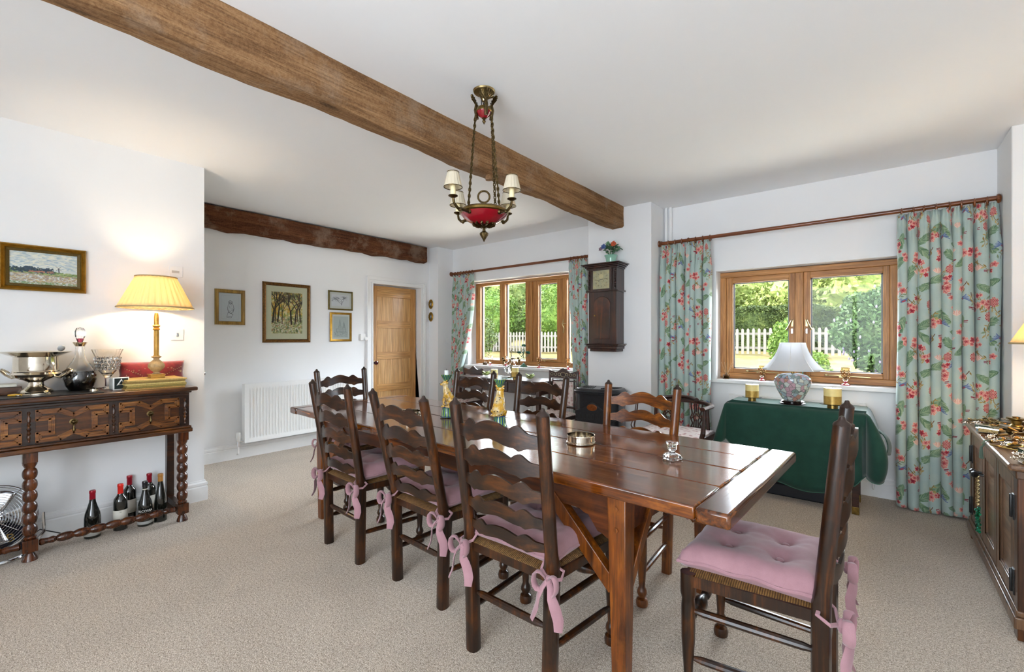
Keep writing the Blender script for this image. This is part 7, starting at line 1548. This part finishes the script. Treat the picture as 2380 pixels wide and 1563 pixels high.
def mk_screw():
    return [('worm', MB().tube([(0.02 + 0.0016 * k, 0.004 * math.sin(k * .8), 0.006 + 0.004 * math.cos(k * .8)) for k in range(28)], 0.0016, 5), 1), ('grip', MB().tube([(0.0, -0.03, 0.008), (0, 0.03, 0.008)], 0.007, 8), None), ('shaft', MB().tube([(0, 0, 0.007), (0.022, 0, 0.007)], 0.003, 6), 1)]
kinds = [('penknife', mk_penknife, 'penknife', (3, 4, 2, 0)), ('trinket_box', mk_box, 'trinket box', (0, 3, 5)), ('teaspoon', mk_spoon, 'teaspoon', (1, 0)), ('bangle', mk_ring, 'ring pendant', (0, 2, 3)), ('trinket_chain', mk_chain, 'fine chain', (1, 2, 0)), ('corkscrew', mk_screw, 'corkscrew', (4, 0, 3))]
mname = {0: 'brass', 1: 'silver', 2: 'bright brass', 3: 'bronze', 4: 'tortoiseshell', 5: 'dark green', 6: 'amber'}
protos = {}
for gx in range(10):
    for gy in range(17):
        if rs.random() < 0.10: continue
        kd = rs.choice(kinds); mi = rs.choice(kd[3]); x = 0.455 + gx * 0.046 + rs.uniform(-.012, .012); y = C0 + 0.01 + gy * 0.076 + rs.uniform(-.02, .02); rz = rs.uniform(0, math.pi)
        if math.hypot(x - rx_, y - ry_) < 0.12 or x > 0.90: continue
        lay = CZ + 0.001 + (gx + gy) % 2 * 0.013 + rs.uniform(0, .003); key = (kd[0], mi)
        half = 'nearer' if y < 3.45 else 'farther'
        where = 'along the front edge' if x < 0.54 else ('in the middle' if x < 0.70 else 'towards the wall'); lb_ = '%s %s %s of the heap, %s half of the cabinet' % (mname[mi], kd[2], where, half); g = '%s %s pieces heaped on the %s half of the cabinet' % (mname[mi], kd[0].replace('_', ' '), half)
        if key in protos: o = dup(protos[key], (x, y, lay), rz, lb_, g)
        else:
            o = thing(kd[0], lb_, kd[0].replace('_', ' '), (x, y, lay), rz, g); protos[key] = o
            for nm, mb_, mm in kd[1](): obj(nm, mb_, mats_t[mi if mm is None else mm], o)
        o.rotation_euler = (rs.uniform(-.12, .12), rs.uniform(-.12, .12), rz); s_ = rs.uniform(.8, 1.25); o.scale = (s_, s_, s_)
# notable pieces
bx_, by_ = xy(2366, 3.65), 3.65
t = thing('candlestick', 'squat turned brass candlestick at the back of the cabinet top', 'candlestick', (xy(2362, 3.72), 3.72, CZ)); obj('body', MB().lathe([(0, 0), (0.05, 0.001), (0.045, 0.012), (0.022, 0.02), (0.028, 0.035), (0.020, 0.045), (0.024, 0.065), (0.040, 0.075), (0.040, 0.080), (0.018, 0.078), (0, 0.07)], 26), M_brass, t); obj('candle_socket', MB().lathe([(0.014, 0.078), (0.016, 0.086), (0.010, 0.086), (0, 0.08)], 16), M_brass, t)
t = thing('silk_tassel', 'grey-green silk tassel hanging over the front edge of the cabinet', 'tassel', (0.405, 3.30, CZ - 0.005)); b = MB()
for k in range(14): b.tube([(0.012, 0, -0.005), (-0.004 + 0.002 * math.sin(k), 0.004 * math.cos(k * 1.7), -0.03), (-0.003 + 0.006 * math.sin(k), 0.009 * math.cos(k * 1.7), -0.085)], 0.003, 5)
obj('fringe', b, plain('grey_green_silk', lin('#56685a'), 0.8), t); obj('cord', MB().tube([(0.07, 0.02, 0.022), (0.03, 0.0, 0.014), (0.008, 0, 0.006), (-0.002, 0, -0.012)], 0.004, 6), plain('tassel_cord', lin('#6f7f6a'), 0.8), t)
tag(obj('amber_disc', MB(T(0.56, 3.62, CZ + 0.03) @ R(.5, 'Y')).lathe([(0, -0.004), (0.022, -0.003), (0.024, 0), (0.022, 0.003), (0, 0.004)], 22), plain('amber_disc', lin('#e0a84c'), 0.2, coat=0.5)), 'round amber disc lying among the bric-a-brac', 'disc')
t = thing('ladle', 'small shell-bowled silver ladle lying at the back of the bric-a-brac', 'ladle', (0.64, 3.95, CZ + 0.04), 0.4); obj('bowl', MB().ball((-0.04, 0, 0), 0.022, 12, (1.3, 1, .5)), M_silver, t); obj('handle', MB().tube([(-0.01, 0, 0.006), (0.05, 0, 0.0), (0.12, 0, -0.02)], 0.003, 6), M_silver, t)
# ================= on the dining table =================
ZT_ = 0.7512
def coaster(u, v, label):
    p = pz(u, v, ZT_); t = thing('wine_coaster', label, 'wine coaster', (p.x, p.y, ZT_)); R0 = 0.068
    obj('gallery', MB().lathe([(R0 - .002, 0.004), (R0 + .003, 0.003), (R0 + .003, 0.009), (R0 - .001, 0.011), (R0 - .001, 0.036), (R0 + .002, 0.038), (R0 + .001, 0.042), (R0 - .003, 0.041), (R0 - .004, 0.006)], 48), M_silver, t)
    obj('wooden_base', MB().lathe([(0, 0), (R0 - .004, 0), (R0 - .003, 0.006), (0, 0.007)], 40), M_mahog, t)
coaster(1350, 1030, 'silver wine coaster in the clear on the near half of the dining table')
coaster(953, 970, 'silver wine coaster on the dining table half hidden by a chair back')
p = pz(1562, 1066, ZT_); t = thing('glass_candle_holder', 'short clear glass candle holder near the right end of the table', 'candle holder', (p.x, p.y, ZT_))
obj('body', MB().lathe([(0, 0.001), (0.038, 0.001), (0.041, 0.006), (0.032, 0.018), (0.014, 0.026), (0.012, 0.032), (0.018, 0.040), (0.020, 0.056), (0.026, 0.068), (0.024, 0.071), (0.012, 0.068), (0.010, 0.050), (0, 0.048)], 40, flute=lambda a, j: 1 + (0.05 * math.cos(8 * a) if 1 <= j <= 3 or 7 <= j <= 9 else 0)), M_cutglass, t, smooth=25)
# leopard candlesticks
def leopard(u, v, label, rz, flip, cand):
    p = pz(u, v, ZT_); t = thing('leopard_candlestick', label, 'candlestick', (p.x, p.y, ZT_), rz)
    n_ = N('green_leaf_glaze'); c = n_.n('TexCoord'); s = n_.n('SeparateXYZ'); n_.l(c.outputs['Object'], s.inputs[0]); an = n_.math('ARCTAN2', s.outputs[1], s.outputs[0]); w = n_.math('SINE', n_.math('MULTIPLY', an, 14)); n_.col(n_.mix(n_.math('GREATER_THAN', w, 0.35), lin('#1f4f6a'), lin('#7fae3a'))); n_.set(rough=0.15, coat=0.8); Mg = n_.m
    obj('base', MB().lathe([(0, 0), (0.044, 0.001), (0.045, 0.008), (0.040, 0.014), (0.034, 0.058), (0.035, 0.066), (0.031, 0.070), (0, 0.070)], 40), Mg, t)
    Mc_ = plain('cobalt_glaze', lin('#1f3f66'), 0.15, coat=1.0); obj('base_band', MB().ring((0, 0, 0.006), 0.043, 0.004, 40, 6), Mc_, t); obj('base_band', MB().ring((0, 0, 0.066), 0.032, 0.004, 40, 6), Mc_, t)
    n_ = N('spotted_yellow_glaze'); vv = n_.coord((1, 1, 1)); sp = n_.ramp(n_.vor(vv, 62), [(0.20, (1,) * 3), (0.27, (0,) * 3)]); bl = n_.noise(vv, 25, 3); n_.col(n_.mix(sp, n_.ramp(bl, [(0.35, lin('#d9c9a0')), (0.55, lin('#d0a02c')), (0.7, lin('#c08a1c'))]), lin('#4a3a2a'))); n_.set(rough=0.15, coat=0.8); My = n_.m
    b = MB(T(0, 0, 0.066) @ SC(1.18, 1.45, 1.12)); z = 0.0   # cat faces local +X
    b.tube([(-0.020, 0, z + 0.005), (-0.022, 0, z + 0.030), (-0.012, 0, z + 0.055), (0.004, 0, z + 0.085), (0.010, 0, z + 0.108), (0.010, 0, z + 0.128)], [0.020, 0.027, 0.0245, 0.0215, 0.0165, 0.0150], 14)
    b.ball((0.013, 0, z + 0.138), 0.0185, 14, (1.05, .95, .95)); b.ball((0.030, 0, z + 0.132), 0.0095, 10, (1.2, 1.1, .85))
    for s in (-1, 1):
        b.ball((0.004, s * 0.014, z + 0.154), 0.0065, 8, (.6, 1, 1.1))
        b.tube([(0.010, s * 0.011, z + 0.080), (0.020, s * 0.012, z + 0.045), (0.020, s * 0.012, z + 0.012), (0.022, s * 0.012, z + 0.003)], [0.010, 0.0080, 0.0065, 0.007], 10); b.ball((0.027, s * 0.012, z + 0.005), 0.0075, 8, (1.4, 1, .7))
        b.tube([(-0.020, s * 0.016, z + 0.028), (-0.002, s * 0.020, z + 0.024), (-0.006, s * 0.020, z + 0.006)], [0.016, 0.013, 0.008], 10); b.ball((0.004, s * 0.021, z + 0.005), 0.0075, 8, (1.6, 1, .7))
    b.tube([(-0.038, 0, z + 0.010), (-0.040, 0.014, z + 0.006), (-0.024, 0.028, z + 0.005), (0.0, 0.032, z + 0.005)], [0.006, 0.005, 0.005, 0.006], 8)
    o = obj('leopard_body', b, My, t); rm = o.modifiers.new('r', 'REMESH'); rm.mode = 'VOXEL'; rm.voxel_size = 0.0026; rm.use_smooth_shade = True; sm = o.modifiers.new('s', 'SMOOTH'); sm.iterations = 3
    fe = MB(T(0, 0, 0.066) @ SC(1.18, 1.45, 1.12))
    for s in (-1, 1): fe.ball((0.0295, s * 0.0085, z + 0.1435), 0.0026, 8)
    fe.ball((0.0405, 0, z + 0.135), 0.0034, 8, (1, 1.3, .9)); obj('face_marks', fe, M_black, t); z = 0.066 + 0.155 * 1.12 - 0.155
    obj('leaf_cup', MB().lathe([(0.014, z + 0.148), (0.017, z + 0.158), (0.026, z + 0.172), (0.035, z + 0.192), (0.030, z + 0.192), (0, z + 0.174)], 28, T(0.006, 0, 0), flute=lambda a, j: 1 + .05 * math.cos(8 * a)), Mg, t)
    cd = obj('candle', MB().lathe([(0.0140, z + 0.178), (0.0138, z + 0.178 + cand), (0, z + 0.180 + cand)], 18, T(0.006, 0, 0)), plain('white_dinner_candle', lin('#e6ebe8'), 0.5, var=0.02), t); obj('wick', MB().tube([(0.006, 0, z + 0.178 + cand), (0.007, 0, z + 0.188 + cand)], 0.0012, 5), M_black, cd)
leopard(1040, 970, 'seated leopard candlestick with green base, farther left one facing left', TH + math.radians(190), 1, 0.042)
leopard(1161, 994, 'seated leopard candlestick seen from behind, nearer the table centre', TH + math.radians(75), 1, 0.036)
